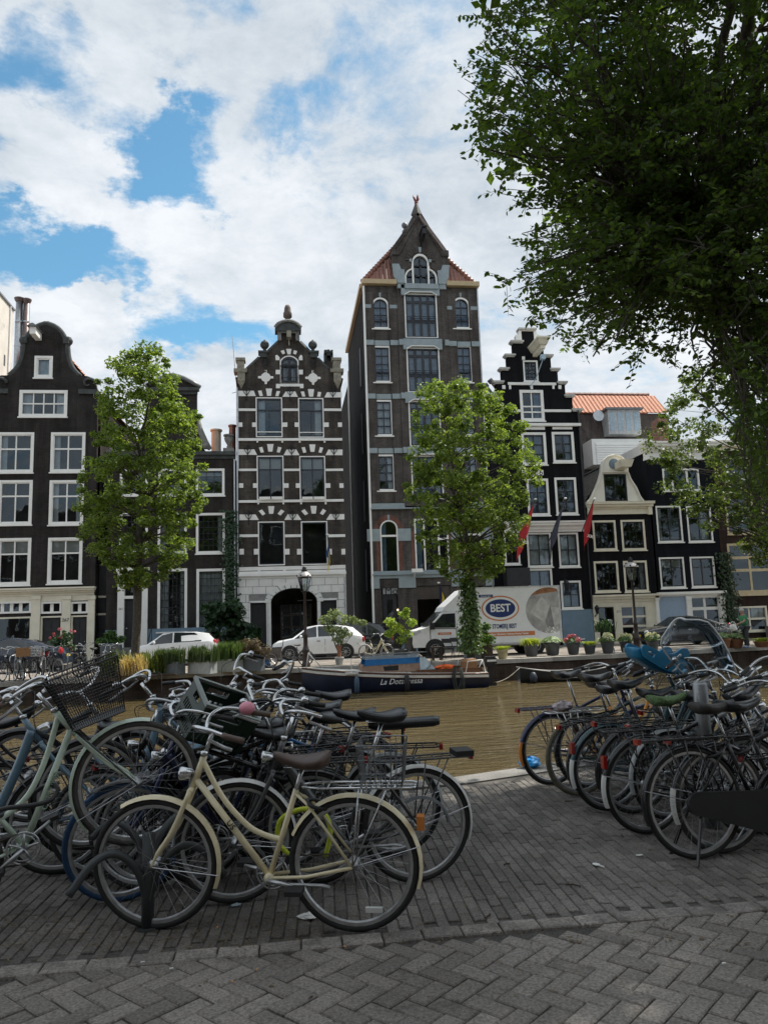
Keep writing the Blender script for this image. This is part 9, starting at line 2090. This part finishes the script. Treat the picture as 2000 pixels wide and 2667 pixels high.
# ---- man watering the plants
def skin_obj(name, m, root, V, E, Rad, lv=2):
    me = bpy.data.meshes.new(name); me.from_pydata(V, E, []); o = bpy.data.objects.new(name, me); COL.objects.link(o); o.parent = root; me.materials.append(m)
    o.modifiers.new('skin','SKIN'); s = o.modifiers.new('sub','SUBSURF'); s.levels = s.render_levels = lv
    for i, r_ in enumerate(Rad): me.skin_vertices[0].data[i].radius = r_ if isinstance(r_, tuple) else (r_, r_)
    me.skin_vertices[0].data[0].use_root = True
    o.modifiers['skin'].use_smooth_shade = True; return o
def man():
    p = P(1944,1690,31.0); root = thing('person', 'person in green shirt and dark trousers watering quay plants with a white can', 'person', (p.x,31.0,ZF+.02))
    SK = mat('sunlit_skin', (.42,.25,.18), .6); root.scale = (.95,.95,.95)
    # local -x is the way the person faces
    V = [(0,0,.98),(-.02,0,1.22),(-.04,0,1.42),(-.06,0,1.50),(-.09,0,1.60),(-.10,0,1.70), (-.03,-.19,1.40),(-.14,-.22,1.18),(-.42,-.2,1.08),(-.50,-.2,1.05),(-.56,-.19,1.03), (-.03,.19,1.40),(.10,.23,1.15),(.17,.22,.93),(.19,.22,.86),(.20,.22,.78)]
    skin_obj('body', SK, root, V, [(0,1),(1,2),(2,3),(3,4),(4,5),(2,6),(6,7),(7,8),(8,9),(9,10),(2,11),(11,12),(12,13),(13,14),(14,15)], [.13,.15,.1,.055,.095,.085,.07,.048,.034,.035,.022,.07,.048,.034,.035,.022])
    for (c, d) in (((-.50,-.2,1.05),(-1,0,-.15)), ((.19,.22,.84),(.1,0,-1))):       # fingers
        for k in range(5): q = Vector(c)+Vector((0,(k-2)*.016,0)); e = Vector(d).normalized(); MB().tube([q+e*.04, q+e*.08+Vector((-.005,0,-.01)), q+e*.105+Vector((-.005,0,-.03))], [.009,.008,.006], 5).build('finger', SK, root, smooth=True)
    skin_obj('shirt', mat('green_shirt_cloth',(.06,.26,.12),.85,var=.2,scale=12), root, [(0,0,.95),(-.02,0,1.2),(-.035,0,1.40),(-.045,0,1.45),(-.03,-.19,1.40),(-.09,-.22,1.24),(-.03,.19,1.40),(.04,.22,1.24)], [(0,1),(1,2),(2,3),(2,4),(4,5),(2,6),(6,7)], [(.15,.19),(.16,.19),(.125,.15),.07,.09,.075,.09,.075])
    skin_obj('trousers', mat('grey_trouser_cloth',(.055,.06,.065),.9,var=.2,scale=12), root, [(0,0,.95),(0,-.10,.85),(-.02,-.11,.48),(.02,-.11,.09),(0,.10,.85),(.02,.11,.48),(.05,.11,.09)], [(0,1),(1,2),(2,3),(0,4),(4,5),(5,6)], [(.15,.17),.105,.078,.065,.105,.078,.065])
    for y, x in ((-.11,.0),(.11,.04)): MB().ball((x-.06,y,.045), .06, 10, 6, (2.1,.75,.72)).build('shoe', mat('blue_white_trainer',(.25,.35,.6),.6,var=.6,scale=20), root, smooth=True)
    MB().ball((-.075,0,1.68), .105, 12, 8, (1.05,.95,.82)).build('hair', mat('grey_hair',(.5,.49,.47),.9,var=.2,scale=40), root, smooth=True)
    MB().ball((-.195,0,1.63), .018, 6, 4).build('nose', SK, root, smooth=True)
    for y in (-.035,.035): MB().ball((-.185,y,1.66), .010, 6, 4).build('eye', IRON, root)
    for y in (-.095,.095): MB().ball((-.09,y,1.63), .022, 6, 4, (1,.4,1.4)).build('ear', SK, root)
    MB().box(-.19,-.182,-.025,.025,1.575,1.582).build('mouth', mat('lips',(.3,.12,.1),.6), root)
    w = thing('watering_can', 'white plastic watering can held out over the quay plants', 'watering can', (p.x-.60,30.8,ZF+.78), 0); w.rotation_euler = (0,radians(-22),0); WC = mat('white_can_plastic',(.8,.79,.74),.4)
    MB().lathe([(.13,0),(.14,.03),(.135,.22),(.10,.26)], 14).build('body', WC, w, smooth=True); MB().tube([(-.1,0,.06),(-.26,0,.2),(-.36,0,.3)], [.035,.022,.018], 8).build('spout', WC, w, smooth=True); MB().lathe([(.02,0),(.06,.05)], 10, (-.37,0,.29)).build('rose', WC, w); MB().tube(bez([(-.06,0,.25),(.02,0,.36),(.15,0,.3),(.15,0,.12)],4), .014, 6).build('handle', WC, w, smooth=True)
man()
# ---- cargo tricycle
def cargo():
    g = G(760,1738,ZF); root = thing('cargo_tricycle', 'wooden cargo tricycle with brown saddle parked before the white crossover', 'cargo tricycle', (g.x,g.y+.6,ZF), pi); WD = mat('grey_plywood_box',(.14,.12,.11),.7,var=.2,scale=8)
    MB().hexa([(.42,-.4,.36),(1.18,-.4,.36),(1.18,.4,.36),(.42,.4,.36),(.36,-.44,.74),(1.28,-.44,.74),(1.28,.44,.74),(.36,.44,.74)]).build('cargo_box', WD, root); MB().poly([[(.36,-.44),(1.28,-.44),(1.28,.44),(.36,.44)]], .742, .765, ax='xy').build('box_cover', mat('blue_box_cover',(.015,.025,.05),.6), root)
    for s in (-1,1): wheel('front_wheel', root, Vector((.8,s*.5,.29)), .29, RUB, detail=False)
    wheel('rear_wheel', root, Vector((-.55,0,.31)), .31, RUB, detail=False)
    MB().tube([(.4,0,.45),(.05,0,.34),(-.1,0,.32),(-.55,.06,.31)], .025, 7).tube([(-.1,0,.32),(-.22,0,.75)], .018, 7).tube([(-.2,0,.7),(-.55,.06,.31)], .012, 6).build('frame', BBLK, root); MB().tube([(.3,-.3,1.05),(.34,-.3,.8),(.38,-.25,.7)], .016, 6).tube([(.3,.3,1.05),(.34,.3,.8),(.38,.25,.7)], .016, 6).tube([(.3,-.3,1.05),(.3,.3,1.05)], .016, 6).build('handlebar', BBLK, root)
    inst('saddle', cached(('sad', SADBR.name, False), lambda: saddle_mesh(SADBR, False)), root, (-.25,0,.83)); MB().tube([(-.21,0,.7),(-.25,0,.8)], .013, 6).build('seat_post', CHROME, root)
    o = strip_arc(.335,20,190,.06).build('rear_fender', BBLK, root, smooth=True); o.location = (-.55,0,.31)
    MB().lathe([(.09,-.02),(.09,.0)], 12, (-.1,-.06,.32), ax='y').build('crankset', ALU, root)
cargo()
def far_bike(u, v, head, label, **k):
    g = G(u, v, ZF+.02); k.setdefault('group', 'bicycles parked on the far quay'); r_, i_ = bike(label, (g.x-1.1*cos(radians(head)), g.y-1.1*sin(radians(head))), head, detail=False, hz=ZF+.02, cables=False, lock=False, stand=False, **k); return r_, i_
far_bike(1010,1722, -40, 'cream and black bicycle with white fenders parked beside the lime shrub', frame=CREAMB, style='step', fend=WFEN, rack=WFEN, group='bicycles parked on the far quay')
FB = [(8,1776,-100,'black bicycle at the end of the far row beside dark blue car',dict(frame=BBLK,rack=BBLK)), (42,1774,-82,'silver bicycle with white grips in the far row',dict(frame=SILV,grip=WFEN,fend=SILV)), (62,1773,-75,'black bicycle carrying a brown wicker basket on the far quay',dict(frame=BBLK)), (86,1772,-95,'bicycle with white wire crate basket on the far quay',dict(frame=GREYB)), (112,1770,-70,'white framed bicycle with white fork on the far quay',dict(frame=WFEN,fend=BBLK,tyre=RUBG)), (152,1769,-55,'black bicycle with pale tyres and a red bag on the far quay',dict(frame=BBLK,tyre=mat('pale_tyre_rubber',(.4,.39,.36),.8))),
      (205,1764,-110,'dark bicycle with thin silver handlebar on the far quay',dict(frame=BBLK,bar='high')), (225,1763,-70,'grey bicycle behind the rose bush on the far quay',dict(frame=GREYB)), (262,1762,-100,'white bicycle with straight fork beside the tree pit',dict(frame=WFEN)), (290,1760,-80,'black bicycle with bright chrome handlebar next to the tree pit',dict(frame=BBLK))]
for k, (u,v,a,lb,kw) in enumerate(FB):
    r_, i_ = far_bike(u, v, a, lb, style=('oma','step','diamond')[k % 3], lean=random.uniform(-4,4), steer=random.uniform(-25,25), **kw); T = i_['TT']
    if k == 2: MB().box(T.x+.05,T.x+.45,-.22,.22,T.z-.25,T.z+.05).build('wicker_basket', mat('brown_wicker',(.16,.09,.05),.8,bump=.4), r_)
    if k == 3: wire_basket(r_, T.x+.05, T.x+.42, -.2, .2, T.z-.25, T.z+.02, WFEN, 5, .006)
    if k == 5: MB().ball((-.1,0,i_['zr']+.12), .17, 10, 6, (1.2,.9,.7)).build('red_bag', mat('red_bag_cloth',(.5,.03,.03),.7), r_)
def rail(u, v, label):
    g = G(u, v, ZF); r_ = MB().tube(bez([(-.3,0,-.02),(-.3,0,.7),(-.2,0,.85),(.2,0,.85),(.3,0,.7),(.3,0,-.02)],4), .024, 8).build('bicycle_hoop', STEEL, smooth=True); r_.location = (g.x,g.y+.5,ZF); r_.rotation_euler = (0,0,1.2); tag(r_, label, 'bike rack', 'steel hoops on the far quay')
rail(28, 1774, 'steel hoop rack between the silver and black far bicycles'); rail(180, 1768, 'steel hoop rack beside the rose bush')
def chair(u, v, rz, label):
    g = G(u, v, ZF); t = thing('folding_chair', label, 'chair', (g.x,g.y,ZF), rz, 'terrace chairs by the truck')
    MB().box(-.2,.2,-.18,.2,.44,.46).build('seat', IRON, t); MB().box(-.2,.2,.2,.22,.66,.84).build('backrest', IRON, t)
    for s in (-1,1): MB().tube([(s*.19,-.2,0),(s*.19,.2,.85)], .011, 5).build('leg', IRON, t); MB().tube([(s*.17,.24,0),(s*.17,-.12,.45)], .011, 5).build('leg', IRON, t)
chair(1190,1712,.3,'black folding chair with its back to the truck door'); chair(1168,1716,2.6,'black folding chair turned towards the canal beside the truck')
g = G(1138,1720,ZF); t = thing('wooden_stool', 'dark square wooden stool in front of the truck wheel', 'stool', (g.x,g.y,ZF)); WDK = mat('dark_tub_wood',(.05,.032,.022),.8); MB().box(-.2,.2,-.2,.2,.5,.55).build('seat', WDK, t)
for sx in (-1,1):
    for sy in (-1,1): MB().box(sx*.16-.025,sx*.16+.025,sy*.16-.025,sy*.16+.025,0,.5).build('leg', WDK, t)
# ladder on the far quay wall
g = P(1606,1715,30.6); t = thing('quay_ladder', 'grey iron ladder fixed to the far quay wall behind the handlebars', 'ladder', (g.x,30.35,ZW)); 
for s in (-1,1): MB().tube([(s*.2,0,-.2),(s*.2,0,1.05)], .022, 6).build('rail', STEEL, t)
for k in range(4): MB().tube([(-.2,0,.05+.26*k),(.2,0,.05+.26*k)], .016, 6).build('rung', STEEL, t)
# ---- unseen facing row of houses, added to darken window reflections and the foreground
for k, (x0, x1, H_, bm_) in enumerate(((-34,-22,17,BR_D),(-22,-14,19,BR_B),(-14,-5,17.5,BR_E),(-5,3,19,BR_C),(3,11,17.5,BR_J),(11,20,19,BR_B),(20,32,17.5,BR_D))):
    hN = House('unseen_near_house', ('brown','umber','warehouse brown','dark umber','red brown','black brown','mottled brown')[k]+' brick house added unseen on the near side of the canal, darkening the panes opposite', (x0+x1)/2, -13.)
    hN.root['group'] = 'unseen houses added on the near side of the canal'; w_ = (x1-x0)/2-.02
    MB().box(-w_,w_,-10,0,0,H_).build('wall', bm_, hN.root); MB().box(-w_,w_,-.1,.3,H_,H_+.4).build('cornice', WHITE, hN.root)
    for i in range(3):
        for j in range(3):
            x = -w_+2*w_*(i+.5)/3; z = 1.2+j*(H_-2.5)/3; f = MB().box(x-.75,x+.75,.002,.06,z,z+2.3).build('window', WHITE, hN.root); MB().box(x-.64,x+.64,.05,.075,z+.12,z+2.18).build('pane', CGL, f)
